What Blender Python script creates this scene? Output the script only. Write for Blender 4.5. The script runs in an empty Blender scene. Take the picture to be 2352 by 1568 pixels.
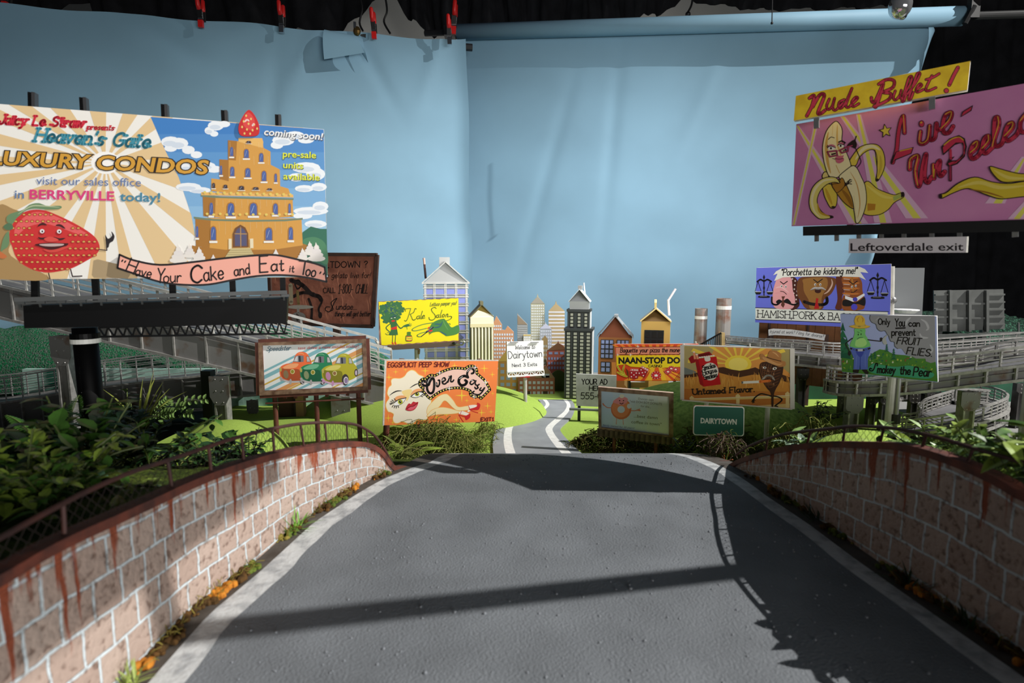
import bpy, math, random
from mathutils import Vector, Matrix

# ------------------------------------------------------------------ camera, light, exposure
SC = bpy.context.scene
COL = SC.collection
F, PITCH, EYE = 1307.0, math.radians(7.15), 1.45
cam_data = bpy.data.cameras.new('camera')
cam_data.sensor_width = 36.0
cam_data.lens = F * 36.0 / 2352.0
cam_data.clip_start = 0.02
cam_data.dof.use_dof = True
cam_data.dof.focus_distance = 1.75
cam_data.dof.aperture_fstop = 8.0
cam = bpy.data.objects.new('camera', cam_data)
COL.objects.link(cam)
cam.location = (0, 0, EYE)
cam.rotation_euler = (math.pi / 2 - PITCH, 0, 0)
SC.camera = cam
SC.view_settings.view_transform = 'Standard'
SC.view_settings.look = 'None'
SC.view_settings.gamma = 1.0
SC.view_settings.use_curve_mapping = False
SC.view_settings.exposure = 0.0

world = bpy.data.worlds.new('studio_air')
SC.world = world
world.use_nodes = True
world.node_tree.nodes['Background'].inputs[0].default_value = (0.78, 0.86, 1.0, 1)
world.node_tree.nodes['Background'].inputs[1].default_value = 0.03

def lamp(name, kind, loc, target, energy, color=(1, 1, 1), **kw):
    d = bpy.data.lights.new(name, kind)
    d.energy = energy
    d.color = color
    for k, v in kw.items():
        setattr(d, k, v)
    o = bpy.data.objects.new(name, d)
    COL.objects.link(o)
    o.location = loc
    o.rotation_euler = (Vector(target) - Vector(loc)).to_track_quat('-Z', 'Y').to_euler()
    return o
KEY = Vector((4.9, 0.65, 5.2))
lamp('key_spotlight', 'SPOT', KEY, (0.2, 1.8, 1.12), 2350, (1.0, 0.97, 0.93), shadow_soft_size=0.013,
     spot_size=math.radians(43), spot_blend=0.6)
lamp('front_softbox', 'AREA', (1.5, -1.9, 1.48), (-0.2, 1.4, 1.45), 78, (1.0, 0.985, 0.96), shape='RECTANGLE', size=2.0, size_y=0.6)
lamp('backdrop_softbox', 'AREA', (0.6, 1.5, 2.4), (0.25, 3.2, 1.1), 8.5, (0.97, 0.98, 1.0), size=0.7, spread=math.radians(100))
lamp('added_wall_fill', 'AREA', (0.4, 4.3, 1.6), (0.4, 5.0, 3.8), 24, (1.0, 0.98, 0.95), size=0.6)  # added unseen lamp behind the paper, brightens the pale back wall

# ------------------------------------------------------------------ materials
def lin(c):
    c = c / 255.0
    return c / 12.92 if c <= 0.04045 else ((c + 0.055) / 1.055) ** 2.4
def rgb(c):
    return (lin(c[0]), lin(c[1]), lin(c[2]), 1)
_MATS = {}
def mat(name, c, rough=0.6, metal=0.0, var=0.0, vscale=20.0, c2=None, bump=0.0, bscale=60.0, spec=0.5, coat=0.0,
        thresh=None, bdist=0.004):
    """plain procedural material: base colour, optional noise towards a second colour, optional bump"""
    key = (name, tuple(c))
    if key in _MATS:
        return _MATS[key]
    m = bpy.data.materials.new(name)
    m.use_nodes = True
    nt = m.node_tree
    b = nt.nodes['Principled BSDF']
    b.inputs['Base Color'].default_value = rgb(c)
    b.inputs['Roughness'].default_value = rough
    b.inputs['Metallic'].default_value = metal
    b.inputs['Specular IOR Level'].default_value = spec
    if coat:
        b.inputs['Coat Weight'].default_value = coat
    if var or c2 or bump:
        tc = nt.nodes.new('ShaderNodeTexCoord')
        if var or c2:
            n = nt.nodes.new('ShaderNodeTexNoise')
            n.inputs['Scale'].default_value = vscale
            n.inputs['Detail'].default_value = 6
            nt.links.new(tc.outputs['Object'], n.inputs['Vector'])
            r = nt.nodes.new('ShaderNodeValToRGB')
            lo, hi = thresh or (0.35, 0.68)
            r.color_ramp.elements[0].position = lo
            r.color_ramp.elements[1].position = hi
            r.color_ramp.elements[0].color = rgb(c)
            r.color_ramp.elements[1].color = rgb(c2 if c2 else [min(255, x * (1 + var)) for x in c])
            nt.links.new(n.outputs['Fac'], r.inputs['Fac'])
            nt.links.new(r.outputs['Color'], b.inputs['Base Color'])
        if bump:
            n2 = nt.nodes.new('ShaderNodeTexNoise')
            n2.inputs['Scale'].default_value = bscale
            n2.inputs['Detail'].default_value = 5
            nt.links.new(tc.outputs['Object'], n2.inputs['Vector'])
            bp = nt.nodes.new('ShaderNodeBump')
            bp.inputs['Strength'].default_value = bump
            bp.inputs['Distance'].default_value = bdist
            nt.links.new(n2.outputs['Fac'], bp.inputs['Height'])
            nt.links.new(bp.outputs['Normal'], b.inputs['Normal'])
    _MATS[key] = m
    return m
def paint(c):
    c = tuple(int(max(0, min(255, x))) for x in c)
    return mat('sign_paint_%d_%d_%d' % c, c, 0.55, spec=0.3)

# ------------------------------------------------------------------ mesh helpers (all in world metres)
def ray(x, y):
    a = (x - 1176.0) / F
    b = (784.0 - y) / F
    return Vector((a, math.cos(PITCH) + b * math.sin(PITCH), -math.sin(PITCH) + b * math.cos(PITCH)))
CAM = Vector((0, 0, EYE))
def at(x, y, Y):
    r = ray(x, y)
    return CAM + r * (Y / r.y)
def atz(x, y, z):
    r = ray(x, y)
    return CAM + r * ((z - EYE) / r.z)
def catmull(p, n=6, closed=False):
    p = [tuple(q) for q in p]
    if len(p) < 3 and not closed:
        return p
    out = []
    N = len(p)
    rng = range(N) if closed else range(N - 1)
    for i in rng:
        p0 = p[(i - 1) % N] if (closed or i > 0) else p[0]
        p1 = p[i]
        p2 = p[(i + 1) % N]
        p3 = p[(i + 2) % N] if (closed or i + 2 < N) else p[-1]
        for k in range(n):
            t = k / n
            out.append(tuple(0.5 * ((2 * b) + (-a + c) * t + (2 * a - 5 * b + 4 * c - d) * t * t + (-a + 3 * b - 3 * c + d) * t ** 3)
                             for a, b, c, d in zip(p0, p1, p2, p3)))
    if not closed:
        out.append(p[-1])
    return out
def lerp_tab(tab, t):
    if t <= tab[0][0]:
        a, b = tab[0], tab[1]
    elif t >= tab[-1][0]:
        a, b = tab[-2], tab[-1]
    else:
        for a, b in zip(tab, tab[1:]):
            if a[0] <= t <= b[0]:
                break
    k = (t - a[0]) / (b[0] - a[0])
    return a[1] + (b[1] - a[1]) * k

class MB:
    """collects shapes, then links them as ONE mesh object"""
    def __init__(self):
        self.v, self.f, self.mi, self.mats, self.uv = [], [], [], [], {}
    def mid(self, m):
        if m not in self.mats:
            self.mats.append(m)
        return self.mats.index(m)
    def face(self, pts, m):
        s = len(self.v)
        self.v += [tuple(p) for p in pts]
        self.f.append(tuple(range(s, s + len(pts))))
        self.mi.append(self.mid(m))
    def raw(self, vs, fs, m):
        s = len(self.v)
        self.v += [tuple(p) for p in vs]
        k = self.mid(m)
        for f in fs:
            self.f.append(tuple(i + s for i in f))
            self.mi.append(k)
    def box(self, c, size, m, rot=None):
        sx, sy, sz = [q / 2 for q in size]
        vs = [Vector((x, y, z)) for x in (-sx, sx) for y in (-sy, sy) for z in (-sz, sz)]
        if rot is not None:
            vs = [rot @ v for v in vs]
        c = Vector(c)
        self.raw([c + v for v in vs], [(0, 1, 3, 2), (4, 6, 7, 5), (0, 4, 5, 1), (2, 3, 7, 6), (0, 2, 6, 4), (1, 5, 7, 3)], m)
    def bar(self, a, b, w, h, m, up=(0, 0, 1)):
        a, b = Vector(a), Vector(b)
        d = (b - a)
        L = d.length
        if L < 1e-7:
            return
        d.normalize()
        up = Vector(up)
        s = d.cross(up)
        if s.length < 1e-4:
            s = d.cross(Vector((1, 0, 0)))
        s.normalize()
        u = s.cross(d)
        vs = []
        for p in (a, b):
            for i, j in ((-1, -1), (1, -1), (1, 1), (-1, 1)):
                vs.append(p + s * (w / 2 * i) + u * (h / 2 * j))
        self.raw(vs, [(3, 2, 1, 0), (4, 5, 6, 7), (0, 1, 5, 4), (1, 2, 6, 5), (2, 3, 7, 6), (3, 0, 4, 7)], m)
    def prism(self, poly, vec, m, mside=None):
        vec = Vector(vec)
        n = len(poly)
        P = [Vector(p) for p in poly]
        self.raw(P, [tuple(range(n))], m)
        self.raw([p + vec for p in P], [tuple(range(n - 1, -1, -1))], m)
        for i in range(n):
            j = (i + 1) % n
            self.face([P[i], P[i] + vec, P[j] + vec, P[j]], mside or m)
    def tube(self, pts, r, m, n=8, cap=True):
        pts = [Vector(p) for p in pts]
        R = r if isinstance(r, (list, tuple)) else [r] * len(pts)
        prev = None
        vs = []
        for i, p in enumerate(pts):
            d = (pts[min(i + 1, len(pts) - 1)] - pts[max(i - 1, 0)])
            if d.length < 1e-9:
                d = Vector((0, 0, 1))
            d.normalize()
            if prev is None:
                s = d.orthogonal().normalized()
            else:
                s = prev - d * prev.dot(d)
                s = s.normalized() if s.length > 1e-6 else d.orthogonal().normalized()
            prev = s
            t = d.cross(s)
            for k in range(n):
                a = 2 * math.pi * k / n
                vs.append(p + (s * math.cos(a) + t * math.sin(a)) * R[i])
        fs = []
        for i in range(len(pts) - 1):
            for k in range(n):
                j = (k + 1) % n
                fs.append((i * n + k, i * n + j, (i + 1) * n + j, (i + 1) * n + k))
        if cap:
            fs.append(tuple(range(n - 1, -1, -1)))
            fs.append(tuple((len(pts) - 1) * n + k for k in range(n)))
        self.raw(vs, fs, m)
    def lathe(self, c, prof, m, n=20):
        c = Vector(c)
        vs = []
        for r, z in prof:
            for k in range(n):
                a = 2 * math.pi * k / n
                vs.append(c + Vector((r * math.cos(a), r * math.sin(a), z)))
        fs = []
        for i in range(len(prof) - 1):
            for k in range(n):
                j = (k + 1) % n
                fs.append((i * n + k, i * n + j, (i + 1) * n + j, (i + 1) * n + k))
        fs.append(tuple(range(n - 1, -1, -1)))
        fs.append(tuple((len(prof) - 1) * n + k for k in range(n)))
        self.raw(vs, fs, m)
    def ball(self, c, r, m, nu=10, nv=6):
        rr = r if isinstance(r, (tuple, list)) else (r, r, r)
        c = Vector(c)
        vs = [c + Vector((0, 0, -rr[2]))]
        for i in range(1, nv):
            p = -math.pi / 2 + math.pi * i / nv
            for k in range(nu):
                a = 2 * math.pi * k / nu
                vs.append(c + Vector((rr[0] * math.cos(p) * math.cos(a), rr[1] * math.cos(p) * math.sin(a), rr[2] * math.sin(p))))
        vs.append(c + Vector((0, 0, rr[2])))
        fs = []
        for k in range(nu):
            j = (k + 1) % nu
            fs.append((0, 1 + j, 1 + k))
            for i in range(nv - 2):
                fs.append((1 + i * nu + k, 1 + i * nu + j, 1 + (i + 1) * nu + j, 1 + (i + 1) * nu + k))
            fs.append((1 + (nv - 2) * nu + k, 1 + (nv - 2) * nu + j, len(vs) - 1))
        self.raw(vs, fs, m)
    def grid(self, fn, nu, nv, m, uvfn=None):
        s = len(self.v)
        for i in range(nu + 1):
            for j in range(nv + 1):
                self.v.append(tuple(fn(i / nu, j / nv)))
                if uvfn:
                    self.uv[len(self.v) - 1] = uvfn(i / nu, j / nv)
        k = self.mid(m)
        for i in range(nu):
            for j in range(nv):
                a = s + i * (nv + 1) + j
                self.f.append((a, a + nv + 1, a + nv + 2, a + 1))
                self.mi.append(k)
    def build(self, name, parent=None, base=None, smooth=False, label=None):
        root = parent
        while root is not None and root.parent is not None:
            root = root.parent
        org = Vector(root.location) if root is not None else Vector(base if base is not None else (0, 0, 0))
        me = bpy.data.meshes.new(name)
        me.from_pydata([(x - org.x, y - org.y, z - org.z) for x, y, z in self.v], [], self.f)
        for m in self.mats:
            me.materials.append(m)
        me.polygons.foreach_set('material_index', self.mi)
        if smooth:
            me.polygons.foreach_set('use_smooth', [True] * len(self.f))
        if self.uv:
            lay = me.uv_layers.new(name='UVMap')
            for lp in me.loops:
                lay.data[lp.index].uv = self.uv.get(lp.vertex_index, (0, 0))
        me.update()
        o = bpy.data.objects.new(name, me)
        COL.objects.link(o)
        if parent is not None:
            o.parent = parent
        else:
            o.location = org
        if label:
            o['label'] = label
        return o
def tag(o, label, cat, group=None, kind=None):
    o['label'] = label
    o['category'] = cat
    if group:
        o['group'] = group
    if kind:
        o['kind'] = kind
    return o
def thing(name, label, cat, loc, group=None):
    o = bpy.data.objects.new(name, None)
    o.empty_display_size = 0.03
    COL.objects.link(o)
    o.location = loc
    return tag(o, label, cat, group)
def structure(o):
    o['kind'] = 'structure'
    return o
def copy_tree(o, parent=None):
    c = o.copy()
    COL.objects.link(c)
    c.parent = parent
    for ch in o.children:
        copy_tree(ch, c)
    return c
RND = random.Random(7)
def ru(a, b):
    return RND.uniform(a, b)
# ------------------------------------------------------------------ the studio
M_BLACK = mat('black_plastic', (20, 20, 22), 0.5)
M_CLOTH = mat('black_duvetyne', (26, 26, 28), 0.95, var=0.4, vscale=9, bump=0.25, bscale=14, bdist=0.02, spec=0.15)
M_PIPE = mat('black_pipe', (48, 48, 50), 0.45, metal=0.3)
M_CHROME = mat('chrome', (205, 205, 208), 0.2, metal=1.0)
M_PALE = mat('pale_plaster', (196, 194, 188), 0.9, var=0.05, vscale=3)
M_FLOOR = mat('dark_concrete', (30, 30, 31), 0.8, var=0.3, vscale=4)
mb = MB(); mb.box((0.5, 1.0, -0.05), (13, 9, 0.1), M_FLOOR); structure(mb.build('floor'))
mb = MB(); mb.box((0.5, 5.05, 2.6), (13, 0.1, 5.3), M_PALE); structure(mb.build('wall_back'))

def drape(name, label, topz, x0, x1, bottom, Y, amp=0.05, waves=9, group=None):
    """a hanging cloth with folds whose lower edge follows bottom [(x, z)]"""
    b = MB()
    def fn(u, v):
        x = x0 + (x1 - x0) * u
        zb = lerp_tab(bottom, x)
        z = zb + (topz - zb) * v
        y = Y + amp * math.sin(u * waves * 6.283 + 2.2 * v) + amp * 0.6 * math.sin(u * waves * 2.7 * 6.283 + 5 * v)
        return (x + 0.02 * math.sin(9 * v + 20 * u), y, z)
    b.grid(fn, 90, 10, M_CLOTH)
    b.grid(lambda u, v: Vector(fn(1 - u, v)) + Vector((0, 0.006, 0)), 90, 10, M_CLOTH)
    return tag(b.build(name, smooth=True, base=((x0 + x1) / 2, Y, bottom[0][1])), label, 'drape', group)
def px(x, y, Y):
    p = at(x, y, Y); return (p.x, p.z)
drape('black_drape', 'black cloth swag hanging over the left half of the blue paper', 4.3, at(-420, 0, 4.1).x, at(885, 0, 4.1).x,
      [px(-420, -40, 4.1), px(140, 30, 4.1), px(187, -8, 4.1), px(230, 60, 4.1), px(760, 75, 4.1), px(812, 45, 4.1), px(850, 25, 4.1), px(885, -25, 4.1)], 4.1)
drape('black_drape', 'black cloth swag hanging above the middle of the paper roll', 4.3, at(898, 0, 4.0).x, at(1580, 0, 4.0).x,
      [px(898, -30, 4.0), px(925, 35, 4.0), px(975, 75, 4.0), px(1100, 95, 4.0), px(1400, 75, 4.0), px(1490, 38, 4.0), px(1548, 16, 4.0), px(1580, -20, 4.0)], 4.0)
drape('black_drape', 'thin edge of black cloth above the right end of the paper roll', 4.3, at(1592, 0, 3.95).x, at(2420, 0, 3.95).x,
      [px(1592, 2, 3.95), px(1660, 14, 3.95), px(1740, 22, 3.95), px(1900, 20, 3.95), px(2050, 14, 3.95), px(2420, 40, 3.95)], 3.95, amp=0.02)
drape('black_curtain', 'tall black curtain filling the right side behind the blue paper', 4.2, at(2060, 0, 3.85).x, at(2750, 0, 3.85).x,
      [(at(2060, 0, 3.85).x, 0.02), (at(2750, 0, 3.85).x, 0.02)], 3.85, amp=0.03, waves=5)

# blue paper backdrops ------------------------------------------------
M_PAPER = mat('sky_blue_paper', (136, 174, 196), 0.6, var=0.05, vscale=2.5, spec=0.25)
def wob(x, z):
    return 0.45 * (0.012 * math.sin(2.1 * x + 0.7) * math.sin(1.3 * z) + 0.008 * math.sin(5.3 * x + 2.7 * z)
            + 0.005 * math.sin(11 * x - 4 * z + 1) + 0.003 * math.sin(17 * z + 7 * x))
PL0, PL1 = at(-330, -22, 2.72), at(1072, 93, 3.22)     # top corners of the left sheet
PR0, PR1 = at(1046, 90, 3.42), at(2212, 62, 2.80)      # top corners of the right sheet
def crease(x, z, cx, cz, ang, L, amp):
    dx, dz = x - cx, z - cz
    a = dx * math.cos(ang) + dz * math.sin(ang)
    b = -dx * math.sin(ang) + dz * math.cos(ang)
    return 0.6 * amp * math.exp(-(b / 0.035) ** 2) * math.exp(-(a / L) ** 2)
def left_sheet(u, v):
    p = PL0.lerp(PL1, u)
    z = p.z * (1 - v) + 0.62 * v
    y = p.y + wob(p.x, z) * (0.4 + 1.2 * v) + 0.02 * v
    y += crease(p.x, z, -1.05, 2.55, 1.0, 0.16, -0.022) + crease(p.x, z, -1.75, 2.62, -0.5, 0.25, 0.02)
    y += crease(p.x, z, -1.35, 2.63, 0.3, 0.2, -0.016) + crease(p.x, z, -0.72, 2.5, -1.1, 0.2, 0.014)
    y += crease(p.x, z, -0.4, 2.6, 1.2, 0.25, -0.014) + crease(p.x, z, -1.25, 2.2, 1.4, 0.4, 0.012)
    sag = 0.012 * math.sin(u * 5 * math.pi) ** 2 * (1 - v)
    e = 0.04 * max(0, (u - 0.97) / 0.03) ** 2
    return (p.x + 0.03 * v * u + 0.004 * math.sin(9 * z) * u, y - e * 0.5, z - sag)
mb = MB(); mb.grid(left_sheet, 120, 60, M_PAPER)
o = mb.build('paper_sheet', smooth=True, base=(PL0 + PL1) / 2 - Vector((0, 0, 1.6)))
tag(o, 'blue paper sheet clamped along its top edge, left of the vertical seam', 'backdrop', kind='thing')
LS = lambda u: Vector(left_sheet(u, 0))
mb = MB(); mb.tube([LS(0) + Vector((0, 0.05, -0.02)), LS(1) + Vector((0.03, 0.065, -0.02))], 0.019, M_PIPE, 12)
tag(mb.build('crossbar', base=LS(0.5)), 'black crossbar pipe behind the top of the left paper', 'pipe')

root = thing('paper_roll', 'wide blue paper roll hung on a pipe, right of the seam', 'backdrop', (PR0 + PR1) / 2)
RL, RRt = at(1052, 74, 3.40), at(2214, 37, 2.78)
RAD = lambda p: 0.041 if p is RL else 0.043
mb = MB()
mb.tube([RL, RL.lerp(RRt, 0.5), RRt], 0.0415, M_PAPER, 32)
mb.build('roll', root, smooth=True)
def right_sheet(u, v):
    a = RL + Vector((0, 0.04, -0.01)); b = RRt + Vector((0.0, 0.04, -0.01))
    p = a.lerp(b, u)
    z = p.z * (1 - v) + 0.62 * v
    x = p.x - 0.30 * u ** 3 * v ** 0.8
    y = p.y + wob(x * 0.7 + 3, z) * (0.3 + 1.1 * v) + 0.10 * v * u
    y += crease(x, z, 0.55, 2.2, 1.5, 0.5, 0.008) + crease(x, z, 1.0, 2.35, 1.2, 0.3, -0.006)
    y += crease(x, z, 0.2, 2.0, 1.3, 0.6, 0.008)
    k = max(0.0, (u - 0.93) / 0.07)
    y += 0.10 * k * k                       # the free edge curls backwards
    y -= 0.05 * math.exp(-((u - 0.95) / 0.02) ** 2) * math.exp(-((z - 1.55) / 0.12) ** 2)
    return (x - 0.03 * k * k, y, z)
mb = MB(); mb.grid(right_sheet, 130, 60, M_PAPER); mb.build('hanging_sheet', root, smooth=True)
mb = MB()
d = (RRt - RL).normalized()
mb.tube([RRt - d * 0.02, RRt + d * 0.75], 0.017, mat('grey_pipe', (92, 92, 92), 0.4, metal=0.5), 14)
mb.build('roll_pipe', root)
mb = MB()
mb.tube([RL - d * 0.20, RL + d * 0.02], 0.017, M_PIPE, 14)
mb.box(RL - d * 0.05, (0.06, 0.07, 0.05), M_PIPE)
mb.box(RL - d * 0.05 + Vector((0.0, 0, 0.05)), (0.03, 0.04, 0.08), M_PIPE)
mb.build('pipe_clamp', root)
mb = MB()
mb.box(RRt + d * 0.005 + Vector((0, -0.045, 0.02)), (0.04, 0.03, 0.10), M_BLACK)
mb.tube([RRt + d * 0.0 + Vector((0, -0.055, 0.02)), RRt - d * 0.03 + Vector((0, -0.055, -0.055))], 0.012, M_BLACK, 8)
mb.tube([RRt + d * 0.01 + Vector((0, -0.06, 0.055)), RRt + d * 0.07 + Vector((0, -0.07, 0.072))], 0.011, mat('orange_plastic', (225, 90, 30), 0.4), 10)
tag(mb.build('spring_clamp', base=RRt), 'black clamp with an orange tip on the right end of the paper roll', 'clamp')

# curled paper scrap over a pipe end
mb = MB()
A, B = at(748, 70, 3.06), at(812, 84, 3.08)
def scrap(u, v):
    p = A.lerp(B, u)
    a = -0.2 + 2.6 * v
    r = 0.040
    return (p.x + 0.055 * v * (0.15 + u) - 0.01 * (1 - u) * v, p.y - 0.01 - r * math.sin(a), p.z - r + r * math.cos(a) - 0.055 * v * v * (1.5 - 1.1 * u))
mb.grid(scrap, 20, 24, M_PAPER)
A2, B2 = at(812, 82, 3.10), at(836, 92, 3.11)
mb.grid(lambda u, v: (A2.x + (B2.x - A2.x) * (u + 0.5 * v), A2.y - 0.015 - 0.015 * math.sin(3 * v), A2.z - 0.12 * v * (0.55 + 0.45 * u) - 0.02 * u), 8, 10, M_PAPER)
tag(mb.build('paper_scrap', smooth=True, base=A), 'curled scrap of blue paper draped over a pipe end between two clamps', 'paper')
mb = MB()
q = at(826, 78, 3.12)
mb.tube([q + Vector((-0.05, 0.02, 0.0)), q + Vector((0.03, 0.02, -0.005))], 0.016, mat('grey_pipe', (92, 92, 92), 0.4, metal=0.5), 12)
mb.ball(q + Vector((-0.012, -0.005, 0.012)), (0.02, 0.016, 0.024), mat('brass', (150, 120, 70), 0.35, metal=0.9))
mb.box(q + Vector((-0.02, -0.015, 0.038)), (0.012, 0.008, 0.03), M_CHROME)
tag(mb.build('pipe_coupler', base=q), 'grey pipe end with a brass wing nut above the curled paper scrap', 'coupler')

# spring clamps -------------------------------------------------------
M_RED = mat('red_rubber', (214, 30, 28), 0.4)
def spring_clamp(label, top, bottom, Y, redfoot=True, lean=0.0, group='spring clamps along the paper edge'):
    """two black jaws, red handle grips, a chrome spring, hanging over a paper edge"""
    a, b = at(top[0], top[1], Y), at(bottom[0], bottom[1], Y)
    L = (a - b).length
    r = thing('spring_clamp', label, 'clamp', b, group)
    dirv = (a - b).normalized()
    w = L * 0.15
    side = Vector((1, 0, 0))
    for s in (-1, 1):
        off = Vector((0, 0.018 * s - 0.012, 0))
        m1 = MB(); m1.bar(b + dirv * L * 0.26 + off * 0.5, a - dirv * L * 0.42 + off, w, 0.012, M_BLACK, up=(0, 1, 0)); m1.build('jaw', r)
        m2 = MB()
        m2.tube([a - dirv * L * 0.44 + off, a - dirv * L * 0.3 + off * 1.3, a - dirv * L * 0.04 + off * 1.5, a + off * 1.5], [w * 0.5, w * 0.52, w * 0.46, w * 0.3], M_RED, 10)
        m2.build('grip', r, smooth=True)
    m3 = MB()
    for k in range(5):
        t = L * (0.30 + 0.05 * k)
        m3.tube([b + dirv * t + Vector((-w * 0.55, -0.02, 0)), b + dirv * t + Vector((w * 0.55, -0.02, 0))], 0.004, M_CHROME, 6)
    m3.build('spring', r)
    m4 = MB()
    m4.bar(b + Vector((0, -0.02, 0)), b + dirv * L * 0.24 + Vector((0, -0.02, 0)), w * 1.05, 0.016, M_RED if redfoot else M_CHROME, up=(0, 1, 0))
    m4.build('jaw_tip', r, label='red rubber jaw tip' if redfoot else 'bare chrome jaw tip')
    return r
spring_clamp('spring clamp with red tip at the far left corner of the paper', (18, -48), (20, 26), 2.86)
spring_clamp('red-tipped spring clamp on the paper above the blurred condo billboard', (463, -2), (467, 67), 2.96)
spring_clamp('spring clamp with a bare chrome tip, between two red-tipped ones', (648, 10), (651, 79), 3.03, False)
spring_clamp('red-tipped spring clamp just right of the curled paper scrap', (857, 26), (862, 93), 3.10)
spring_clamp('tall red spring clamp gripping the left end of the paper roll', (1047, 8), (1042, 82), 3.25)
spring_clamp('chrome-tipped spring clamp at the seam where the two papers meet', (1031, 41), (1034, 106), 3.14, False)

# cables, rod and hanging bulb
for lab, pts in (('thin black cable hanging against the pale wall, left of its twin', [(826, -10), (832, 20), (826, 52), (834, 72)]),
                 ('thin black cable hanging against the pale wall near the clamp', [(884, -12), (889, 25), (882, 50), (897, 78)]),
                 ('black cable with a small plug end above the paper roll', [(1592, -12), (1588, 12), (1580, 28), (1577, 33)])):
    mb = MB(); mb.tube([at(x, y, 3.6) for x, y in catmull(pts, 5)], 0.006, M_BLACK, 8)
    if 'plug' in lab:
        mb.ball(at(1580, 33, 3.6), 0.016, M_BLACK)
    tag(mb.build('cable', base=at(*pts[0], 3.6)), lab, 'cable')
mb = MB(); mb.tube([at(1776, -120, 2.7), at(1773, 52, 2.7)], 0.0022, M_BLACK, 6); mb.ball(at(1773, 53, 2.7), 0.006, M_BLACK)
tag(mb.build('wire_rod', base=at(1773, 53, 2.7)), 'thin black wire rod hanging in front of the paper roll', 'wire')
r = thing('hanging_bulb', 'blurred shiny glass bulb hanging at the top right', 'bulb', at(2068, 20, 1.2))
mb = MB(); mb.ball(at(2068, 12, 1.2), (0.021, 0.021, 0.026), mat('mirror_glass', (210, 212, 214), 0.08, metal=0.85), 16, 10); mb.ball(at(2072, 36, 1.2), (0.009, 0.009, 0.008), M_CHROME); mb.build('globe', r, smooth=True)
mb = MB(); mb.tube([at(2062, -5, 1.2), at(2052, -160, 1.2)], 0.008, M_PIPE, 10); mb.build('stem', r)

# ------------------------------------------------------------------ table, ground and hills
M_TABLE = mat('grey_table_paint', (128, 128, 126), 0.7, var=0.06, vscale=6)
M_RISER = mat('black_riser', (19, 20, 20), 0.9)
r = thing('set_table', 'pale grey work table carrying the miniature town', 'table', (0.8, 1.9, 0))
mb = MB(); mb.box((0.85, 1.88, 0.945), (3.7, 1.60, 0.04), M_TABLE); mb.build('table_top', r)
for x in (-0.9, 2.6):
    for y in (1.15, 2.6):
        mb = MB(); mb.box((x, y, 0.4625), (0.07, 0.07, 0.925), M_TABLE); mb.build('leg', r)
mb = MB(); mb.box((-1.97, 1.89, 0.4625), (1.90, 1.60, 0.923), M_RISER)
tag(mb.build('riser', base=(-1.95, 1.75, 0)), 'black riser box under the left elevated highway', 'riser')

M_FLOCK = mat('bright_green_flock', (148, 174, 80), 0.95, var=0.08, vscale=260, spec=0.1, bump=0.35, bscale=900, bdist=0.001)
M_DFLOCK = mat('shaded_green_flock', (106, 134, 68), 0.95, c2=(72, 100, 48), vscale=90, spec=0.1, bump=0.5, bscale=600, bdist=0.0015)  # darker copy of the flock: the hill's shade put into its colour
M_SOIL = mat('mossy_soil', (44, 58, 24), 0.95, c2=(84, 96, 36), vscale=45, bump=0.8, bscale=180, spec=0.1, bdist=0.006)
M_SPONGE = mat('dark_sponge_green', (36, 128, 82), 0.95, c2=(112, 128, 116), vscale=150, bump=1.0, bscale=170, spec=0.1, thresh=(0.42, 0.6), bdist=0.012)
M_HEDGE = mat('dark_leafy_green', (14, 40, 30), 0.9, c2=(58, 108, 84), vscale=120, bump=1.0, bscale=140, spec=0.2, thresh=(0.5, 0.7), bdist=0.014)
def n2(x, y, s):
    return math.sin(x * s + 1.3) * math.cos(y * s * 1.2 + 0.4) + 0.5 * math.sin(x * s * 2.3 + y * s * 1.9)
def mound(name, label, c, rx, ry, h, m, p=0.7, base=None, rough=0.0, nu=28, nv=40, cat='hill', kind=None):
    b = MB()
    z0 = c[2]
    def fn(u, v):
        a = 2 * math.pi * v
        x = c[0] + rx * u * math.cos(a)
        y = c[1] + ry * u * math.sin(a)
        z = z0 + h * max(0, 1 - u * u) ** p
        if rough:
            z += rough * n2(x, y, 38) * (1 - u ** 4) + rough * 0.8 * n2(x + 5, y, 90) * (1 - u ** 4)
        return (x, y, z)
    b.grid(fn, nu, nv, m)
    b.grid(lambda u, v: (c[0] + rx * u * math.cos(-6.2832 * v), c[1] + ry * u * math.sin(-6.2832 * v), z0 - 0.008), 2, nv, m)
    o = b.build(name, smooth=True, base=c)
    return tag(o, label, cat, kind=kind)
GZ = 0.975
b = MB()
b.grid(lambda u, v: (-0.98 + 2.3 * u, 1.08 + 1.30 * v, GZ + 0.002 * n2(u * 3, v * 3, 4)), 30, 24, M_FLOCK)
o = b.build('ground_flock', smooth=True); tag(o, 'flat bright green flocked ground on both sides of the winding road', 'grass', kind='structure')
mound('grass_hill', 'bright green grass hill rising left of the winding road', (-0.29, 1.86, GZ), 0.41, 0.27, 0.103, M_FLOCK, 0.55)
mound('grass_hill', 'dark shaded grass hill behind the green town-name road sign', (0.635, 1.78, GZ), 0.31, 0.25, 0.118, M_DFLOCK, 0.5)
mound('grass_hill', 'small lime green mound between the black column and the arched fence', (-0.70, 1.36, 0.966), 0.155, 0.12, 0.117, M_FLOCK, 0.55)
mound('grass_hill', 'low lime green rise below the car billboard', (-0.62, 1.68, 0.967), 0.30, 0.10, 0.035, M_FLOCK, 0.5)
mound('textured_hill', 'long sponge-textured green hill behind the left elevated highways', (-1.60, 2.42, 0.966), 1.12, 0.24, 0.265, M_SPONGE, 0.38, rough=0.006, nv=90, nu=40)
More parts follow.
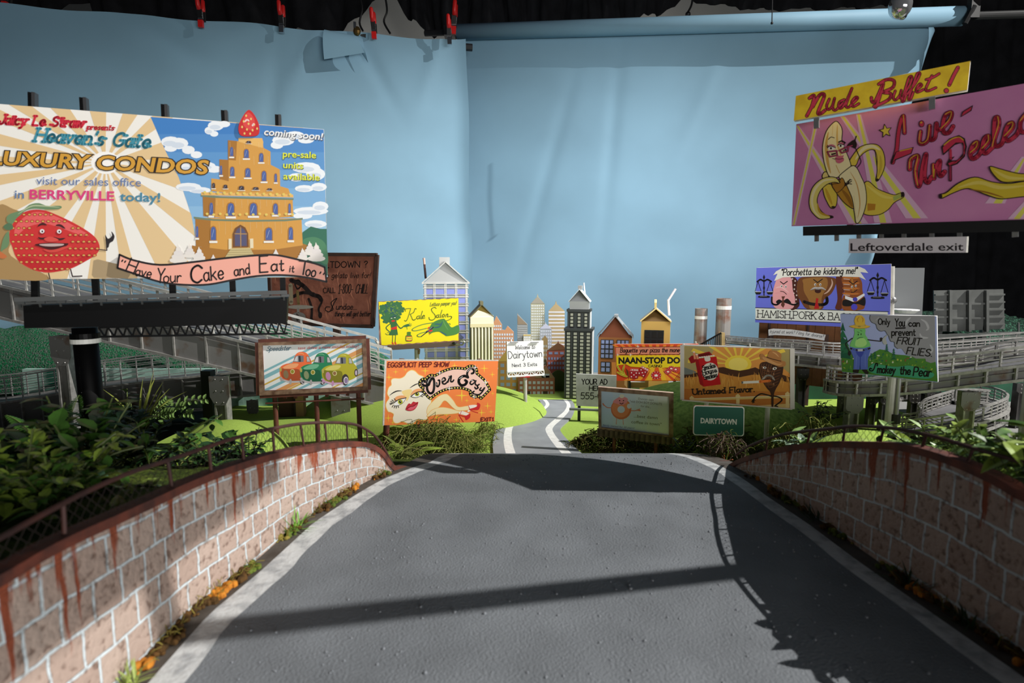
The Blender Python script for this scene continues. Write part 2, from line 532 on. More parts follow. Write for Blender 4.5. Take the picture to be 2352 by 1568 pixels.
mound('hedge_hill', 'dark leafy hill behind the tangled highways on the right', (1.78, 2.36, 0.967), 0.90, 0.24, 0.30, M_HEDGE, 0.4, rough=0.012, nv=90, nu=40)
M_TEAL = mat('pale_teal_paint', (176, 214, 198), 0.85, c2=(14, 92, 70), vscale=5.5, thresh=(0.52, 0.66), bump=0.2, bscale=80)
b = MB(); b.box((-1.12, 1.98, 1.035), (1.20, 0.02, 0.14), M_TEAL)
tag(b.build('painted_board', base=(-1.12, 1.98, 0.965)), 'pale teal painted board with dark green daubs under the left highway', 'board')
b = MB(); b.box((1.45, 2.08, 1.045), (1.45, 0.02, 0.16), mat('dark_green_board', (18, 66, 46), 0.8, var=0.3, vscale=12))
tag(b.build('painted_board', base=(1.40, 2.02, 0.965)), 'dark green painted board under the tangled highways on the right', 'board')

# ------------------------------------------------------------------ the near road
RZ = 1.155
def road_z(Y):
    return RZ if Y < 0.70 else RZ - 0.425 * (Y - 0.70) ** 2
def on_road(x, y):
    lo, hi = 0.2, 1.12
    for _ in range(50):
        m_ = (lo + hi) / 2
        if at(x, y, m_).z > road_z(m_):
            lo = m_
        else:
            hi = m_
    return at(x, y, (lo + hi) / 2)
EL = [(q.y, q.x) for q in (on_road(*p) for p in ((340, 1568), (480, 1410), (600, 1310), (720, 1200), (830, 1128), (880, 1100), (990, 1060)))]
ER = [(q.y, q.x) for q in (on_road(*p) for p in ((2352, 1555), (2130, 1400), (1960, 1280), (1860, 1205), (1760, 1138), (1700, 1095), (1640, 1063)))]
EL = [(0.05, -0.285), (0.25, -0.270)] + EL + [(1.35, EL[-1][1] + 0.04)]
ER = [(0.05, 0.384), (0.25, 0.380)] + ER + [(1.35, ER[-1][1] - 0.03)]
def eL(Y): return lerp_tab(EL, Y)
def eR(Y): return lerp_tab(ER, Y)
M_ASPH = mat('asphalt_paint', (104, 108, 112), 0.72, var=0.14, vscale=14, bump=0.8, bscale=420, bdist=0.0016, spec=0.25)
M_LINE = mat('worn_white_line', (196, 198, 198), 0.6, c2=(140, 143, 146), vscale=60, bump=0.6, bscale=240, bdist=0.0015, thresh=(0.45, 0.7))
M_GUT = mat('grimy_gutter', (84, 78, 72), 0.8, c2=(60, 52, 44), vscale=40, bump=0.5, bscale=200, bdist=0.0015)
b = MB()
NS = 70
Ys = [0.05 + 1.27 * (i / NS) for i in range(NS + 1)]
def strip(fa, fb, m, n, dz=0.0):
    b.grid(lambda u, v: ((lambda Y: (fa(Y) + (fb(Y) - fa(Y)) * v, Y, road_z(Y) + dz))(0.05 + 1.27 * u)), NS, n, m)
LW = lambda Y: 0.026
strip(lambda Y: eL(Y) - 0.035, lambda Y: eL(Y), M_GUT, 2)
strip(lambda Y: eL(Y), lambda Y: eL(Y) + LW(Y) + 0.0015 * math.sin(40 * Y) + 0.001 * math.sin(97 * Y), M_LINE, 2)
strip(lambda Y: eL(Y) + LW(Y) + 0.0015 * math.sin(40 * Y) + 0.001 * math.sin(97 * Y), lambda Y: eR(Y) - 0.021 - 0.001 * math.sin(50 * Y), M_ASPH, 24)
strip(lambda Y: eR(Y) - 0.021 - 0.001 * math.sin(50 * Y), lambda Y: eR(Y), M_LINE, 2)
strip(lambda Y: eR(Y), lambda Y: eR(Y) + 0.035, M_GUT, 2)
# the deck under the paint
b.grid(lambda u, v: ((lambda Y: (eR(Y) + 0.035 - (eR(Y) - eL(Y) + 0.07) * v, Y, road_z(Y) - 0.03))(0.05 + 1.27 * u)), NS, 4, M_GUT)
o = b.build('road', smooth=True)
tag(o, 'grey asphalt road over the bridge crest with worn white edge lines', 'road', kind='structure')
# pebbles stuck in the paint
M_PEB = mat('asphalt_grit', (112, 116, 121), 0.5)
b = MB()
for _ in range(900):
    Y = 0.3 + 0.7 * RND.random() ** 0.9
    X = eL(Y) + 0.03 + (eR(Y) - eL(Y) - 0.055) * RND.random()
    rr = ru(0.0005, 0.0013) * (1.5 if RND.random() < 0.06 else 1)
    b.ball((X, Y, road_z(Y) + rr * 0.2), (rr, rr, rr * 0.8), M_PEB, 5, 4)
tag(b.build('grit', smooth=True), 'small grit bumps scattered over the asphalt road', 'grit', kind='stuff')
b = MB()
b.box((0.05, 0.50, 0.555), (0.60, 0.86, 1.09), M_RISER)
tag(b.build('bridge_support', base=(0.05, 0.68, 0)), 'black support block under the near road', 'support')

# far winding road
def zline(pts): return [atz(x, y, GZ + 0.006) for x, y in pts]
LO = zline([(1142, 1075), (1134, 1047), (1133, 1006), (1149, 971), (1181, 953), (1216, 945), (1236, 936), (1243, 927), (1236, 917)])
RO = zline([(1375, 1075), (1347, 1050), (1311, 1017), (1289, 992), (1289, 980), (1310, 960), (1319, 942), (1319, 928), (1311, 917)])
def resample(P, n):
    P = [Vector(q) for q in catmull(P, 8)]
    d = [0]
    for a_, b_ in zip(P, P[1:]):
        d.append(d[-1] + (b_ - a_).length)
    out = []
    for i in range(n + 1):
        t = d[-1] * i / n
        k = max(j for j in range(len(d)) if d[j] <= t + 1e-9)
        k = min(k, len(P) - 2)
        f_ = (t - d[k]) / max(1e-9, d[k + 1] - d[k])
        out.append(P[k].lerp(P[k + 1], f_))
    return out
LO, RO = resample(LO, 60), resample(RO, 60)
M_FROAD = mat('smooth_road_paint', (138, 142, 146), 0.6, var=0.1, vscale=18)
M_FLINE = mat('white_road_paint', (236, 236, 232), 0.6, var=-0.08, vscale=80)
b = MB()
bands = [(0, 0.14, M_FROAD), (0.14, 0.25, M_FLINE), (0.25, 0.77, M_FROAD), (0.77, 0.88, M_FLINE), (0.88, 1.0, M_FROAD)]
for t0, t1, m in bands:
    b.grid(lambda u, v: (lambda i: LO[i].lerp(RO[i], t0 + (t1 - t0) * v))(int(round(u * 60))), 60, 3, m)
b.grid(lambda u, v: (lambda i: RO[i].lerp(LO[i], v) - Vector((0, 0, 0.005)))(int(round(u * 60))), 60, 1, M_FROAD)
for S_ in (LO, RO):
    for i in range(60):
        b.face([S_[i], S_[i + 1], S_[i + 1] - Vector((0, 0, 0.005)), S_[i] - Vector((0, 0, 0.005))], M_FROAD)
tag(b.build('winding_road', base=LO[30]), 'narrow grey winding road with white edge lines leading to the town', 'road')

# ------------------------------------------------------------------ brick parapets and fences
def brick_mat():
    m = bpy.data.materials.new('painted_brick')
    m.use_nodes = True
    nt = m.node_tree; L = nt.links
    bs = nt.nodes['Principled BSDF']; bs.inputs['Roughness'].default_value = 0.8
    uv = nt.nodes.new('ShaderNodeUVMap')
    nz = nt.nodes.new('ShaderNodeTexNoise'); nz.inputs['Scale'].default_value = 1.6; nz.inputs['Detail'].default_value = 3
    L.new(uv.outputs[0], nz.inputs['Vector'])
    sub = nt.nodes.new('ShaderNodeVectorMath'); sub.operation = 'SUBTRACT'; sub.inputs[1].default_value = (0.5, 0.5, 0.5)
    L.new(nz.outputs['Color'], sub.inputs[0])
    sc = nt.nodes.new('ShaderNodeVectorMath'); sc.operation = 'SCALE'; sc.inputs['Scale'].default_value = 0.16
    L.new(sub.outputs[0], sc.inputs[0])
    ad = nt.nodes.new('ShaderNodeVectorMath'); ad.operation = 'ADD'
    L.new(uv.outputs[0], ad.inputs[0]); L.new(sc.outputs[0], ad.inputs[1])
    br = nt.nodes.new('ShaderNodeTexBrick')
    br.inputs['Scale'].default_value = 1.0; br.inputs['Brick Width'].default_value = 1.0; br.inputs['Row Height'].default_value = 1.0
    br.inputs['Mortar Size'].default_value = 0.05; br.inputs['Mortar Smooth'].default_value = 0.3; br.offset = 0.45
    br.inputs['Color1'].default_value = rgb((168, 149, 137)); br.inputs['Color2'].default_value = rgb((154, 133, 121)); br.inputs['Mortar'].default_value = rgb((190, 200, 204))
    L.new(ad.outputs[0], br.inputs['Vector'])
    tc = nt.nodes.new('ShaderNodeTexCoord')
    n1 = nt.nodes.new('ShaderNodeTexNoise'); n1.inputs['Scale'].default_value = 180; n1.inputs['Detail'].default_value = 8
    L.new(tc.outputs['Object'], n1.inputs['Vector'])
    r1 = nt.nodes.new('ShaderNodeValToRGB'); r1.color_ramp.elements[0].position = 0.33; r1.color_ramp.elements[1].position = 0.46
    r1.color_ramp.elements[0].color = (0.35, 0.27, 0.23, 1)
    L.new(n1.outputs['Fac'], r1.inputs['Fac'])
    mx = nt.nodes.new('ShaderNodeMixRGB'); mx.blend_type = 'MULTIPLY'; mx.inputs[0].default_value = 0.8
    L.new(br.outputs['Color'], mx.inputs[1]); L.new(r1.outputs['Color'], mx.inputs[2])
    # rust runs that hang from the capping: noise stretched down the wall, fading with the course number
    mp = nt.nodes.new('ShaderNodeMapping'); mp.inputs['Scale'].default_value = (1.7, 0.10, 1)
    L.new(ad.outputs[0], mp.inputs['Vector'])
    n3 = nt.nodes.new('ShaderNodeTexNoise'); n3.inputs['Scale'].default_value = 1.6; n3.inputs['Detail'].default_value = 5
    L.new(mp.outputs[0], n3.inputs['Vector'])
    sx = nt.nodes.new('ShaderNodeSeparateXYZ'); L.new(uv.outputs[0], sx.inputs[0])
    mr = nt.nodes.new('ShaderNodeMapRange'); mr.inputs['From Min'].default_value = 1.6; mr.inputs['From Max'].default_value = 5.4
    mr.inputs['To Min'].default_value = -0.16; mr.inputs['To Max'].default_value = 0.135
    L.new(sx.outputs['Y'], mr.inputs['Value'])
    am = nt.nodes.new('ShaderNodeMath'); am.operation = 'ADD'
    L.new(n3.outputs['Fac'], am.inputs[0]); L.new(mr.outputs[0], am.inputs[1])
    r3 = nt.nodes.new('ShaderNodeValToRGB'); r3.color_ramp.elements[0].position = 0.62; r3.color_ramp.elements[1].position = 0.68
    L.new(am.outputs[0], r3.inputs['Fac'])
    m2 = nt.nodes.new('ShaderNodeMixRGB'); m2.inputs[2].default_value = rgb((132, 62, 34))
    L.new(r3.outputs['Color'], m2.inputs[0]); L.new(mx.outputs[0], m2.inputs[1])
    L.new(m2.outputs[0], bs.inputs['Base Color'])
    bp = nt.nodes.new('ShaderNodeBump'); bp.inputs['Strength'].default_value = 0.8; bp.inputs['Distance'].default_value = 0.0025
    hm = nt.nodes.new('ShaderNodeMath'); hm.operation = 'MULTIPLY_ADD'; hm.inputs[1].default_value = -1.2
    L.new(br.outputs['Fac'], hm.inputs[0]); L.new(n1.outputs['Fac'], hm.inputs[2])
    L.new(hm.outputs[0], bp.inputs['Height']); L.new(bp.outputs['Normal'], bs.inputs['Normal'])
    return m
M_BRICK = brick_mat()
M_RUST = mat('rusted_iron', (104, 50, 34), 0.75, c2=(66, 34, 26), vscale=70, bump=0.4, bscale=200, bdist=0.001)
M_RUST2 = mat('dark_rusted_iron', (70, 36, 28), 0.7, c2=(46, 26, 22), vscale=60, bump=0.3, bscale=200, bdist=0.001)
def wall_solve(fx, x, y):
    lo, hi = 0.12, 1.15
    s = 1 if fx(0.5) > 0 else -1
    for _ in range(50):
        m_ = (lo + hi) / 2
        if (at(x, y, m_).x - fx(m_)) * s > 0:
            hi = m_
        else:
            lo = m_
    return at(x, y, (lo + hi) / 2)
WLX = lambda Y: eL(Y) - 0.017
WRX = lambda Y: eR(Y) + 0.020
TOPL = [(0, 1335), (100, 1275), (200, 1225), (300, 1180), (400, 1133), (500, 1090), (600, 1057), (700, 1034), (760, 1024), (810, 1020), (850, 1024), (880, 1042), (905, 1075)]
TOPR = [(1672, 1074), (1700, 1060), (1760, 1042), (1830, 1028), (1900, 1022), (1960, 1023), (2050, 1026), (2100, 1035), (2150, 1049), (2200, 1067), (2250, 1089), (2300, 1113), (2352, 1143)]
def parapet(fx, top, side, label_wall, label_fence, rail, posts):
    T = sorted([(q.y, q.z) for q in (wall_solve(fx, *p) for p in top)])
    T = [(0.06, T[0][1] - 0.012), (T[0][0] * 0.75, T[0][1] + 0.002)] + T
    yend = T[-1][0] + 0.03
    T.append((yend, road_z(yend) - 0.004))
    TS = catmull(T, 4)
    tz = lambda Y: max(lerp_tab(TS, Y), road_z(Y) - 0.01)
    th = 0.010 * side
    r_ = thing('parapet', label_wall, 'wall', (fx(0.5), 0.5, RZ - 0.02))
    b = MB()
    N = 90
    y0, y1 = 0.06, yend
    nc = 5.0
    b.grid(lambda u, v: ((lambda Y: (fx(Y), Y, (road_z(Y) - 0.02) + (tz(Y) - road_z(Y) + 0.02) * v))(y0 + (y1 - y0) * u)), N, 10, M_BRICK,
           lambda u, v: ((y0 + (y1 - y0) * u) / 0.0255, v * nc * 1.06))
    b.grid(lambda u, v: ((lambda Y: (fx(Y) + th, Y, (road_z(Y) - 0.02) + (tz(Y) - road_z(Y) + 0.02) * (1 - v)))(y0 + (y1 - y0) * u)), N, 2, M_BRICK)
    b.build('brickwork', r_, smooth=True)
    b = MB()
    P = [Vector((fx(Y) + th / 2, Y, tz(Y) + 0.001)) for Y in [y0 + (y1 - y0) * i / N for i in range(N + 1)]]
    for a_, c_ in zip(P, P[1:]):
        b.bar(a_, c_, abs(th) + 0.004, 0.0070, M_RUST)
    b.build('rusty_capping', r_)
    # fence standing on the capping
    ff = lambda Y: fx(Y) + th * 0.5
    f_ = thing('fence', label_fence, 'fence', (fx(0.6) + th / 2, 0.6, tz(0.6)))
    R_ = [wall_solve(ff, *p) for p in rail]
    b = MB(); b.tube(catmull(R_, 4), 0.0019, M_RUST2, 8); b.build('top_rail', f_)
    for p0, p1 in posts:
        A_ = wall_solve(ff, *p0)
        A_ = Vector((ff(A_.y), A_.y, tz(A_.y)))
        B_ = wall_solve(ff, *p1)
        b = MB(); b.tube([A_, B_], 0.0015, M_RUST2, 6); b.build('post', f_)
    RS = sorted([(q[1], q[2]) for q in catmull(R_, 4)])
    b = MB()
    ya, yb = RS[0][0] + 0.01, RS[-1][0] - 0.012
    st = 0.0048
    k = 0
    Y = ya
    m_w = mat('dark_wire', (44, 34, 32), 0.6, metal=0.3)
    while Y < yb:
        h0, h1 = tz(Y), lerp_tab(RS, Y)
        nz_ = int((h1 - h0) / st)
        pts = [Vector((ff(Y) + 0.001 * side, Y + (st * 0.45 if j % 2 else -st * 0.45) * (1 if k % 2 else -1), h0 + st * j)) for j in range(nz_ + 1)]
        if len(pts) > 1:
            b.tube(pts, 0.00028, m_w, 3, cap=False)
        Y += st
        k += 1
    b.build('wire_mesh', f_)
    return tz
TZL = parapet(WLX, TOPL, -1, 'arched pinkish brick parapet left of the road, partly sunlit', 'arched rusty fence with chicken wire on the left brick parapet',
    [(-60, 1262), (0, 1235), (100, 1180), (200, 1128), (300, 1085), (400, 1052), (500, 1018), (560, 1000), (620, 985), (690, 973), (750, 970), (800, 972), (830, 980), (860, 1000), (885, 1035), (903, 1068)],
    [((149, 1232), (145, 1156)), ((396, 1119), (385, 1056)), ((486, 1083), (479, 1025)), ((560, 1055), (555, 1001)), ((630, 1032), (626, 984)), ((699, 1023), (690, 973)), ((751, 1017), (746, 970)), ((799, 1015), (796, 972)), ((845, 1018), (842, 986))])
TZR = parapet(WRX, TOPR, 1, 'arched brick parapet in shade right of the road', 'arched rusty fence with chicken wire on the right brick parapet',
    [(1690, 1045), (1715, 1027), (1750, 1012), (1800, 997), (1850, 990), (1900, 985), (1960, 979), (2050, 983), (2150, 1003), (2240, 1030), (2352, 1062), (2450, 1092)],
    [((1757, 1040), (1763, 1008)), ((1852, 1026), (1862, 989)), ((1935, 1020), (1941, 981)), ((2020, 1022), (2030, 982)), ((2115, 1040), (2127, 998)), ((2220, 1068), (2235, 1029))])

# planted banks behind the parapets
def zbL(Y): return TZL(min(max(Y, .15), .88)) - 0.032
def zbR(Y): return TZR(min(max(Y, .15), .82)) - 0.036
b = MB()
def bankL(u, v):
    Y = 0.06 + 1.40 * v
    x0 = WLX(min(Y, 1.05)) - 0.012
    X = x0 + (-1.5 - x0) * u
    z = zbL(Y) + 0.006 * n2(X, Y, 14) * min(1, u * 4)
    k = max(0, (Y - 1.0) / 0.46)
    return (X, Y, z * (1 - min(1, k)) + 0.96 * min(1, k))
b.grid(bankL, 40, 36, M_SOIL)
tag(b.build('planted_bank_soil', smooth=True), 'mossy planted bank behind the left parapet', 'soil', kind='structure')
b = MB()
def bankR(u, v):
    Y = 0.06 + 1.30 * v
    x0 = WRX(min(Y, 1.0)) + 0.012
    X = x0 + (1.5 - x0) * u
    z = zbR(Y) + 0.006 * n2(X, Y, 14) * min(1, u * 4)
    k = max(0, (Y - 0.85) / 0.4)
    return (X, Y, z * (1 - min(1, k)) + 0.96 * min(1, k))
b.grid(lambda u, v: bankR(u, v), 40, 36, M_SOIL)
tag(b.build('planted_bank_soil', smooth=True), 'planted bank behind the right parapet', 'soil', kind='structure')
b = MB()
b.box((-0.95, 0.63, 0.5), (1.1, 0.88, 0.985), M_RISER); tag(b.build('riser', base=(-0.95, 0.75, 0)), 'black riser under the left planted bank', 'riser')
b = MB()
b.box((0.92, 0.62, 0.5), (0.86, 0.88, 0.985), M_RISER); tag(b.build('riser', base=(0.98, 0.62, 0)), 'black riser under the right planted bank', 'riser')
# ------------------------------------------------------------------ sign painting: flat shapes laid on a board's face
GL = {
'A': '7|0,0 3.5,10 7,0;1.3,3.6 5.7,3.6', 'B': '6|0,0 0,10;~0,10 4,10 5.3,7.8 4,5.4 0,5.4;~0,5.4 4.4,5.2 6,2.7 4.4,0 0,0',
'C': '6.6|~6.5,8.4 4,10 1,8.4 0,5 1,1.6 4,0 6.5,1.6', 'D': '6.6|0,0 0,10;~0,10 3.6,9.7 6.6,5 3.6,.3 0,0',
'E': '5.2|5,10 0,10 0,0 5,0;0,5.3 4,5.3', 'F': '5.2|5,10 0,10 0,0;0,5.3 4,5.3',
'G': '7|~6.5,8.5 4,10 1,8.5 0,5 1,1.5 4,0 6.5,1.4 6.6,4.4;6.6,4.4 4,4.4', 'H': '6.5|0,0 0,10;6.5,0 6.5,10;0,5.2 6.5,5.2',
'I': '1|.5,0 .5,10', 'J': '5|~5,10 5,3 3.5,.2 1.2,.3 0,2.5', 'K': '6|0,0 0,10;6,10 0,4.5;1.8,5.9 6,0', 'L': '5|0,10 0,0 5,0',
'M': '8|0,0 .6,10 4,3 7.4,10 8,0', 'N': '6.5|0,0 0,10 6.5,0 6.5,10', 'O': '7.5|~3.7,10 1,8.4 0,5 1,1.6 3.7,0 6.4,1.6 7.5,5 6.4,8.4 3.7,10',
'P': '5.8|0,0 0,10;~0,10 4.3,10 5.8,7.4 4.3,4.8 0,4.8', 'Q': '7.5|~3.7,10 1,8.4 0,5 1,1.6 3.7,0 6.4,1.6 7.5,5 6.4,8.4 3.7,10;4.5,2.5 7.4,-.6',
'R': '6|0,0 0,10;~0,10 4.3,10 5.8,7.4 4.3,4.8 0,4.8;2.8,4.8 6,0', 'S': '5.8|~5.6,8.6 3.2,10 .7,8.6 .9,6.4 3,5.2 5.3,3.9 5.6,1.6 3,0 .1,1.4',
'T': '6|0,10 6,10;3,10 3,0', 'U': '6.5|~0,10 0,3.2 1.4,.4 3.2,0 5.1,.4 6.5,3.2 6.5,10', 'V': '6.6|0,10 3.3,0 6.6,10', 'W': '9|0,10 2.2,0 4.5,8 6.8,0 9,10',
'X': '6|0,10 6,0;6,10 0,0', 'Y': '6|0,10 3,5;6,10 3,5 3,0', 'Z': '6|0,10 6,10 0,0 6,0',
'a': '5|~4.6,4.8 2.6,6.1 .5,4.8 .2,2 1.6,0 3.4,.6 4.6,2.6;~4.6,6 4.5,1.6 5.2,.1', 'b': '5|0,10 0,0;~0,4 1.8,6 4.2,5.3 4.7,2.8 3.4,.3 1.4,.1 0,1.5',
'c': '4.4|~4.2,5 2.4,6.1 .5,4.8 .1,2.6 1.2,.4 2.8,0 4.3,1', 'd': '5|~4.6,4.8 2.6,6.1 .5,4.8 .2,2 1.6,0 3.4,.6 4.6,2.4;4.6,10 4.7,0',
'e': '4.8|~.4,3 4.4,3.3 4,5.3 2.3,6.1 .5,4.6 .2,2.2 1.5,.2 3.2,.1 4.5,1.2', 'f': '3.6|~3.8,9.3 2.6,10 1.5,8.6 1.4,5 1.4,0;0,5.8 3.2,5.8',
'g': '5|~4.6,4.8 2.6,6.1 .5,4.8 .2,2.2 1.6,.2 3.4,.8 4.6,2.6;~4.6,6 4.5,-1.4 2.9,-3.5 .5,-2.8', 'h': '4.8|0,10 0,0;~0,3.6 1.6,5.8 3.6,5.8 4.4,4 4.5,0',
'i': '1.2|.5,6 .6,0;.5,8.2 .5,8.5', 'j': '2|~1.5,6 1.5,-1.5 .4,-3.3 -.8,-2.8;1.5,8.2 1.5,8.5', 'k': '4.6|0,10 0,0;4.2,6 0,2.4;1.4,3.6 4.6,0',
'l': '1.3|~.5,10 .5,1.2 1.2,0', 'm': '7.4|0,6 0,0;~0,3.8 1.2,5.8 2.8,5.7 3.5,4 3.5,0;~3.5,3.8 4.8,5.8 6.4,5.7 7.1,4 7.2,0',
'n': '4.8|0,6 0,0;~0,3.6 1.6,5.8 3.5,5.8 4.4,4 4.5,0', 'o': '5|~2.5,6.1 .6,5 .1,3 .7,.9 2.5,0 4.3,.9 4.9,3 4.4,5 2.5,6.1',
'p': '5|0,6 0,-3.6;~0,4 1.8,6 4.2,5.3 4.7,2.8 3.4,.3 1.4,.1 0,1.5', 'q': '5|~4.6,4.8 2.6,6.1 .5,4.8 .2,2 1.6,0 3.4,.6 4.6,2.4;4.6,6 4.6,-3.6',
'r': '3.6|0,6 0,0;~0,3.4 1.2,5.6 2.6,6 3.6,5.4', 's': '4.2|~3.9,5.2 2.2,6.1 .5,5.1 .8,3.7 2.4,3 3.9,2 3.5,.5 2,0 .1,.9', 't': '3.4|~1.4,9 1.4,1.4 2.4,0 3.4,.6;0,6 3.2,6',
'u': '4.8|~0,6 .1,1.8 1.2,.1 2.8,.2 4.3,2;4.4,6 4.5,0', 'v': '4.6|0,6 2.3,0 4.6,6', 'w': '6.6|0,6 1.7,0 3.3,5 4.9,0 6.6,6', 'x': '4.4|0,6 4.4,0;4.4,6 0,0',
'y': '4.8|0,6 2.4,.4;~4.8,6 2.6,.4 1.2,-3 -.4,-3.5', 'z': '4.4|0,6 4.4,6 0,0 4.4,0',
'0': '6|~3,10 .7,8.4 0,5 .7,1.6 3,0 5.3,1.6 6,5 5.3,8.4 3,10', '1': '3|.4,8 2,10 2,0;.4,0 3.6,0', '3': '5.4|~.4,8.8 2.8,10 5,8.4 4.4,6 2.2,5.3 4.8,4.4 5.3,2 3,0 .2,1.2',
'5': '5.4|5,10 .8,10 .5,5.6;~.5,5.6 3,6.2 5.2,4.4 5,1.6 2.6,0 .1,1.1', '8': '5.6|~2.8,5.4 .6,7 1,9.3 2.8,10 4.6,9.3 5,7 2.8,5.4 .4,3.4 .6,1 2.8,0 5,1 5.2,3.4 2.8,5.4',
'-': '3|.2,4 3,4', '.': '1|.4,.1 .5,.3', ',': '1.4|.9,.6 .2,-1.6', '!': '1|.6,10 .4,3;.4,.2 .4,.5', '?': '4.6|~.2,8 1.2,9.7 3.2,9.8 4.4,8 3.4,6 2.2,5 2.1,3;2.1,.2 2.1,.5',
'"': '2.2|.3,10 .1,7.8;1.9,10 1.7,7.8', "'": '1|.6,10 .2,7.8', '&': '7|~6.8,0 2.6,6 1.6,8.4 3,10 4.5,8.5 3.6,6.4 .8,3.6 .4,1.4 2.2,0 4.6,.9 6.6,4.6', ' ': '3.4|',
}
_GC = {}
def glyph(ch):
    if ch not in _GC:
        w, s = GL[ch].split('|')
        st = []
        for q in s.split(';'):
            if not q:
                continue
            sm = q[0] == '~'
            p = [tuple(float(z) for z in t.split(',')) for t in q.lstrip('~').split()]
            st.append(catmull(p, 4) if sm and len(p) > 2 else p)
        _GC[ch] = (float(w), st)
    return _GC[ch]
_TM = {}
def type_mesh(text, bold):
    """outline of a line of type in the built-in face, cap height 1"""
    k = (text, bold)
    if k in _TM:
        return _TM[k]
    cu = bpy.data.curves.new('t', 'FONT')
    cu.body = text
    cu.size = 1.0
    cu.offset = bold
    cu.resolution_u = 3
    ob = bpy.data.objects.new('t', cu)
    COL.objects.link(ob)
    me = bpy.data.meshes.new_from_object(ob.evaluated_get(bpy.context.evaluated_depsgraph_get()))
    vs = [(v.co.x / 0.73, v.co.y / 0.73) for v in me.vertices]
    fs = [tuple(p.vertices) for p in me.polygons]
    bpy.data.objects.remove(ob)
    bpy.data.curves.remove(cu)
    bpy.data.meshes.remove(me)
    _TM[k] = (vs, fs)
    return _TM[k]
def clip_poly(P, a, b, c):
    """keep the part of P with a*x + b*y <= c"""
    out = []
    for i in range(len(P)):
        p, q = P[i], P[(i + 1) % len(P)]
        dp, dq = a * p[0] + b * p[1] - c, a * q[0] + b * q[1] - c
        if dp <= 0:
            out.append(p)
        if (dp < 0 < dq) or (dq < 0 < dp):
            t = dp / (dp - dq)
            out.append((p[0] + (q[0] - p[0]) * t, p[1] + (q[1] - p[1]) * t))
    return out
class Sign:
    """a board in the world; drawing coordinates are those of the trace (origin, scale) laid on the board's plane"""
    def __init__(self, quad, Yl, Yr, thick=0.006):
        TL, BL = at(*quad[0], Yl), at(*quad[3], Yl)
        TR, BR = at(*quad[1], Yr), at(*quad[2], Yr)
        self.quad = quad
        self.c = (TL + TR + BL + BR) / 4
        self.u = ((TR - TL) + (BR - BL)).normalized()
        self.v = ((TL - BL) + (TR - BR)).normalized()
        self.n = self.u.cross(self.v).normalized()          # towards the camera side
        if (CAM - self.c).dot(self.n) < 0:
            self.n = -self.n
        self.thick = thick
        self.mb = MB()
        self.off = 0.00008
        self.o = (0.0, 0.0, 1.0)
        self.step = 0.000006
    def on(self, x, y, off=0.0):
        """trace point -> point on the board plane"""
        r = ray(self.o[0] + x * self.o[2], self.o[1] + y * self.o[2])
        t = (self.c - CAM).dot(self.n) / r.dot(self.n)
        return CAM + r * t + self.n * off
    def crop(self, ox, oy, sc):
        self.o = (ox, oy, sc)
        return self
    def raw_on(self, p, off=0.0):
        o = self.o
        self.o = (0, 0, 1)
        q = self.on(p[0], p[1], off)
        self.o = o
        return q
    def slab(self, m, side=None, quad=None, mb=None, thick=None):
        t = thick or self.thick
        P = [self.raw_on(p) for p in (quad or self.quad)]
        (mb or self.mb).prism(P, -self.n * t, m, side)
    def _m(self, c):
        return c if not isinstance(c, (tuple, list)) else paint(c)
    def poly(self, pts, c, smooth=False, closed=True):
        if smooth:
            pts = catmull(pts, 5, closed=True)
        self.off += self.step
        self.mb.face([self.on(x, y, self.off) for x, y in pts], self._m(c))
        return self
    def line(self, pts, w, c, smooth=True, round_=True, taper=False, closed=False):
        if smooth:
            pts = catmull(pts, 5, closed=closed)
        if closed:
            pts = list(pts) + [pts[0]]
        self.off += self.step
        m = self._m(c)
        N = len(pts)
        for i in range(N - 1):
            (x0, y0), (x1, y1) = pts[i], pts[i + 1]
            d = math.hypot(x1 - x0, y1 - y0)
            if d < 1e-9:
                continue
            w0 = w / 2 * ((1 - 0.8 * abs(2 * i / (N - 1) - 1) ** 2) if taper else 1)
            w1 = w / 2 * ((1 - 0.8 * abs(2 * (i + 1) / (N - 1) - 1) ** 2) if taper else 1)
            nx, ny = -(y1 - y0) / d, (x1 - x0) / d
            self.mb.face([self.on(x0 + nx * w0, y0 + ny * w0, self.off), self.on(x1 + nx * w1, y1 + ny * w1, self.off),
                          self.on(x1 - nx * w1, y1 - ny * w1, self.off), self.on(x0 - nx * w0, y0 - ny * w0, self.off)], m)
        if round_ and not taper:
            for i, (x, y) in enumerate(pts):
                if 0 < i < N - 1 and N > 2:
                    a0 = math.atan2(y - pts[i - 1][1], x - pts[i - 1][0])
                    a1 = math.atan2(pts[i + 1][1] - y, pts[i + 1][0] - x)
                    if abs((a1 - a0 + math.pi) % (2 * math.pi) - math.pi) < 0.12:
                        continue
                self.mb.face([self.on(x + w / 2 * math.cos(k * 0.7854), y + w / 2 * math.sin(k * 0.7854), self.off) for k in range(8)], m)
        return self
    def ell(self, x, y, rx, ry, c, rot=0.0, n=18):
        ca, sa = math.cos(rot), math.sin(rot)
        return self.poly([(x + rx * math.cos(a) * ca - ry * math.sin(a) * sa, y + rx * math.cos(a) * sa + ry * math.sin(a) * ca)
                          for a in (6.2832 * k / n for k in range(n))], c)
    def star4(self, x, y, r, c, w=0.09):
        k = r * w
        return self.poly([(x, y - r), (x + k, y - k), (x + r, y), (x + k, y + k), (x, y + r), (x - k, y + k), (x - r, y), (x - k, y - k)], c)
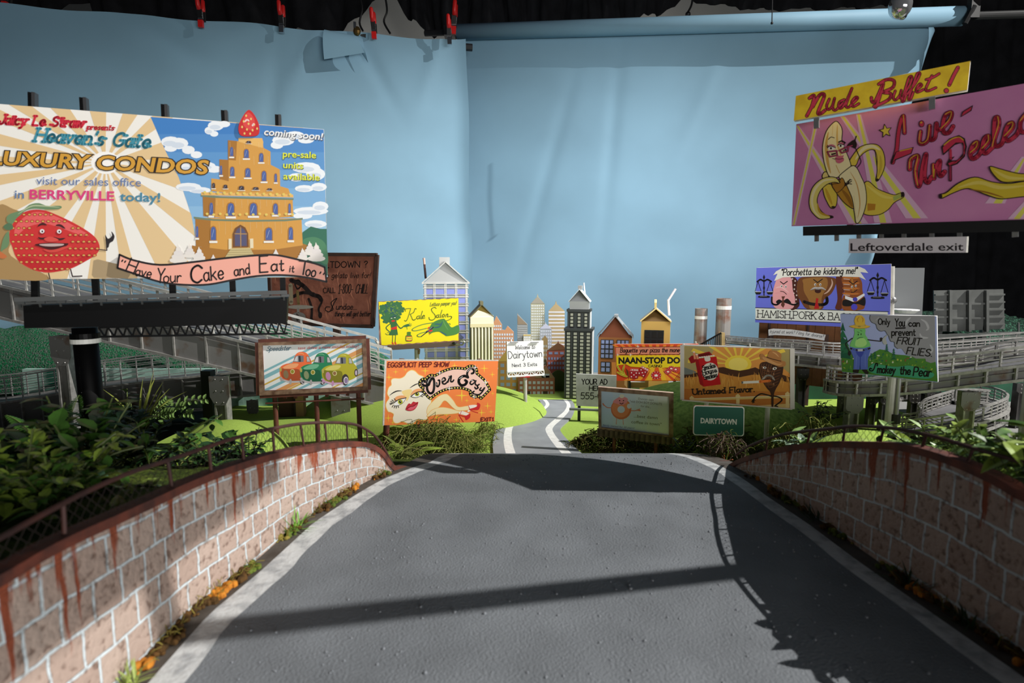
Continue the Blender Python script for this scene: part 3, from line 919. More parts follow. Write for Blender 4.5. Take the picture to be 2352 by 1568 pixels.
    def hand(self, text, x0, y0, x1, y1, h, w, c, shear=0.0, serif=0.0, outline=None, gap=1.6, rise=None):
        """brush lettering from (x0,y0) to (x1,y1) along the baseline, cap height h, stroke w"""
        adv = []
        tot = 0.0
        for ch in text:
            adv.append(tot)
            tot += glyph(ch)[0] + gap
        tot -= gap
        L = math.hypot(x1 - x0, y1 - y0)
        ux, uy = (x1 - x0) / L, (y1 - y0) / L
        k, s = L / tot, h / 10.0
        strokes = []
        for ch, a in zip(text, adv):
            for st in glyph(ch)[1]:
                P = []
                for gx, gy in st:
                    t = (a + gx) * k + shear * gy * s
                    yy = gy * s + (rise(t / L) if rise else 0)
                    P.append((x0 + ux * t + uy * yy, y0 + uy * t - ux * yy))
                strokes.append(P)
                if serif and ch.isalpha() and len(P) > 1:
                    for e, f_ in ((P[0], P[1]), (P[-1], P[-2])):
                        if abs(e[1] - f_[1]) > abs(e[0] - f_[0]) * 0.6:
                            strokes.append([(e[0] - serif * ux, e[1] - serif * uy), (e[0] + serif * ux, e[1] + serif * uy)])
        self.off += self.step
        if outline:
            for P in strokes:
                self.off -= self.step * .5
                self.line(P, w + outline[0], outline[1], smooth=False)
            self.off += self.step
        for P in strokes:
            self.off -= self.step * .5
            self.line(P, w, c, smooth=False)
        self.off += self.step * 2
        return self
    def type(self, text, x0, y0, x1, y1, h, c, bold=0.0, shear=0.0, outline=None):
        vs, fs = type_mesh(text, bold)
        W = max(v[0] for v in vs)
        mn = min(v[0] for v in vs)
        L = math.hypot(x1 - x0, y1 - y0)
        ux, uy = (x1 - x0) / L, (y1 - y0) / L
        def put(vs, col, dx=0, dy=0):
            self.off += self.step
            P = []
            for vx, vy in vs:
                t = (vx - mn) / (W - mn) * L + shear * vy * h
                P.append(self.on(x0 + dx + ux * t + uy * vy * h, y0 + dy + uy * t - ux * vy * h, self.off))
            self.mb.raw(P, fs, self._m(col))
        if outline:
            ov, of = type_mesh(text, bold + outline[0])
            self.off += self.step
            P = []
            for vx, vy in ov:
                t = (vx - mn) / (W - mn) * L + shear * vy * h
                P.append(self.on(x0 + ux * t + uy * vy * h, y0 + uy * t - ux * vy * h, self.off))
            self.mb.raw(P, of, self._m(outline[1]))
        put(vs, c)
        return self
M_WOOD = mat('weathered_wood', (150, 122, 98), 0.8, c2=(96, 66, 48), vscale=60, bump=0.4, bscale=200, bdist=0.001)
M_RWOOD = mat('red_brown_wood', (104, 54, 40), 0.7, c2=(78, 42, 32), vscale=50)
M_DWOOD = mat('dark_brown_wood', (52, 34, 26), 0.8, var=0.3, vscale=40)
M_FOAM = mat('white_foam_board', (226, 222, 214), 0.8, var=-0.1, vscale=150, bump=0.4, bscale=400, bdist=0.001)
M_WPOST = mat('white_post_paint', (196, 194, 186), 0.5, var=-0.12, vscale=30)
M_STEEL = mat('brushed_steel', (150, 150, 150), 0.38, metal=0.8, var=0.12, vscale=30)
def post(parent, a, b, r, m, name='post', n=12, label=None):
    k = MB()
    k.tube([a, b], r, m, n)
    return k.build(name, parent, label=label)
def bpost(parent, a, b, w, m, name='post'):
    k = MB()
    k.bar(a, b, w, w, m, up=(0, 1, 0))
    return k.build(name, parent)
BLK = (24, 20, 20)
# ------------------------------------------------------------------ orange peep-show board
s = Sign([(886, 827), (1144.5, 828), (1136, 967.5), (879, 977)], 1.455, 1.55, 0.012)
base = at(884, 1042, 1.46)
r = thing('billboard', 'orange billboard painted with a blonde woman\'s face, legs and red heels', 'billboard', base)
s.slab(paint((255, 140, 72)), M_FOAM)
s.crop(870, 810, 0.1233)
s.poly([(108, 118), (2232, 130), (2230, 152), (145, 150), (104, 1355), (72, 1355)], M_FOAM)
for x, y, R in [(190, 455, 75), (315, 355, 60), (495, 315, 45), (865, 335, 90), (1410, 240, 70), (1965, 290, 85), (2115, 405, 65), (1545, 795, 130), (1640, 890, 50),
                (2025, 990, 80), (2090, 1100, 62), (1915, 1115, 85), (1080, 1200, 90), (1260, 1155, 55), (1440, 1245, 65), (175, 1215, 88), (260, 1300, 50), (1080, 810, 45), (2120, 755, 45)]:
    s.star4(x, y, R, (255, 214, 70), 0.10)
face = [(600, 330), (670, 345), (740, 410), (830, 455), (850, 560), (860, 760), (930, 850), (970, 880), (960, 960), (905, 1040), (900, 1150), (890, 1235), (790, 1250), (720, 1240), (640, 1310), (560, 1320), (490, 1290), (430, 1275), (350, 1305), (290, 1290), (265, 1220), (280, 1140), (220, 1100), (180, 1090), (140, 1000), (150, 920), (200, 840), (165, 760), (190, 650), (240, 600), (235, 520), (280, 480), (400, 480), (480, 440), (530, 370)]
s.poly([((x - 540) * 1.035 + 540, (y - 820) * 1.03 + 820) for x, y in face], (255, 208, 110), True)
s.poly(face, (255, 244, 220), True)
s.poly([(430, 720), (560, 680), (620, 700), (580, 800), (520, 900), (470, 800)], (255, 226, 150), True)
for pts in ([(905, 1030), (1000, 910), (1130, 800), (1250, 765), (1310, 800), (1390, 890), (1480, 1005), (1660, 990), (1675, 1060), (1480, 1075), (1380, 1020), (1230, 890), (1120, 1010), (920, 1150)],
            [(912, 1150), (1000, 1060), (1150, 1015), (1300, 1030), (1480, 1080), (1530, 1092), (1480, 1122), (1330, 1140), (1100, 1150), (908, 1188)]):
    s.poly(pts, (255, 236, 186), True)
    s.line(pts, 9, (250, 196, 110), closed=True)
s.poly([(1660, 985), (1790, 968), (1835, 995), (1760, 1030), (1680, 1100), (1650, 1085), (1700, 1030)], (255, 244, 232), True)
s.poly([(1530, 1085), (1600, 1095), (1680, 1135), (1640, 1165), (1560, 1150), (1490, 1130)], (255, 244, 232), True)
RED = (214, 40, 44)
s.poly([(1832, 928), (1888, 955), (1882, 1020), (1845, 1065), (1700, 1062), (1690, 1045), (1790, 1015), (1832, 985)], RED, True)
s.line([(1690, 1060), (1760, 1090), (1845, 1116)], 14, RED, True); s.line([(1672, 985), (1690, 1050)], 10, RED)
s.poly([(1480, 1145), (1560, 1165), (1620, 1170), (1700, 1130), (1705, 1170), (1690, 1215), (1625, 1252), (1600, 1200), (1540, 1180)], RED, True)
s.line([(1495, 1160), (1530, 1215), (1575, 1285)], 15, RED); s.line([(1540, 1080), (1520, 1140)], 9, RED)
# marquee
path = [(960, 855), (915, 820), (870, 765), (815, 700), (830, 655), (790, 640), (760, 600), (760, 545), (800, 495), (840, 482), (875, 495), (905, 450), (955, 418), (1000, 415), (1040, 430), (1085, 405), (1180, 352), (1280, 312), (1390, 288), (1440, 284), (1550, 290), (1610, 300), (1645, 268), (1690, 246), (1745, 244), (1800, 270), (1827, 325), (1825, 385), (1875, 425), (1925, 468), (1965, 505), (2015, 580), (2045, 632), (2070, 685), (2025, 730), (1985, 770), (1945, 810), (1905, 850), (1860, 808), (1800, 825), (1725, 798), (1703, 755), (1708, 710), (1655, 685), (1600, 668), (1550, 655), (1450, 650), (1400, 653), (1320, 662), (1270, 675), (1220, 690), (1130, 728), (1085, 757), (1040, 785), (1005, 815)]
s.poly(path, (250, 206, 190))
s.line(path, 50, BLK, smooth=False, closed=True)
acc = 0
for (xa, ya), (xb, yb) in zip(path, path[1:] + path[:1]):
    d = math.hypot(xb - xa, yb - ya)
    while acc < d:
        s.off -= s.step * .5
        s.ell(xa + (xb - xa) * acc / d, ya + (yb - ya) * acc / d, 13, 14, (255, 236, 110), n=8)
        acc += 54
    acc -= d
s.off += s.step
for w, c in ((52, BLK),):
    s.line([(985, 480), (930, 480), (900, 560), (905, 690), (950, 750), (1005, 735), (1030, 650), (1030, 520), (1000, 470), (950, 540), (925, 600), (850, 610), (812, 575), (830, 530), (862, 540)], 44, BLK)
s.line([(1075, 560), (1080, 615), (1105, 625), (1130, 580), (1132, 515), (1110, 510)], 32, BLK)
s.line([(1185, 545), (1240, 505), (1222, 465), (1188, 490), (1188, 565), (1235, 578), (1285, 530)], 30, BLK)
s.line([(1285, 545), (1305, 490), (1310, 440)], 30, BLK); s.line([(1312, 480), (1345, 430), (1350, 450), (1340, 530), (1375, 535), (1395, 505)], 28, BLK)
s.line([(1730, 385), (1765, 370), (1770, 320), (1720, 295), (1670, 325), (1645, 390), (1660, 450)], 38, BLK)
s.line([(1660, 455), (1590, 430), (1510, 470), (1490, 540), (1530, 600), (1600, 595), (1640, 540), (1610, 510)], 50, BLK)
s.line([(1800, 530), (1750, 505), (1700, 555), (1730, 590), (1790, 545), (1810, 520)], 28, BLK); s.line([(1800, 520), (1800, 590), (1830, 600)], 26, BLK)
s.line([(1870, 585), (1835, 620), (1850, 650), (1810, 670), (1790, 640)], 28, BLK)
s.line([(1905, 650), (1880, 690), (1920, 700), (1965, 655)], 26, BLK); s.line([(1970, 650), (1930, 720), (1870, 775), (1790, 770), (1745, 740), (1775, 715)], 28, BLK)
for p in ([(912, 560), (930, 500), (960, 475)], [(1065, 560), (1072, 600)], [(1180, 520), (1200, 480)], [(1650, 350), (1690, 308), (1730, 300)], [(1500, 480), (1560, 440)], [(1720, 520), (1755, 505)], [(815, 570), (830, 540)], [(1300, 470), (1308, 440)]):
    s.line(p, 9, (236, 232, 230))
for x, y, R in ((1130, 370, 65), (1795, 270, 62), (1990, 545, 80), (1315, 660, 72), (1775, 820, 62)):
    s.star4(x, y, R, (255, 250, 246), 0.10)
# face
s.poly([(290, 870), (320, 820), (390, 795), (470, 797), (512, 840), (400, 855), (310, 890)], (250, 176, 116), True)
s.poly([(285, 955), (380, 870), (510, 840), (470, 915), (390, 975), (310, 985)], (255, 253, 248), True)
s.ell(400, 912, 46, 46, (196, 204, 60)); s.ell(400, 910, 24, 26, (40, 36, 20)); s.ell(408, 902, 7, 7, (250, 250, 240))
s.line([(215, 960), (285, 925), (380, 866), (510, 838)], 15, BLK); s.line([(290, 985), (360, 980), (450, 930), (505, 850)], 8, BLK)
for a_, b_ in (((240, 935), (205, 940)), ((260, 920), (220, 900)), ((285, 905), (245, 872)), ((300, 985), (290, 1025)), ((330, 990), (328, 1030)), ((270, 975), (250, 1010)), ((360, 985), (372, 1018)), ((320, 890), (290, 852))):
    s.line([a_, b_], 11, BLK, False)
s.poly([(596, 790), (640, 705), (720, 668), (790, 672), (800, 712), (700, 735), (640, 765)], (250, 176, 116), True)
s.poly([(608, 805), (700, 742), (832, 740), (785, 795), (690, 830)], (255, 253, 248), True)
s.ell(712, 768, 44, 40, (196, 204, 60)); s.ell(712, 766, 23, 24, (40, 36, 20)); s.ell(720, 758, 7, 7, (250, 250, 240))
s.line([(600, 812), (660, 762), (760, 722), (865, 765)], 15, BLK); s.line([(610, 820), (700, 832), (790, 795), (840, 745)], 8, BLK)
for a_, b_ in (((820, 740), (880, 770)), ((800, 770), (850, 790)), ((780, 795), (820, 815)), ((780, 720), (830, 690))):
    s.line([a_, b_], 11, BLK, False)
s.line([(205, 790), (270, 740), (350, 708), (432, 706)], 20, BLK, taper=True); s.line([(578, 655), (640, 612), (700, 582), (770, 562)], 18, BLK, taper=True)
s.poly([(503, 1058), (530, 980), (562, 940), (600, 952), (640, 908), (690, 920), (735, 916), (715, 985), (670, 1050), (590, 1080)], (206, 48, 62), True)
s.poly([(540, 1045), (600, 1005), (660, 995), (705, 960), (690, 1010), (640, 1050), (590, 1066)], (232, 100, 120), True)
s.line([(515, 1040), (590, 1000), (640, 992), (722, 930)], 11, (110, 16, 26))
s.hand('EGGSPLICIT PEEP SHOW', 168, 266, 1305, 256, 86, 15, (116, 18, 30), 0.10)
s.hand('EXIT1', 1905, 1270, 2138, 1266, 66, 13, (116, 18, 30), 0.05)
s.mb.build('panel', r)
post(r, at(888, 975, 1.462), at(884, 1046, 1.462), 0.0080, M_RUST, label='rusty post')
post(r, at(961, 972, 1.49), at(961, 1030, 1.49), 0.0055, M_WOOD)
for i in (0.15, 0.85):
    a, b_ = s.raw_on((886 + 258 * i, 826)), s.raw_on((882 + 258 * i, 974))
    k = MB(); k.bar(a - s.n * 0.017, b_ - s.n * 0.017, 0.012, 0.010, M_WOOD, up=s.n); k.build('backing_strip', r)

# ------------------------------------------------------------------ yellow salon board
s = Sign([(868.5, 692.6), (1053, 684), (1055, 784), (871, 795)], 1.94, 1.985, 0.012)
base = at(960, 960, 1.97); base.z = GZ + 0.09
r = thing('billboard', 'yellow billboard with a leafy-haired figure and a big green hand', 'billboard', base)
s.slab(mat('brown_cardboard', (164, 128, 106), 0.8, c2=(110, 76, 60), vscale=80))
s.crop(860, 675, 0.08929)
YEL = (250, 232, 28)
edge = [(x, 205 - (x - 110) * 0.047 + 8 * math.sin(x * .031) + 5 * math.sin(x * .083)) for x in range(110, 2160, 60)] + [(2160, y) for y in range(112, 1190, 120)] + \
       [(x, 1190 + (2165 - x) * 0.064 + 8 * math.sin(x * .027)) for x in range(2160, 140, -60)]
s.poly(edge, YEL)
hair = [(280, 280), (340, 215), (450, 205), (520, 230), (590, 205), (690, 225), (690, 310), (760, 370), (740, 440), (680, 460), (680, 520), (620, 560), (650, 610), (600, 650), (560, 630), (400, 720), (300, 745), (240, 730), (250, 660), (190, 620), (210, 520), (140, 480), (130, 430), (150, 310), (210, 295)]
G1, G2, G3 = (62, 116, 72), (108, 146, 66), (52, 96, 104)
s.poly(hair, G1, True)
for i, (x, y) in enumerate(hair):
    s.off -= s.step * .5; s.ell(x + (430 - x) * .06, y + (460 - y) * .06, 42, 38, G1, n=10)
for i in range(70):
    a, q = ru(0, 6.28), ru(0.05, 0.92)
    s.off -= s.step * .5; s.ell(435 + 265 * q * math.cos(a), 440 + 215 * q * math.sin(a) * (1 if math.sin(a) < 0 else .8), ru(16, 34), ru(12, 22), G2 if i % 2 else G3, ru(0, 3), 8)
s.off += 2 * s.step
s.poly([(392, 600), (560, 590), (572, 760), (582, 860), (428, 890), (415, 780), (398, 760)], (58, 110, 62))
s.poly([(430, 905), (582, 895), (606, 1050), (500, 1062), (378, 1060)], (52, 104, 60))
for x in (425, 460, 500, 540, 575):
    s.line([(x * .7 + 150, 915), (x, 1050)], 6, (86, 140, 90), False)
s.poly([(425, 872), (575, 826), (582, 905), (430, 917)], (226, 52, 48)); s.line([(440, 900), (580, 870)], 6, (150, 40, 30))
s.line([(470, 1060), (462, 1250)], 20, (90, 118, 46)); s.line([(545, 1060), (534, 1240)], 20, (90, 118, 46))
s.poly([(440, 1240), (480, 1240), (505, 1300), (460, 1290)], (216, 72, 44)); s.poly([(512, 1235), (552, 1235), (572, 1300), (520, 1285)], (216, 72, 44))
s.line([(405, 765), (300, 870), (395, 975)], 24, G1); s.line([(395, 975), (330, 1000)], 12, G1); s.line([(385, 1000), (380, 1040), (320, 1045), (285, 1015)], 14, G1)
s.line([(565, 750), (670, 880), (770, 815), (860, 790)], 28, G1); s.poly([(740, 820), (850, 770), (900, 790), (880, 830), (790, 850)], G1, True)
for b_ in ((915, 742), (950, 765), (960, 795), (940, 825), (845, 905)):
    s.line([(830, 820), b_], 11, G1, False)
s.ell(483, 692, 48, 22, (222, 50, 44), -.15); s.ell(440, 622, 24, 10, (230, 232, 220)); s.ell(525, 606, 24, 10, (230, 232, 220)); s.line([(405, 605), (440, 598), (462, 612)], 12, (40, 60, 60)); s.line([(495, 590), (530, 582), (555, 596)], 12, (40, 60, 60))
OL = (126, 142, 48)
for p in ([(800, 440), (785, 395), (850, 375), (935, 372)], [(935, 372), (905, 480), (850, 640), (810, 695), (775, 680)], [(1080, 385), (1045, 378), (1010, 470), (920, 522)], [(925, 522), (960, 600), (985, 660), (1030, 668), (1060, 640)],
          [(1160, 560), (1105, 575), (1088, 625), (1125, 640), (1158, 600)], [(1165, 555), (1155, 610), (1175, 638)], [(1235, 440), (1195, 590), (1212, 640)], [(1232, 602), (1290, 572), (1270, 545), (1235, 580), (1238, 628), (1300, 612)],
          [(1590, 370), (1545, 342), (1470, 385), (1490, 455), (1560, 540), (1560, 620), (1490, 670), (1420, 655), (1405, 600)], [(1660, 535), (1610, 545), (1592, 590), (1625, 605), (1655, 565)], [(1665, 530), (1650, 580), (1672, 602)], [(1740, 412), (1698, 555), (1712, 605)],
          [(1790, 520), (1752, 540), (1745, 585), (1780, 590), (1802, 550), (1790, 520)], [(1850, 520), (1828, 592)], [(1838, 560), (1880, 512), (1892, 540), (1880, 585), (1950, 572), (1990, 590), (1960, 640), (1890, 675), (1830, 692)]):
    s.line(p, 21, OL)
OL2 = (112, 150, 78)
s.line([(1500, 738), (1250, 780), (1040, 860), (968, 925), (1040, 946), (1180, 920), (1340, 880)], 20, OL2); s.line([(1330, 972), (1190, 1008), (1100, 1060), (1130, 1096), (1205, 1095)], 20, OL2); s.line([(1880, 765), (1940, 760), (1950, 790)], 16, OL2)
s.poly([(1500, 740), (1620, 672), (1770, 635), (1820, 660), (1900, 760), (1990, 858), (2160, 800), (2160, 1005), (1880, 1082), (1800, 1050), (1665, 970), (1500, 990), (1440, 1028), (1400, 1000), (1400, 900), (1440, 820)], (78, 136, 66), True)
for p in ([(1540, 780), (1600, 770), (1700, 780), (1760, 700)], [(1500, 860), (1600, 860), (1690, 830), (1740, 760)], [(1680, 960), (1790, 1020), (1860, 1060)]):
    s.line(p, 40, (54, 102, 108), taper=True)
s.line([(1760, 660), (1820, 800), (1900, 930)], 26, (100, 156, 84), taper=True)
s.line([(1205, 1092), (1490, 870)], 22, (40, 42, 56), False); s.line([(1340, 978), (1500, 858)], 46, (40, 42, 62), False); s.line([(1355, 955), (1490, 850)], 8, (180, 184, 196), False)
s.ell(1445, 945, 55, 24, (222, 52, 56), -.15); s.ell(1395, 868, 40, 16, (222, 52, 56), -.6); s.line([(1440, 1000), (1410, 1045)], 12, (222, 52, 56), False)
s.poly([(840, 985), (870, 972), (935, 978), (935, 1045), (965, 1075), (972, 1200), (890, 1222), (806, 1205), (805, 1080), (838, 1052)], (84, 128, 52), True)
s.poly([(818, 1090), (965, 1084), (965, 1200), (890, 1212), (815, 1196)], (224, 74, 44)); s.poly([(822, 1108), (960, 1102), (962, 1180), (890, 1192), (820, 1178)], (248, 226, 70)); s.hand('Polish', 830, 1160, 950, 1156, 34, 6, (120, 120, 40))
s.hand('Lettuce pamper you!', 1432, 312, 2100, 272, 92, 11, (120, 136, 60), 0.32)
s.mb.build('panel', r)
k = MB(); k.bar(s.raw_on((890, 799), -0.002), s.raw_on((1056, 789), -0.002), 0.02, 0.014, mat('grey_brown_bar', (92, 76, 64), 0.7)); k.build('support_rail', r)
m1 = at(957, 795, 1.98)
post(r, m1, (m1.x, m1.y, GZ + 0.075), 0.008, M_WPOST)
k = MB(); k.tube([at(951, 792, 1.972), at(955, 800, 1.965), at(963, 803, 1.968), at(962, 812, 1.975)], 0.004, M_WOOD, 8); k.build('bracket', r)
k = MB(); k.ball(at(1044, 788, 1.97), (0.008, 0.006, 0.006), M_BLACK); k.tube([at(1044, 790, 1.97), at(1062, 792, 1.965), at(1067, 785, 1.96), at(1064, 782, 1.96)], 0.003, M_STEEL, 6); k.build('sign_lamp', r)

# ------------------------------------------------------------------ car billboard
s = Sign([(594, 786), (841, 777), (845.5, 894), (597, 907)], 1.43, 1.485, 0.010)
base = at(720, 1000, 1.45)
r = thing('billboard', 'white billboard with three toy-like cars over diagonal stripes', 'billboard', base)
s.crop(590, 770, 0.11054)
q = [(125, 205), (2195, 152), (2215, 1060), (165, 1142)]
s.slab(paint((238, 240, 240)), M_RWOOD)
def band(c0, th, col):
    P = clip_poly(clip_poly(q, .49, 1, c0 + th / 2), -.49, -1, -(c0 - th / 2))
    if len(P) > 2:
        s.off -= s.step * .5
        s.poly(P, col)
T_, O_, C_ = (134, 186, 196), (226, 160, 96), (214, 178, 78)
for c0, th, col in ((820, 50, T_), (945, 85, T_), (1100, 36, C_), (1228, 62, T_), (1375, 100, O_), (1450, 36, C_), (1545, 52, T_), (1690, 92, T_), (1860, 30, C_), (1965, 52, T_), (2105, 90, O_)):
    band(c0, th, col)
s.off += s.step
def car(dx, dy, col, hi, trim, last):
    P = lambda L: [(x + dx, y + dy) for x, y in L]
    dk = tuple(c * .72 for c in col)
    if last:
        s.poly(P([(1150, 560), (1215, 680), (1200, 800), (1120, 870), (960, 900), (900, 700), (1000, 520)]), col, True)
        s.ell(1185 + dx, 740 + dy, 38, 78, (60, 50, 56)); s.ell(1187 + dx, 742 + dy, 24, 52, (206, 190, 208))
    s.poly(P([(475, 690), (520, 630), (620, 588), (740, 565), (790, 430), (850, 360), (950, 340), (1040, 375), (1100, 470), (1135, 560), (1140, 700), (1020, 840), (920, 880), (890, 960), (700, 950), (540, 905), (482, 830)]), col, True)
    s.poly(P([(520, 690), (700, 700), (850, 700), (900, 760), (890, 940), (700, 940), (550, 890), (500, 800)]), dk, True)
    s.poly(P([(560, 650), (700, 590), (860, 590), (820, 660), (700, 690), (560, 690)]), hi, True)
    s.poly(P([(752, 548), (800, 432), (880, 415), (972, 422), (972, 550), (860, 556)]), (120, 122, 128)); s.poly(P([(870, 430), (905, 425), (915, 545), (880, 550)]), (50, 50, 56)); s.poly(P([(770, 535), (815, 440), (850, 430), (850, 540)]), (214, 214, 216))
    s.poly(P([(1030, 430), (1080, 440), (1115, 550), (1035, 552)]), (190, 190, 190)); s.line(P([(1030, 430), (1080, 440), (1115, 550), (1035, 552)]), 10, dk, False, closed=True)
    s.line(P([(850, 380), (930, 372), (985, 400)]), 16, hi, taper=True)
    s.ell(605 + dx, 810 + dy, 52, 88, trim, -.18); s.ell(740 + dx, 752 + dy, 46, 50, (226, 220, 160)); s.ell(738 + dx, 752 + dy, 34, 38, (150, 140, 46) if not last else (150, 110, 70)); s.ell(492 + dx, 706 + dy, 24, 46, (190, 176, 96), -.15)
    wx = 960 if last else 950
    s.ell(wx + dx, (885 if last else 960) + dy, 72 if last else 58, 118 if last else 56, (62, 54, 58)); s.ell(wx + 14 + dx, (900 if last else 965) + dy, 50 if last else 40, 78 if last else 40, (236, 232, 232)); s.ell(wx + 16 + dx, (902 if last else 967) + dy, 38 if last else 26, 62 if last else 26, (150, 130, 170) if last else (100, 90, 100))
    bm = (206, 150, 190) if last else (176, 172, 172)
    s.line(P([(490, 885), (560, 930), (700, 962), (900, 958)]), 40, bm); s.line(P([(500, 900), (570, 935), (700, 968), (890, 966)]), 10, (230, 222, 226))
    s.ell(505 + dx, 905 + dy, 24, 46, bm, -.1); s.ell(700 + dx, 960 + dy, 26, 58, bm)
car(0, 0, (246, 116, 66), (250, 172, 120), (140, 120, 88), False)
car(425, 15, (42, 136, 92), (120, 186, 148), (140, 150, 110), False)
car(878, 35, (186, 178, 48), (222, 212, 110), (196, 140, 176), True)
s.hand('Speedster', 200, 322, 690, 302, 88, 12, (84, 122, 142), .42, serif=5)
s.type('test drive a new model today!', 850, 292, 2110, 250, 62, (214, 78, 76), 0.004, .18)
s.mb.build('panel', r)
k = MB()
I = [s.on(*p) for p in q]
O = [s.raw_on(p) for p in s.quad]
for i in range(4):
    j = (i + 1) % 4
    k.prism([O[i] + s.n * .0005, O[j] + s.n * .0005, I[j] + s.n * .0005, I[i] + s.n * .0005], s.n * 0.006, M_WOOD, M_RWOOD)
    k.bar(O[i] + s.n * 0.002, O[j] + s.n * .002, 0.016, 0.004, M_RWOOD, up=s.n)
k.build('frame', r)
for x, big in ((628, 1), (652, 0), (676, 0), (701, 0), (724, 1), (749, 0), (774, 0), (797, 0), (822, 1)):
    a = s.raw_on((x, 902 - (x - 597) * .05), -0.014)
    if big:
        g = at(x, 1010, a.y); post(r, a + Vector((0, 0, .03)), (a.x, a.y, 0.985), 0.0062, M_RWOOD, label='red-brown post')
    else:
        k = MB(); k.bar(a + Vector((0, 0, .03)), a - Vector((0, 0, .022)), 0.0075, 0.0075, M_RWOOD, up=(0, 1, 0)); k.build('stub_post', r)
k = MB(); k.tube([s.raw_on((609, 927), -0.004), s.raw_on((837, 916), -0.004)], 0.0026, M_RWOOD, 8); k.build('cross_rail', r)

# ------------------------------------------------------------------ brown sundae board
s = Sign([(618, 583), (867, 585), (857, 749.5), (625, 741)], 2.05, 1.99, 0.014)
base = at(775, 800, 2.07); base.z = 0.965
r = thing('billboard', 'chocolate-brown billboard with wavy surface, half hidden behind the condo billboard', 'billboard', base)
BRN = mat('chocolate_paint', (150, 94, 74), 0.45, c2=(122, 72, 56), vscale=26, bump=0.5, bscale=30, bdist=0.006)
s.slab(BRN, M_DWOOD)
s.crop(560, 560, 0.28694)
for i in range(34):
    x = ru(220, 1040); y = ru(130, 540)
    s.off -= s.step * .5; s.line([(x, y), (x + ru(-18, 18), y + 45), (x + ru(-14, 14), y + 95)], 9, (172, 112, 88), taper=True)
s.off += 2 * s.step
s.hand('MELTDOWN ?', 560, 192, 990, 186, 48, 7, BLK, .05)
s.hand('that we gelato live for!', 520, 272, 1012, 272, 42, 5, BLK, .18)
s.hand('CALL', 638, 393, 732, 390, 40, 6, BLK); s.hand('1-800-', 758, 396, 870, 394, 72, 6, BLK, .12); s.hand('CHILL', 892, 396, 990, 394, 72, 6, BLK, .22)
s.line([(690, 505), (660, 505), (655, 530), (690, 540), (725, 470), (745, 435), (700, 470), (715, 520), (700, 535)], 7, BLK)
s.hand('undae...', 740, 525, 905, 525, 46, 6, BLK, .15); s.hand('things will get better', 726, 578, 1010, 578, 40, 5, BLK, .25)
for p, w in (([(380, 290), (470, 330), (540, 400), (600, 420), (620, 450)], 34), ([(520, 440), (545, 520), (540, 610)], 20), ([(600, 420), (625, 460), (600, 520), (612, 575)], 16), ([(400, 420), (470, 390), (560, 400)], 26), ([(395, 300), (440, 290), (460, 330), (430, 360), (410, 320)], 12)):
    s.line(p, w, (38, 28, 26))
s.ell(545, 618, 14, 26, (38, 28, 26)); s.ell(612, 570, 16, 26, (38, 28, 26))
s.ell(450, 505, 110, 16, (150, 144, 132)); s.line([(375, 330), (380, 470)], 34, (150, 138, 112)); s.line([(430, 380), (440, 480)], 22, (120, 100, 60)); s.ell(438, 585, 58, 40, (128, 122, 116)); s.ell(430, 585, 12, 34, (70, 62, 58)); s.line([(435, 520), (437, 555)], 20, (140, 134, 126))
s.mb.build('panel', r)
k = MB(); TL, TR, BR, BL = [s.raw_on(p) for p in s.quad]
for a, b_ in ((TL, TR), (BL, BR), (TL, BL), (TR, BR)):
    k.bar(a + s.n * 0.002, b_ + s.n * 0.002, 0.012, 0.012, M_DWOOD, up=s.n)
k.build('frame', r)
k = MB(); k.bar(at(773, 735, 2.06), (at(773, 735, 2.06).x, 2.06, 0.965), 0.024, 0.020, M_DWOOD, up=(0, 1, 0)); k.build('post', r)

# ------------------------------------------------------------------ white welcome sign
s = Sign([(1164, 785), (1248, 782), (1248.5, 848.6), (1165, 853)], 1.785, 1.82, 0.006)
base = atz(1206, 945, GZ + .002)
r = thing('welcome_sign', 'small white sign on a single pole beside the winding road', 'sign', base)
s.slab(paint((248, 248, 246)), M_FOAM)
s.crop(1120, 650, 0.17857)
s.hand('Welcome to', 352, 852, 606, 842, 46, 6, (70, 70, 74), .22, serif=4)
s.hand('Dairytown', 268, 972, 702, 946, 92, 8, (62, 62, 66), 0)
s.hand('Next 3 Exits', 316, 1078, 636, 1062, 42, 6, (70, 70, 74), 0)
s.mb.build('panel', r)
k = MB()
W_ = mat('white_plastic_strip', (240, 240, 238), 0.5)
a0, a1, b0, b1 = s.raw_on((1165, 854)), s.raw_on((1249, 849.5)), s.raw_on((1166, 864.5)), s.raw_on((1250, 860))
k.bar(a0, a1, .005, .004, W_); k.bar(b0, b1, .006, .005, W_)
for i in range(9):
    t0 = i / 8
    k.bar(a0.lerp(a1, t0), b0.lerp(b1, t0), .0022, .0022, W_, up=s.n)
    if i < 8:
        t1 = (i + 1) / 8
        k.bar((a0 if i % 2 else b0).lerp(a1 if i % 2 else b1, t0), (b0 if i % 2 else a0).lerp(b1 if i % 2 else a1, t1), .0022, .0022, W_, up=s.n)
k.build('lattice_truss', r)
for x in (1171, 1218):
    k = MB(); k.bar(s.raw_on((x, 786), .004), s.raw_on((x + 18, 785.5), .004), .004, .003, mat('grey_lamp', (150, 150, 150), .5)); k.bar(s.raw_on((x + 4, 786), 0), s.raw_on((x + 4, 780), -.004), .003, .003, W_); k.build('sign_lamp', r)
k = MB(); p_ = s.raw_on((1207, 865), -.004); k.box(p_, (.030, .014, .004), M_RED); k.build('mounting_plate', r, label='red mounting plate')
post(r, (base.x, p_.y + .002, base.z - .002), (p_.x, p_.y + .002, p_.z), 0.0062, M_WPOST, 'pole')
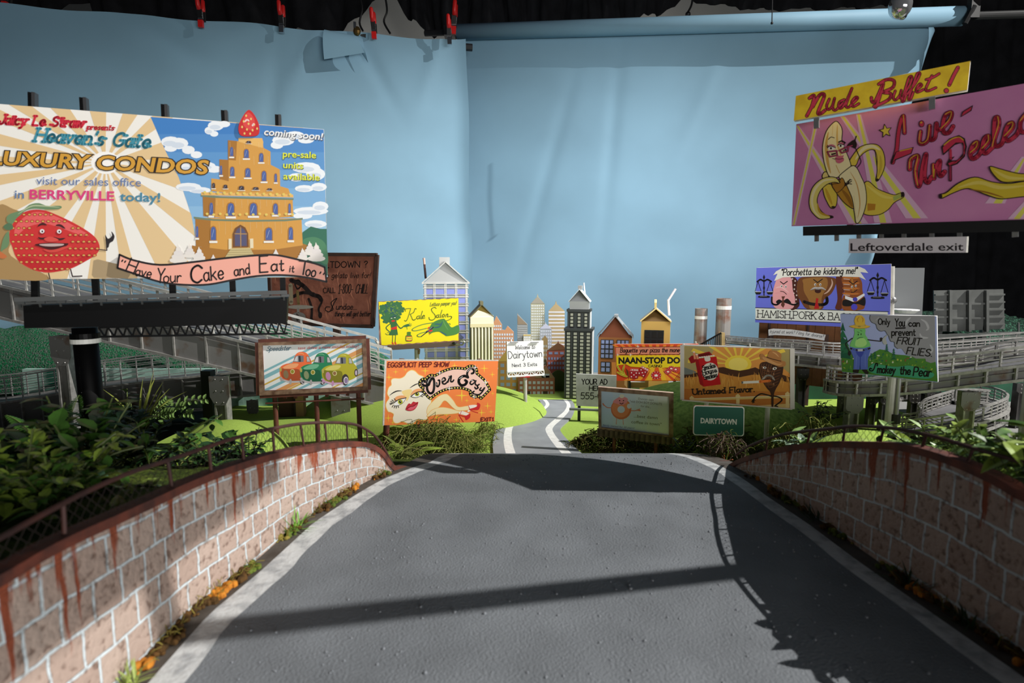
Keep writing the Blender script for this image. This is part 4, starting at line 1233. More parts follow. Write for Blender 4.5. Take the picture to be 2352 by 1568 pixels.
k = MB(); k.ball((base.x - .02, p_.y, base.z + .006), (.012, .01, .006), M_WPOST); k.build('footing', r)

# ------------------------------------------------------------------ grey vacant-ad sign
s = Sign([(1323, 858), (1416, 862), (1415.5, 936), (1324, 931.5)], 1.755, 1.735, 0.005)
base = atz(1330, 981, GZ + .002)
r = thing('billboard', 'plain grey sign with hand-painted black letters, half hidden by the donut billboard', 'billboard', base)
s.slab(mat('light_grey_paint', (190, 192, 184), .7, c2=(172, 174, 166), vscale=40), paint((232, 232, 226)))
s.crop(1120, 650, 0.17857)
s.hand('YOUR AD', 1212, 1300, 1540, 1302, 66, 11, BLK, 0); s.hand('HERE', 1308, 1378, 1500, 1384, 56, 10, BLK, 0); s.hand('555-0', 1200, 1488, 1470, 1492, 80, 10, BLK, 0)
s.mb.build('panel', r)
p_ = s.raw_on((1330, 930), -.009)
k = MB(); k.bar((p_.x, p_.y, p_.z + .03), (p_.x, p_.y, base.z - .002), .0085, .0085, M_BLACK, up=(0, 1, 0)); k.build('post', r)
k = MB(); k.bar(s.raw_on((1308, 938), .004), s.raw_on((1420, 943), .004), .010, .006, mat('grey_slat', (120, 124, 124), .6)); k.build('ledge', r)
# ------------------------------------------------------------------ casino board
s = Sign([(1412, 790), (1604, 789), (1606, 875), (1417, 874)], 1.965, 1.935, 0.007)
base = at(1440, 885, 1.97); base.z = GZ
r = thing('billboard', 'red and yellow casino billboard with dice and chips behind the cowboy billboard', 'billboard', base)
s.slab(paint((206, 66, 26)), paint((226, 180, 160)))
s.crop(1400, 780, .18707)
for i in range(-6, 8):
    s.off -= s.step * .5; s.poly(clip_poly(clip_poly([(570 + i * 90, 60), (610 + i * 90, 60), (600 + i * 16, 330), (585 + i * 16, 330)], 0, 1, 330), 0, -1, -60), (232, 130, 40))
    s.poly([(566 + i * 16, 330), (582 + i * 16, 330), (640 + i * 130, 500), (560 + i * 130, 500)] if abs(i) < 4 else [(560, 330), (580, 330), (580, 331)], (236, 150, 40))
s.off += s.step
s.poly([(78, 92), (1100, 86), (1104, 178), (80, 182)], (216, 132, 104)); s.line([(78, 92), (1100, 86)], 6, BLK); s.line([(80, 182), (1104, 178)], 6, BLK)
s.hand('Baguette your pizza the money', 132, 155, 884, 150, 52, 9, (46, 20, 22), .14)
s.poly([(82, 192), (1104, 188), (1106, 300), (900, 330), (640, 345), (560, 420), (480, 345), (260, 330), (200, 300), (86, 316)], (226, 196, 26))
s.poly([(520, 330), (640, 330), (700, 500), (450, 500)], (230, 176, 40)); s.poly([(560, 340), (600, 340), (640, 500), (520, 500)], (216, 90, 30))
s.type('NAAN-STOP DOUGH', 110, 290, 1085, 286, 74, BLK, .05)
s.hand('CASINO', 478, 336, 642, 336, 28, 7, BLK)
for dx, dy, a in ((300, 415, .05), (410, 390, .5)):
    R = lambda L: [(dx + x * math.cos(a) - y * math.sin(a), dy + x * math.sin(a) + y * math.cos(a)) for x, y in L]
    s.poly(R([(-55, -30), (-40, -58), (50, -58), (56, -30), (52, 60), (-48, 62)]), (140, 22, 32)); s.poly(R([(-55, -30), (-40, -58), (50, -58), (56, -30)]), (206, 120, 120)); s.poly(R([(-52, -26), (40, -26), (38, 58), (-46, 60)]), (164, 26, 36))
    for x, y in ((-30, -8), (0, 16), (28, 40), (-30, 40), (28, -8), (-20, -45), (10, -45), (36, -45)):
        s.off -= s.step * .5; q_ = R([(x, y)])[0]; s.ell(q_[0], q_[1], 8, 7, (240, 232, 228), n=8)
    s.off += s.step
for x, y, R_ in ((572, 435, 64), (718, 390, 44), (758, 352, 40), (812, 362, 40)):
    s.ell(x, y, R_, R_ * .76, (176, 26, 32)); s.ell(x, y, R_ * .72, R_ * .52, (196, 40, 44))
    for k_ in range(10):
        s.off -= s.step * .5; s.ell(x + R_ * .86 * math.cos(k_ * .63), y + R_ * .64 * math.sin(k_ * .63), R_ * .08, R_ * .07, (236, 220, 216), n=6)
    s.off += s.step
    s.poly([(x - R_ * .36, y - R_ * .2), (x - R_ * .18, y), (x, y - R_ * .3), (x + R_ * .18, y), (x + R_ * .36, y - R_ * .2), (x + R_ * .28, y + R_ * .24), (x - R_ * .28, y + R_ * .24)], (240, 230, 224))
for p in ([(95, 320), (130, 380), (190, 440)], [(180, 320), (165, 380), (190, 440)], [(100, 400), (150, 430), (210, 450)]):
    s.line(p, 22, (214, 196, 60)); s.line(p, 5, (90, 74, 20))
for i in range(6):
    s.off -= s.step * .5; s.line([(200 + i * 6, 350 + i * 6), (235, 490)], 4, (96, 50, 20), False); s.line([(880 + i * 12, 380 + i * 8), (790 + i * 22, 498)], 5, (110, 60, 30), False)
s.off += s.step
for x, y in ((348, 80), (100, 185), (258, 185), (880, 185)):
    s.star4(x, y, 26, (244, 236, 220), .12)
s.mb.build('panel', r)
for x, y0 in ((1447, 870), (1551, 872)):
    p_ = s.raw_on((x, y0), -.012)
    k = MB(); k.bar((p_.x, p_.y, p_.z + .02), (p_.x, p_.y, GZ), .008, .008, mat('dark_grey_post', (58, 56, 52), .6), up=(0, 1, 0)); k.build('post', r)
k = MB(); k.tube([s.raw_on((1598, 790), -.003), s.raw_on((1598, 784), -.003)], .003, M_WPOST, 6); k.build('peg', r)

# ------------------------------------------------------------------ cowboy board
s = Sign([(1567, 792), (1820, 800), (1820, 938.6), (1567, 918)], 1.47, 1.35, 0.009)
base = at(1763, 1032, 1.39)
r = thing('billboard', 'sunset billboard with a red cigarette packet and a smoking cowboy-hatted figure', 'billboard', base)
s.slab(paint((224, 150, 72)), paint((222, 216, 206)))
s.crop(1400, 780, .18707)
q = [(897, 72), (2240, 112), (2240, 844), (897, 741)]
s.poly([(897, 72), (1300, 84), (1180, 330), (897, 420)], (176, 158, 104)); s.poly([(1980, 104), (2240, 112), (2240, 440), (2100, 320)], (170, 152, 96)); s.poly([(897, 330), (1060, 390), (1060, 430), (897, 440)], (120, 126, 120))
for a in range(-85, 86, 19):
    t = math.radians(a - 90); c, sn = math.cos(t), math.sin(t)
    p0 = (1580 + 120 * c, 300 + 80 * sn); L = 620
    P = [(1580 + 130 * math.cos(t - .06), 300 + 90 * math.sin(t - .06)), (1580 + L * math.cos(t - .05), 300 + L * .7 * math.sin(t - .05)), (1580 + L * math.cos(t + .05), 300 + L * .7 * math.sin(t + .05)), (1580 + 130 * math.cos(t + .06), 300 + 90 * math.sin(t + .06))]
    P = clip_poly(clip_poly(clip_poly(P, -1, 0, -897), 1, 0, 2240), .0298, -1, -99 + 2 * .0298 * 897)
    if len(P) > 2:
        s.off -= s.step * .5; s.poly(P, (240, 206, 78))
s.off += s.step
s.ell(1580, 300, 165, 110, (246, 212, 70)); s.ell(1580, 300, 120, 80, (250, 224, 110))
s.poly([(897, 430), (1000, 425), (1060, 408), (1190, 380), (1300, 345), (1400, 335), (1500, 365), (1600, 380), (1700, 362), (1790, 338), (1860, 372), (2000, 380), (2130, 430), (2240, 470), (2240, 560), (897, 520)], (76, 44, 26))
s.poly([(897, 470), (1050, 455), (1180, 440), (1330, 400), (1480, 440), (1600, 460), (1750, 430), (1880, 430), (2050, 480), (2240, 540), (2240, 844), (897, 741)], (206, 138, 58))
s.poly([(897, 600), (1400, 620), (2240, 640), (2240, 844), (897, 741)], (192, 116, 50))
for i in range(90):
    x = ru(900, 2230); y = 470 + (x - 1500) ** 2 * .00003 + ru(-40, 60)
    s.off -= s.step * .5; s.line([(x, y + 70), (x + ru(-8, 8), y + 20), (x + ru(-20, 20), y - ru(5, 50))], 9, (226, 164, 78) if i % 3 else (190, 124, 54), taper=True)
s.off += 2 * s.step
CR = (222, 188, 120)
s.poly([(1000, 722), (2232, 680), (2232, 712), (1100, 748), (1000, 745)], CR); s.poly([(1800, 806), (2232, 782), (2232, 840), (1960, 822)], CR)
for x, y0, y1, w in ((1010, 686, 750, 56), (1576, 660, 790, 56), (2186, 634, 836, 60)):
    s.poly([(x - w / 2, y0 + 24), (x, y0), (x + w / 2, y0 + 24), (x + w / 2, y0 + 44), (x + w * .38, y0 + 46), (x + w * .38, y1), (x - w * .38, y1 - 4), (x - w * .38, y0 + 46), (x - w / 2, y0 + 44)], (230, 200, 140))
s.line([(1040, 722), (2232, 682)], 6, (240, 226, 200), False)
PR = (196, 22, 28)
s.poly([(970, 232), (1004, 198), (1226, 144), (1264, 186), (1060, 232), (1050, 280), (1000, 290)], (150, 16, 22)); s.poly([(1060, 190), (1220, 160), (1240, 180), (1070, 222)], (100, 10, 14))
s.poly([(1048, 238), (1312, 205), (1366, 548), (1156, 576), (1110, 545)], PR); s.poly([(1048, 238), (1090, 232), (1160, 574), (1110, 545)], (160, 16, 22))
for x in (1040, 1075):
    s.poly([(x - 16, 150 if x < 1050 else 182), (x + 10, 148 if x < 1050 else 180), (x + 22, 236), (x - 2, 240)], (232, 150, 110)); s.ell(x - 3, 150 if x < 1050 else 182, 14, 8, (240, 226, 214))
for i in range(7):
    s.off -= s.step * .5; s.ell(1110 + i * 28, 216 - i * 3.5, 15, 9, (240, 226, 214), n=8)
s.off += s.step
s.poly([(1168, 214), (1228, 206), (1236, 256), (1180, 264)], (226, 216, 204), True)
s.ell(1236, 390, 102, 110, (232, 224, 212), .1)
for t, x0, y0, x1, y1 in (('Smoke', 1146, 372, 1302, 336), ('House', 1148, 432, 1318, 396), ('Smokes', 1164, 490, 1326, 452)):
    s.hand(t, x0, y0, x1, y1, 52, 10, BLK, 0, serif=7)
s.hand('Untamed Flavor.', 1024, 672, 1782, 636, 66, 14, (56, 38, 26), 0, serif=9)
BR_ = (66, 38, 26)
s.poly([(1880, 275), (2110, 290), (2128, 400), (2090, 520), (2040, 610), (2018, 680), (2012, 828), (1990, 824), (1982, 660), (1930, 590), (1865, 480), (1842, 370)], BR_, True)
for i in range(7):
    s.off -= s.step * .5
    s.line([(1870 + i * 30, 290 + i * 4), (1858 + i * 22, 400 + i * 18), (1920 + i * 16, 560)], 7, (122, 76, 46)); s.line([(2110 - i * 8, 330 + i * 36), (1990 - i * 4, 350 + i * 40), (1862 + i * 14, 330 + i * 36)], 7, (116, 70, 42))
s.off += s.step
for x in range(12):
    s.off -= s.step * .5; s.ell(1880 + (x * 67) % 200, 330 + (x * 41) % 230, 9, 6, (176, 130, 96), n=6)
s.off += s.step
s.ell(2028, 352, 26, 16, (236, 230, 220), -.3); s.ell(2030, 352, 9, 12, BLK); s.line([(1990, 340), (2020, 318), (2056, 330)], 10, BLK); s.ell(1905, 342, 20, 13, (236, 230, 220)); s.ell(1908, 342, 8, 10, BLK)
s.line([(1880, 490), (1930, 440), (1990, 446), (2020, 490)], 22, (170, 160, 150)); s.line([(1880, 492), (1950, 480), (2020, 496)], 8, (40, 26, 20))
s.line([(1634, 524), (1850, 514)], 30, (232, 226, 216), False); s.line([(1848, 514), (1968, 502)], 32, (222, 116, 50), False); s.ell(1630, 524, 8, 15, (80, 76, 70))
s.poly([(1848, 186), (1880, 172), (1930, 210), (1960, 150), (1990, 130), (2060, 140), (2110, 180), (2110, 250), (2160, 270), (2156, 320), (2090, 330), (2000, 300), (1900, 250), (1860, 240)], (180, 122, 70), True)
s.poly([(1880, 210), (1960, 240), (2060, 290), (2120, 290), (2080, 312), (1980, 290), (1900, 250)], (206, 152, 98), True); s.line([(1930, 212), (2000, 236), (2105, 262)], 10, (70, 40, 24)); s.line([(2000, 150), (2040, 170), (2080, 210)], 16, (214, 160, 106), taper=True)
s.line([(1985, 690), (1920, 672), (1855, 664), (1790, 706), (1770, 735)], 15, BLK)
for e in ((1748, 760), (1760, 775), (1776, 770), (1790, 745)):
    s.line([(1768, 730), e], 9, BLK, False)
s.line([(2015, 690), (2070, 700), (2118, 740), (2030, 812)], 15, BLK); s.line([(2030, 812), (2066, 818)], 12, BLK)
s.mb.build('panel', r)
k = MB(); TL, TR, BR, BL = [s.raw_on(p) for p in s.quad]
for a, b_ in ((TL, TR), (BL, BR), (TL, BL), (TR, BR)):
    k.bar(a, b_, .010, .0028, paint((214, 208, 200)), up=(0, 0, 1) if abs((b_ - a).normalized().z) < .5 else s.n)
k.build('edge_trim', r)
for x, yb in ((1621, 1062), (1763, 1036)):
    p_ = s.raw_on((x, 925 if x < 1700 else 932), -.014)
    post(r, (p_.x, p_.y, p_.z + .03), (p_.x, p_.y, 0.977), .0058, M_WPOST)
for x in (1567, 1719):
    k = MB(); k.tube([s.raw_on((x + 3, 796)), s.raw_on((x + 3, 789))], .002, M_WPOST, 6); k.build('peg', r)

# ------------------------------------------------------------------ donut board
s = Sign([(1374, 888), (1547, 902), (1546, 1004), (1375, 984)], 1.44, 1.40, 0.010)
base = at(1460, 1045, 1.42); base.z = .977
r = thing('billboard', 'pale blue billboard with a pink-frosted donut figure and slatted skirt', 'billboard', base)
s.slab(M_WOOD, paint((205, 180, 160)))
s.crop(950, 560, .31888)
q = [(1352, 1058), (1840, 1098), (1838, 1378), (1352, 1318)]
for i in range(6):
    c0, c1 = (186, 204, 222), (214, 214, 208)
    t = i / 5
    P = clip_poly(clip_poly(q, 1, 0, 1352 + 82 * (i + 1)), -1, 0, -(1352 + 82 * i))
    s.off -= s.step * .5; s.poly(P, tuple(a + (b_ - a) * t for a, b_ in zip(c0, c1)))
s.off += s.step
s.ell(1495, 1188, 74, 76, (206, 112, 66)); s.ell(1492, 1184, 64, 66, (222, 134, 84)); s.poly([(1436, 1135), (1470, 1108), (1500, 1098), (1540, 1112), (1536, 1140), (1500, 1160), (1460, 1150)], (226, 140, 140), True); s.ell(1500, 1096, 18, 14, (226, 218, 196))
s.ell(1495, 1192, 27, 25, (196, 206, 216)); s.ell(1553, 1168, 16, 18, (206, 210, 212))
s.ell(1484, 1128, 5, 4, BLK); s.ell(1512, 1128, 5, 4, BLK); s.line([(1486, 1146), (1498, 1152), (1510, 1145)], 6, (90, 40, 40))
s.line([(1425, 1178), (1395, 1178), (1372, 1160)], 6, (216, 128, 90)); s.line([(1372, 1162), (1364, 1150)], 9, (216, 128, 90)); s.line([(1566, 1200), (1600, 1200), (1630, 1188)], 6, (216, 128, 90)); s.line([(1610, 1196), (1632, 1200)], 9, (216, 128, 90))
s.line([(1462, 1258), (1460, 1298)], 4, (216, 128, 90)); s.line([(1508, 1262), (1510, 1300)], 4, (216, 128, 90))
GR = (112, 108, 92)
s.type('Duncan says', 1618, 1120, 1728, 1130, 15, GR); s.type('"visit DOH BOY DONUTS', 1556, 1140, 1788, 1162, 17, GR, .004); s.type('for the...', 1636, 1174, 1710, 1182, 16, GR)
s.type('...best damn', 1586, 1248, 1756, 1262, 22, (104, 102, 70), .004); s.type('coffee in town"', 1568, 1290, 1784, 1310, 22, (104, 102, 70), .004); s.type('family owned for 35 years!', 1362, 1308, 1588, 1332, 12, (84, 92, 150), .006, .15)
s.mb.build('panel', r)
k = MB(); O = [s.raw_on(p) for p in s.quad]; I = [s.on(*p) for p in q]
for i in range(4):
    j = (i + 1) % 4
    k.prism([O[i] + s.n * .0005, O[j] + s.n * .0005, I[j] + s.n * .0005, I[i] + s.n * .0005], s.n * .004, M_WOOD)
k.build('frame', r)
SL = mat('grimy_slats', (92, 70, 60), .7, c2=(62, 44, 38), vscale=70)
k = MB()
for i in range(30):
    t = i / 29
    a = O[3].lerp(O[2], t) + s.n * (.004 if i % 2 else -.001)
    k.box(a - Vector((0, 0, .0095)), (.0068, .004, .020), SL)
k.build('slat_skirt', r)
for x in (1411, 1507):
    p_ = s.raw_on((x, 1002 if x < 1450 else 1012), -.008)
    post(r, (p_.x, p_.y, p_.z + .02), (p_.x, p_.y, .977), .0046, M_RUST if x < 1450 else M_RUST, label='rust-flecked post')

# ------------------------------------------------------------------ green road sign
s = Sign([(1593, 931), (1710, 934), (1709, 1001.6), (1592, 999)], 1.255, 1.25, 0.004)
base = at(1641, 1066, 1.26); base.z = at(1641, 1075, 1.26).z
r = thing('road_sign', 'green rectangular road sign with white town name and border', 'sign', base)
def rrect(quad, rad, inset):
    TL, TR, BR, BL = quad
    out = []
    for (cx, cy, a0) in ((TL[0], TL[1], 180), (TR[0], TR[1], 270), (BR[0], BR[1], 0), (BL[0], BL[1], 90)):
        sx = 1 if a0 in (180, 90) else -1
        sy = 1 if a0 in (180, 270) else -1
        for j in range(6):
            a = math.radians(a0 + 18 * j)
            out.append((cx + sx * (rad + inset) + rad * math.cos(a), cy + sy * (rad + inset) + rad * math.sin(a)))
    return out
s.mb.prism([s.raw_on(p) for p in rrect(s.quad, 6, 0)], -s.n * .004, paint((222, 224, 216)), paint((150, 96, 80)))
s.poly(rrect(s.quad, 5.5, 2), (38, 92, 78))
s.type('DAIRYTOWN', 1609, 971, 1692, 974.5, 12, (206, 208, 196), .04)
s.mb.build('panel', r)
k = MB(); k.box(s.raw_on((1653, 999), .003), (.014, .006, .008), M_RUST); k.build('bracket', r, label='rusty bracket')
p_ = s.raw_on((1641, 1000), -.006)
k = MB(); k.bar((p_.x, p_.y, p_.z + .02), (p_.x, p_.y, base.z), .0095, .0095, M_BLACK, up=(0, 1, 0)); k.build('post', r)

# ------------------------------------------------------------------ three-meats law billboard
s = Sign([(1737.5, 615), (2047, 606), (2044, 756), (1734.5, 740)], 2.03, 1.80, 0.022)
base = at(1830, 830, 1.97); base.z = GZ
r = thing('billboard', 'blue-violet billboard with three angry meats between two weighing scales', 'billboard', base)
s.slab(paint((104, 112, 212)), paint((214, 208, 200)))
s.crop(1725, 595, .17432)
s.poly([(58, 640), (1800, 690), (1815, 866), (58, 795)], (222, 224, 214)); s.line([(58, 640), (1812, 692)], 9, BLK, False); s.line([(58, 795), (1812, 862)], 9, BLK, False)
s.hand('HAMISH,PORK', 88, 764, 855, 790, 92, 10, (36, 32, 36), 0, serif=12); s.hand('&', 890, 792, 975, 796, 92, 11, (36, 32, 36), 0); s.hand('BACON', 1020, 797, 1420, 812, 92, 10, (36, 32, 36), 0, serif=12)
BRD = (92, 48, 28)
s.poly([(520, 240), (590, 250), (620, 320), (600, 420), (630, 500), (640, 600), (600, 650), (520, 655), (500, 400)], (70, 32, 26), True)
for i in range(14):
    s.off -= s.step * .5; s.ell(545 + (i * 37) % 80, 260 + i * 27, 10, 12, (210, 196, 190), n=7)
s.off += s.step
s.poly([(350, 250), (440, 232), (530, 250), (550, 400), (580, 520), (570, 610), (520, 655), (340, 650), (290, 590), (285, 480), (305, 360)], (226, 158, 160), True)
s.line([(320, 380), (400, 370), (500, 440)], 18, (236, 186, 186), taper=True); s.line([(310, 450), (400, 440)], 14, (206, 126, 134), taper=True)
s.poly([(640, 250), (760, 232), (1000, 232), (1120, 260), (1115, 340), (1060, 450), (960, 540), (940, 655), (740, 655), (660, 560), (610, 460), (605, 340)], (112, 66, 34), True)
s.poly([(700, 260), (960, 240), (1010, 290), (1000, 380), (960, 440), (930, 520), (920, 650), (780, 650), (760, 540), (700, 430), (690, 330)], (150, 104, 50), True); s.line([(1060, 260), (1070, 330), (1020, 420), (960, 460)], 22, (206, 170, 150), taper=True)
s.poly([(1120, 240), (1210, 235), (1230, 400), (1200, 500), (1200, 650), (1110, 650), (1140, 520)], (96, 46, 30), True)
s.poly([(1200, 240), (1400, 235), (1460, 300), (1470, 420), (1500, 540), (1500, 620), (1450, 668), (1220, 668), (1200, 540), (1230, 420)], (142, 78, 36), True)
for y in (240, 310, 380, 450):
    s.line([(1216, y), (1330, y + 8), (1420, y + 4)], 20, (196, 116, 52)); s.line([(1220, y + 20), (1300, y + 26)], 7, (222, 206, 196))
s.line([(1330, 250), (1345, 420)], 24, (176, 116, 44))
def angry(x, y, k):
    s.line([(x - 60 * k, y - 40 * k), (x - 8 * k, y)], 12, BLK, False); s.line([(x + 55 * k, y - 45 * k), (x - 8 * k, y)], 12, BLK, False)
angry(435, 328, .8); angry(885, 308, 1); angry(1350, 330, .9)
for x, y in ((402, 355), (458, 362), (846, 335), (914, 335), (1330, 365), (1382, 352)):
    s.ell(x, y, 13, 17, (230, 226, 220)); s.ell(x + 2, y + 3, 7, 10, BLK)
s.line([(388, 422), (430, 430), (468, 462)], 8, BLK); s.line([(1320, 436), (1360, 432), (1398, 402)], 9, BLK); s.ell(882, 418, 42, 30, (60, 26, 20)); s.line([(785, 405), (840, 378), (880, 385), (930, 378), (985, 405)], 32, (186, 180, 176), taper=True); 
for i in range(12):
    s.off -= s.step * .5; s.line([(800 + i * 15, 380 + abs(i - 6) * 2), (792 + i * 16, 412)], 4, (70, 60, 56), False)
s.off += s.step
s.line([(275, 500), (280, 580), (340, 600), (400, 560), (470, 570), (560, 600), (620, 580)], 22, BLK); s.poly([(330, 560), (370, 530), (420, 548), (480, 520), (530, 575), (490, 585), (430, 560), (360, 590)], BLK, True); s.poly([(402, 490), (450, 488), (430, 530), (445, 600), (425, 640), (395, 605), (415, 530)], (96, 52, 40))
s.line([(700, 560), (800, 590), (940, 600), (1000, 570), (1000, 510)], 40, (30, 22, 22)); s.poly([(860, 510), (890, 520), (880, 570), (900, 650), (830, 655), (850, 580)], (176, 26, 30))
s.poly([(1240, 480), (1360, 520), (1490, 450), (1500, 475), (1400, 550), (1340, 560), (1240, 520)], (232, 232, 232)); s.poly([(1215, 540), (1290, 540), (1360, 570), (1430, 545), (1500, 500), (1500, 610), (1400, 590), (1300, 620), (1210, 610)], BLK, True); s.ell(1372, 530, 32, 28, (72, 66, 176)); s.ell(1360, 630, 42, 42, (80, 74, 196))
def scales(x, y, k, tilt):
    s.poly([(x, y - 80 * k), (x + 16 * k, y - 40 * k), (x, y), (x - 16 * k, y - 40 * k)], BLK); s.line([(x, y), (x, y + 230 * k)], 14 * k, BLK, False)
    s.line([(x - 95 * k, y + 22 * k), (x - 50 * k, y - 8 * k), (x, y + 14 * k), (x + 50 * k, y - 8 * k), (x + 105 * k, y + 22 * k)], 22 * k, BLK)
    for sx, dy in ((-1, 0), (1, tilt)):
        px_ = x + 85 * k * sx
        s.line([(px_, y + 22 * k), (px_ - 45 * k, y + 165 * k + dy)], 7, BLK, False); s.line([(px_, y + 22 * k), (px_ + 45 * k, y + 165 * k + dy)], 7, BLK, False)
        s.poly([(px_ - 52 * k, y + 165 * k + dy), (px_ + 52 * k, y + 165 * k + dy), (px_ + 30 * k, y + 205 * k + dy), (px_ - 30 * k, y + 205 * k + dy)], BLK); s.line([(px_ - 46 * k, y + 168 * k + dy), (px_ + 46 * k, y + 168 * k + dy)], 8 * k, (196, 198, 196), False)
    s.ell(x, y + 112 * k, 13 * k, 26 * k, BLK); s.ell(x, y + 170 * k, 11 * k, 20 * k, BLK)
    s.poly([(x - 75 * k, y + 250 * k), (x - 70 * k, y + 225 * k), (x, y + 222 * k), (x + 75 * k, y + 228 * k), (x + 70 * k, y + 252 * k)], BLK, True); s.line([(x - 60 * k, y + 230 * k), (x + 40 * k, y + 230 * k)], 5, (160, 160, 170), False)
scales(172, 275, .92, 0); scales(1670, 255, 1.06, 14)
s.poly([(400, 122), (900, 104), (1420, 96), (1500, 130), (1545, 182), (1440, 170), (1515, 275), (1430, 236), (1100, 226), (600, 232), (420, 240), (305, 288), (350, 190), (292, 212), (330, 160)], (228, 226, 216))
s.hand('"Porchetta be kidding me!"', 395, 215, 1395, 190, 84, 12, BLK, .2)
s.mb.build('panel', r)
k = MB()
pb = at(1746, 742, 2.055); pe = at(1990, 755, 1.86)
PLK = mat('brown_planks', (112, 72, 40), .7, var=.2, vscale=30)
for i in range(11):
    a, b_ = pb.lerp(pe, i / 11), pb.lerp(pe, (i + .96) / 11)
    k.prism([a + Vector((0, 0, .01)), b_ + Vector((0, 0, .01)), (b_.x, b_.y, GZ + .075), (a.x, a.y, GZ + .075)], Vector((0, .008, 0)), PLK)
k.build('plank_base', r, label='brown vertical planks under the panel')
k = MB()
for t in (.12, .5, .88):
    a = pb.lerp(pe, t)
    k.bar((a.x, a.y + .012, a.z + .05), (a.x, a.y + .012, GZ), .02, .02, M_DWOOD, up=(0, 1, 0))
k.build('leg_frame', r)
k = MB(); k.tube([s.raw_on((2049, 612), -.02), s.raw_on((2047, 745), -.02)], .007, M_WPOST, 10); k.ball(s.raw_on((2051, 690), -.016), .011, M_STEEL); k.build('end_pole', r)
# paper strip on two stakes in front of it
s = Sign([(1764.5, 754), (1897, 769), (1894, 783), (1766, 772)], 1.97, 1.87, .0015)
s.crop(1560, 580, .33673)
r2 = thing('paper_banner', 'thin white paper strip with grey cursive words on two dark stakes', 'banner', at(1830, 800, 1.93))
P = [(608, 525), (640, 518), (760, 523), (880, 540), (1000, 560), (990, 600), (880, 580), (760, 567), (650, 562), (610, 566)]
s.mb.prism([s.on(*p) for p in P], -s.n * .0012, paint((216, 216, 214)))
s.hand('Injured at work? Filing for divorce?', 618, 548, 984, 582, 21, 2.6, (110, 110, 112), .2, rise=lambda t: 9 * math.sin(t * 3.1))
s.mb.build('strip', r2)
for x, y in ((626, 565), (1003, 560)):
    k = MB(); a = s.on(x, y, -.006); k.bar((a.x, a.y, a.z), (a.x, a.y, a.z - .075), .013, .006, M_DWOOD, up=(0, 1, 0)); k.build('stake', r2)

# ------------------------------------------------------------------ pear billboard
s = Sign([(1930, 721), (2151.6, 726), (2154, 878), (1934, 854)], 1.36, 1.235, .011)
base = at(2045, 985, 1.30)
r = thing('billboard', 'billboard with a green pear in hat and jeans and a grey smoke cloud', 'billboard', base)
s.slab(paint((150, 160, 200)), mat('white_edge', (236, 236, 234), .6))
s.crop(1920, 710, .11478)
s.poly([(90, 500), (200, 620), (320, 900), (640, 960), (760, 860), (880, 800), (1000, 820), (1160, 900), (1400, 920), (1700, 980), (1990, 1000), (2040, 1450), (1500, 1400), (900, 1330), (120, 1250)], (70, 120, 46))
for i in range(150):
    x, y = ru(130, 1970), ru(860, 1300)
    if y < 900 + 0.05 * abs(x - 900):
        continue
    s.off -= s.step * .5; s.ell(x, y, ru(12, 34), ru(8, 22), [(58, 104, 40), (120, 150, 52), (160, 170, 70), (44, 100, 72), (190, 196, 170), (120, 84, 50), (80, 140, 60)][i % 7], ru(0, 3), 7)
s.off += s.step
for tx, ty, h_ in ((140, 300, 700), (1020, 690, 160), (1160, 790, 220), (215, 580, 380), (710, 880, 130), (785, 850, 140)):
    for j in range(5):
        yy = ty + h_ * j / 5
        w_ = (26 + 20 * j) * h_ / 420 + 8
        s.off -= s.step * .5; s.poly(clip_poly([(tx, yy - h_ * .05), (tx + w_, yy + h_ * .2), (tx, yy + h_ * .16), (tx - w_, yy + h_ * .2)], -1, 0, -96), [(30, 84, 62), (40, 100, 70)][j % 2])
    s.off += s.step
s.poly([(640, 1200), (760, 1080), (900, 1110), (1200, 1150), (1500, 1130), (1900, 1250), (1960, 1330), (1800, 1390), (1300, 1340), (800, 1290)], (60, 146, 110), True)
cl = [(690, 118), (1980, 130), (1995, 1050), (1900, 1075), (1800, 1040), (1790, 985), (1600, 985), (1500, 930), (1400, 900), (1320, 790), (1240, 790), (1180, 740), (1170, 660), (1100, 640), (1070, 580), (1060, 540), (1030, 500), (980, 430), (900, 440), (830, 390), (800, 300), (720, 260), (680, 190)]
s.poly(cl, (132, 132, 136)); s.line(cl[10:] + cl[:1], 12, (84, 84, 90))
for p in ([(1500, 160), (1420, 240), (1400, 330)], [(1700, 200), (1800, 260), (1850, 380), (1800, 420)], [(1680, 480), (1720, 560), (1850, 570)], [(1250, 180), (1180, 240)], [(1560, 640), (1640, 700)], [(1880, 700), (1930, 800), (1880, 900)], [(860, 160), (800, 220)]):
    s.line(p, 46, (166, 166, 170), taper=True); 
s.poly([(385, 385), (580, 385), (590, 500), (640, 590), (690, 700), (680, 760), (560, 780), (400, 778), (290, 750), (300, 660), (350, 570), (375, 480)], (112, 180, 104), True); s.poly([(430, 600), (560, 580), (620, 680), (540, 750), (400, 740), (390, 660)], (156, 204, 120), True)
s.line([(330, 580), (250, 640), (200, 700), (260, 830), (285, 900)], 22, (44, 36, 36)); s.ell(272, 880, 34, 50, (36, 30, 30)); s.line([(640, 608), (760, 625), (900, 640)], 22, (44, 36, 36)); s.ell(910, 600, 28, 38, (40, 34, 34)); s.poly([(930, 600), (1020, 515), (1035, 530), (1000, 590), (1025, 690), (960, 700)], (160, 162, 160), True)
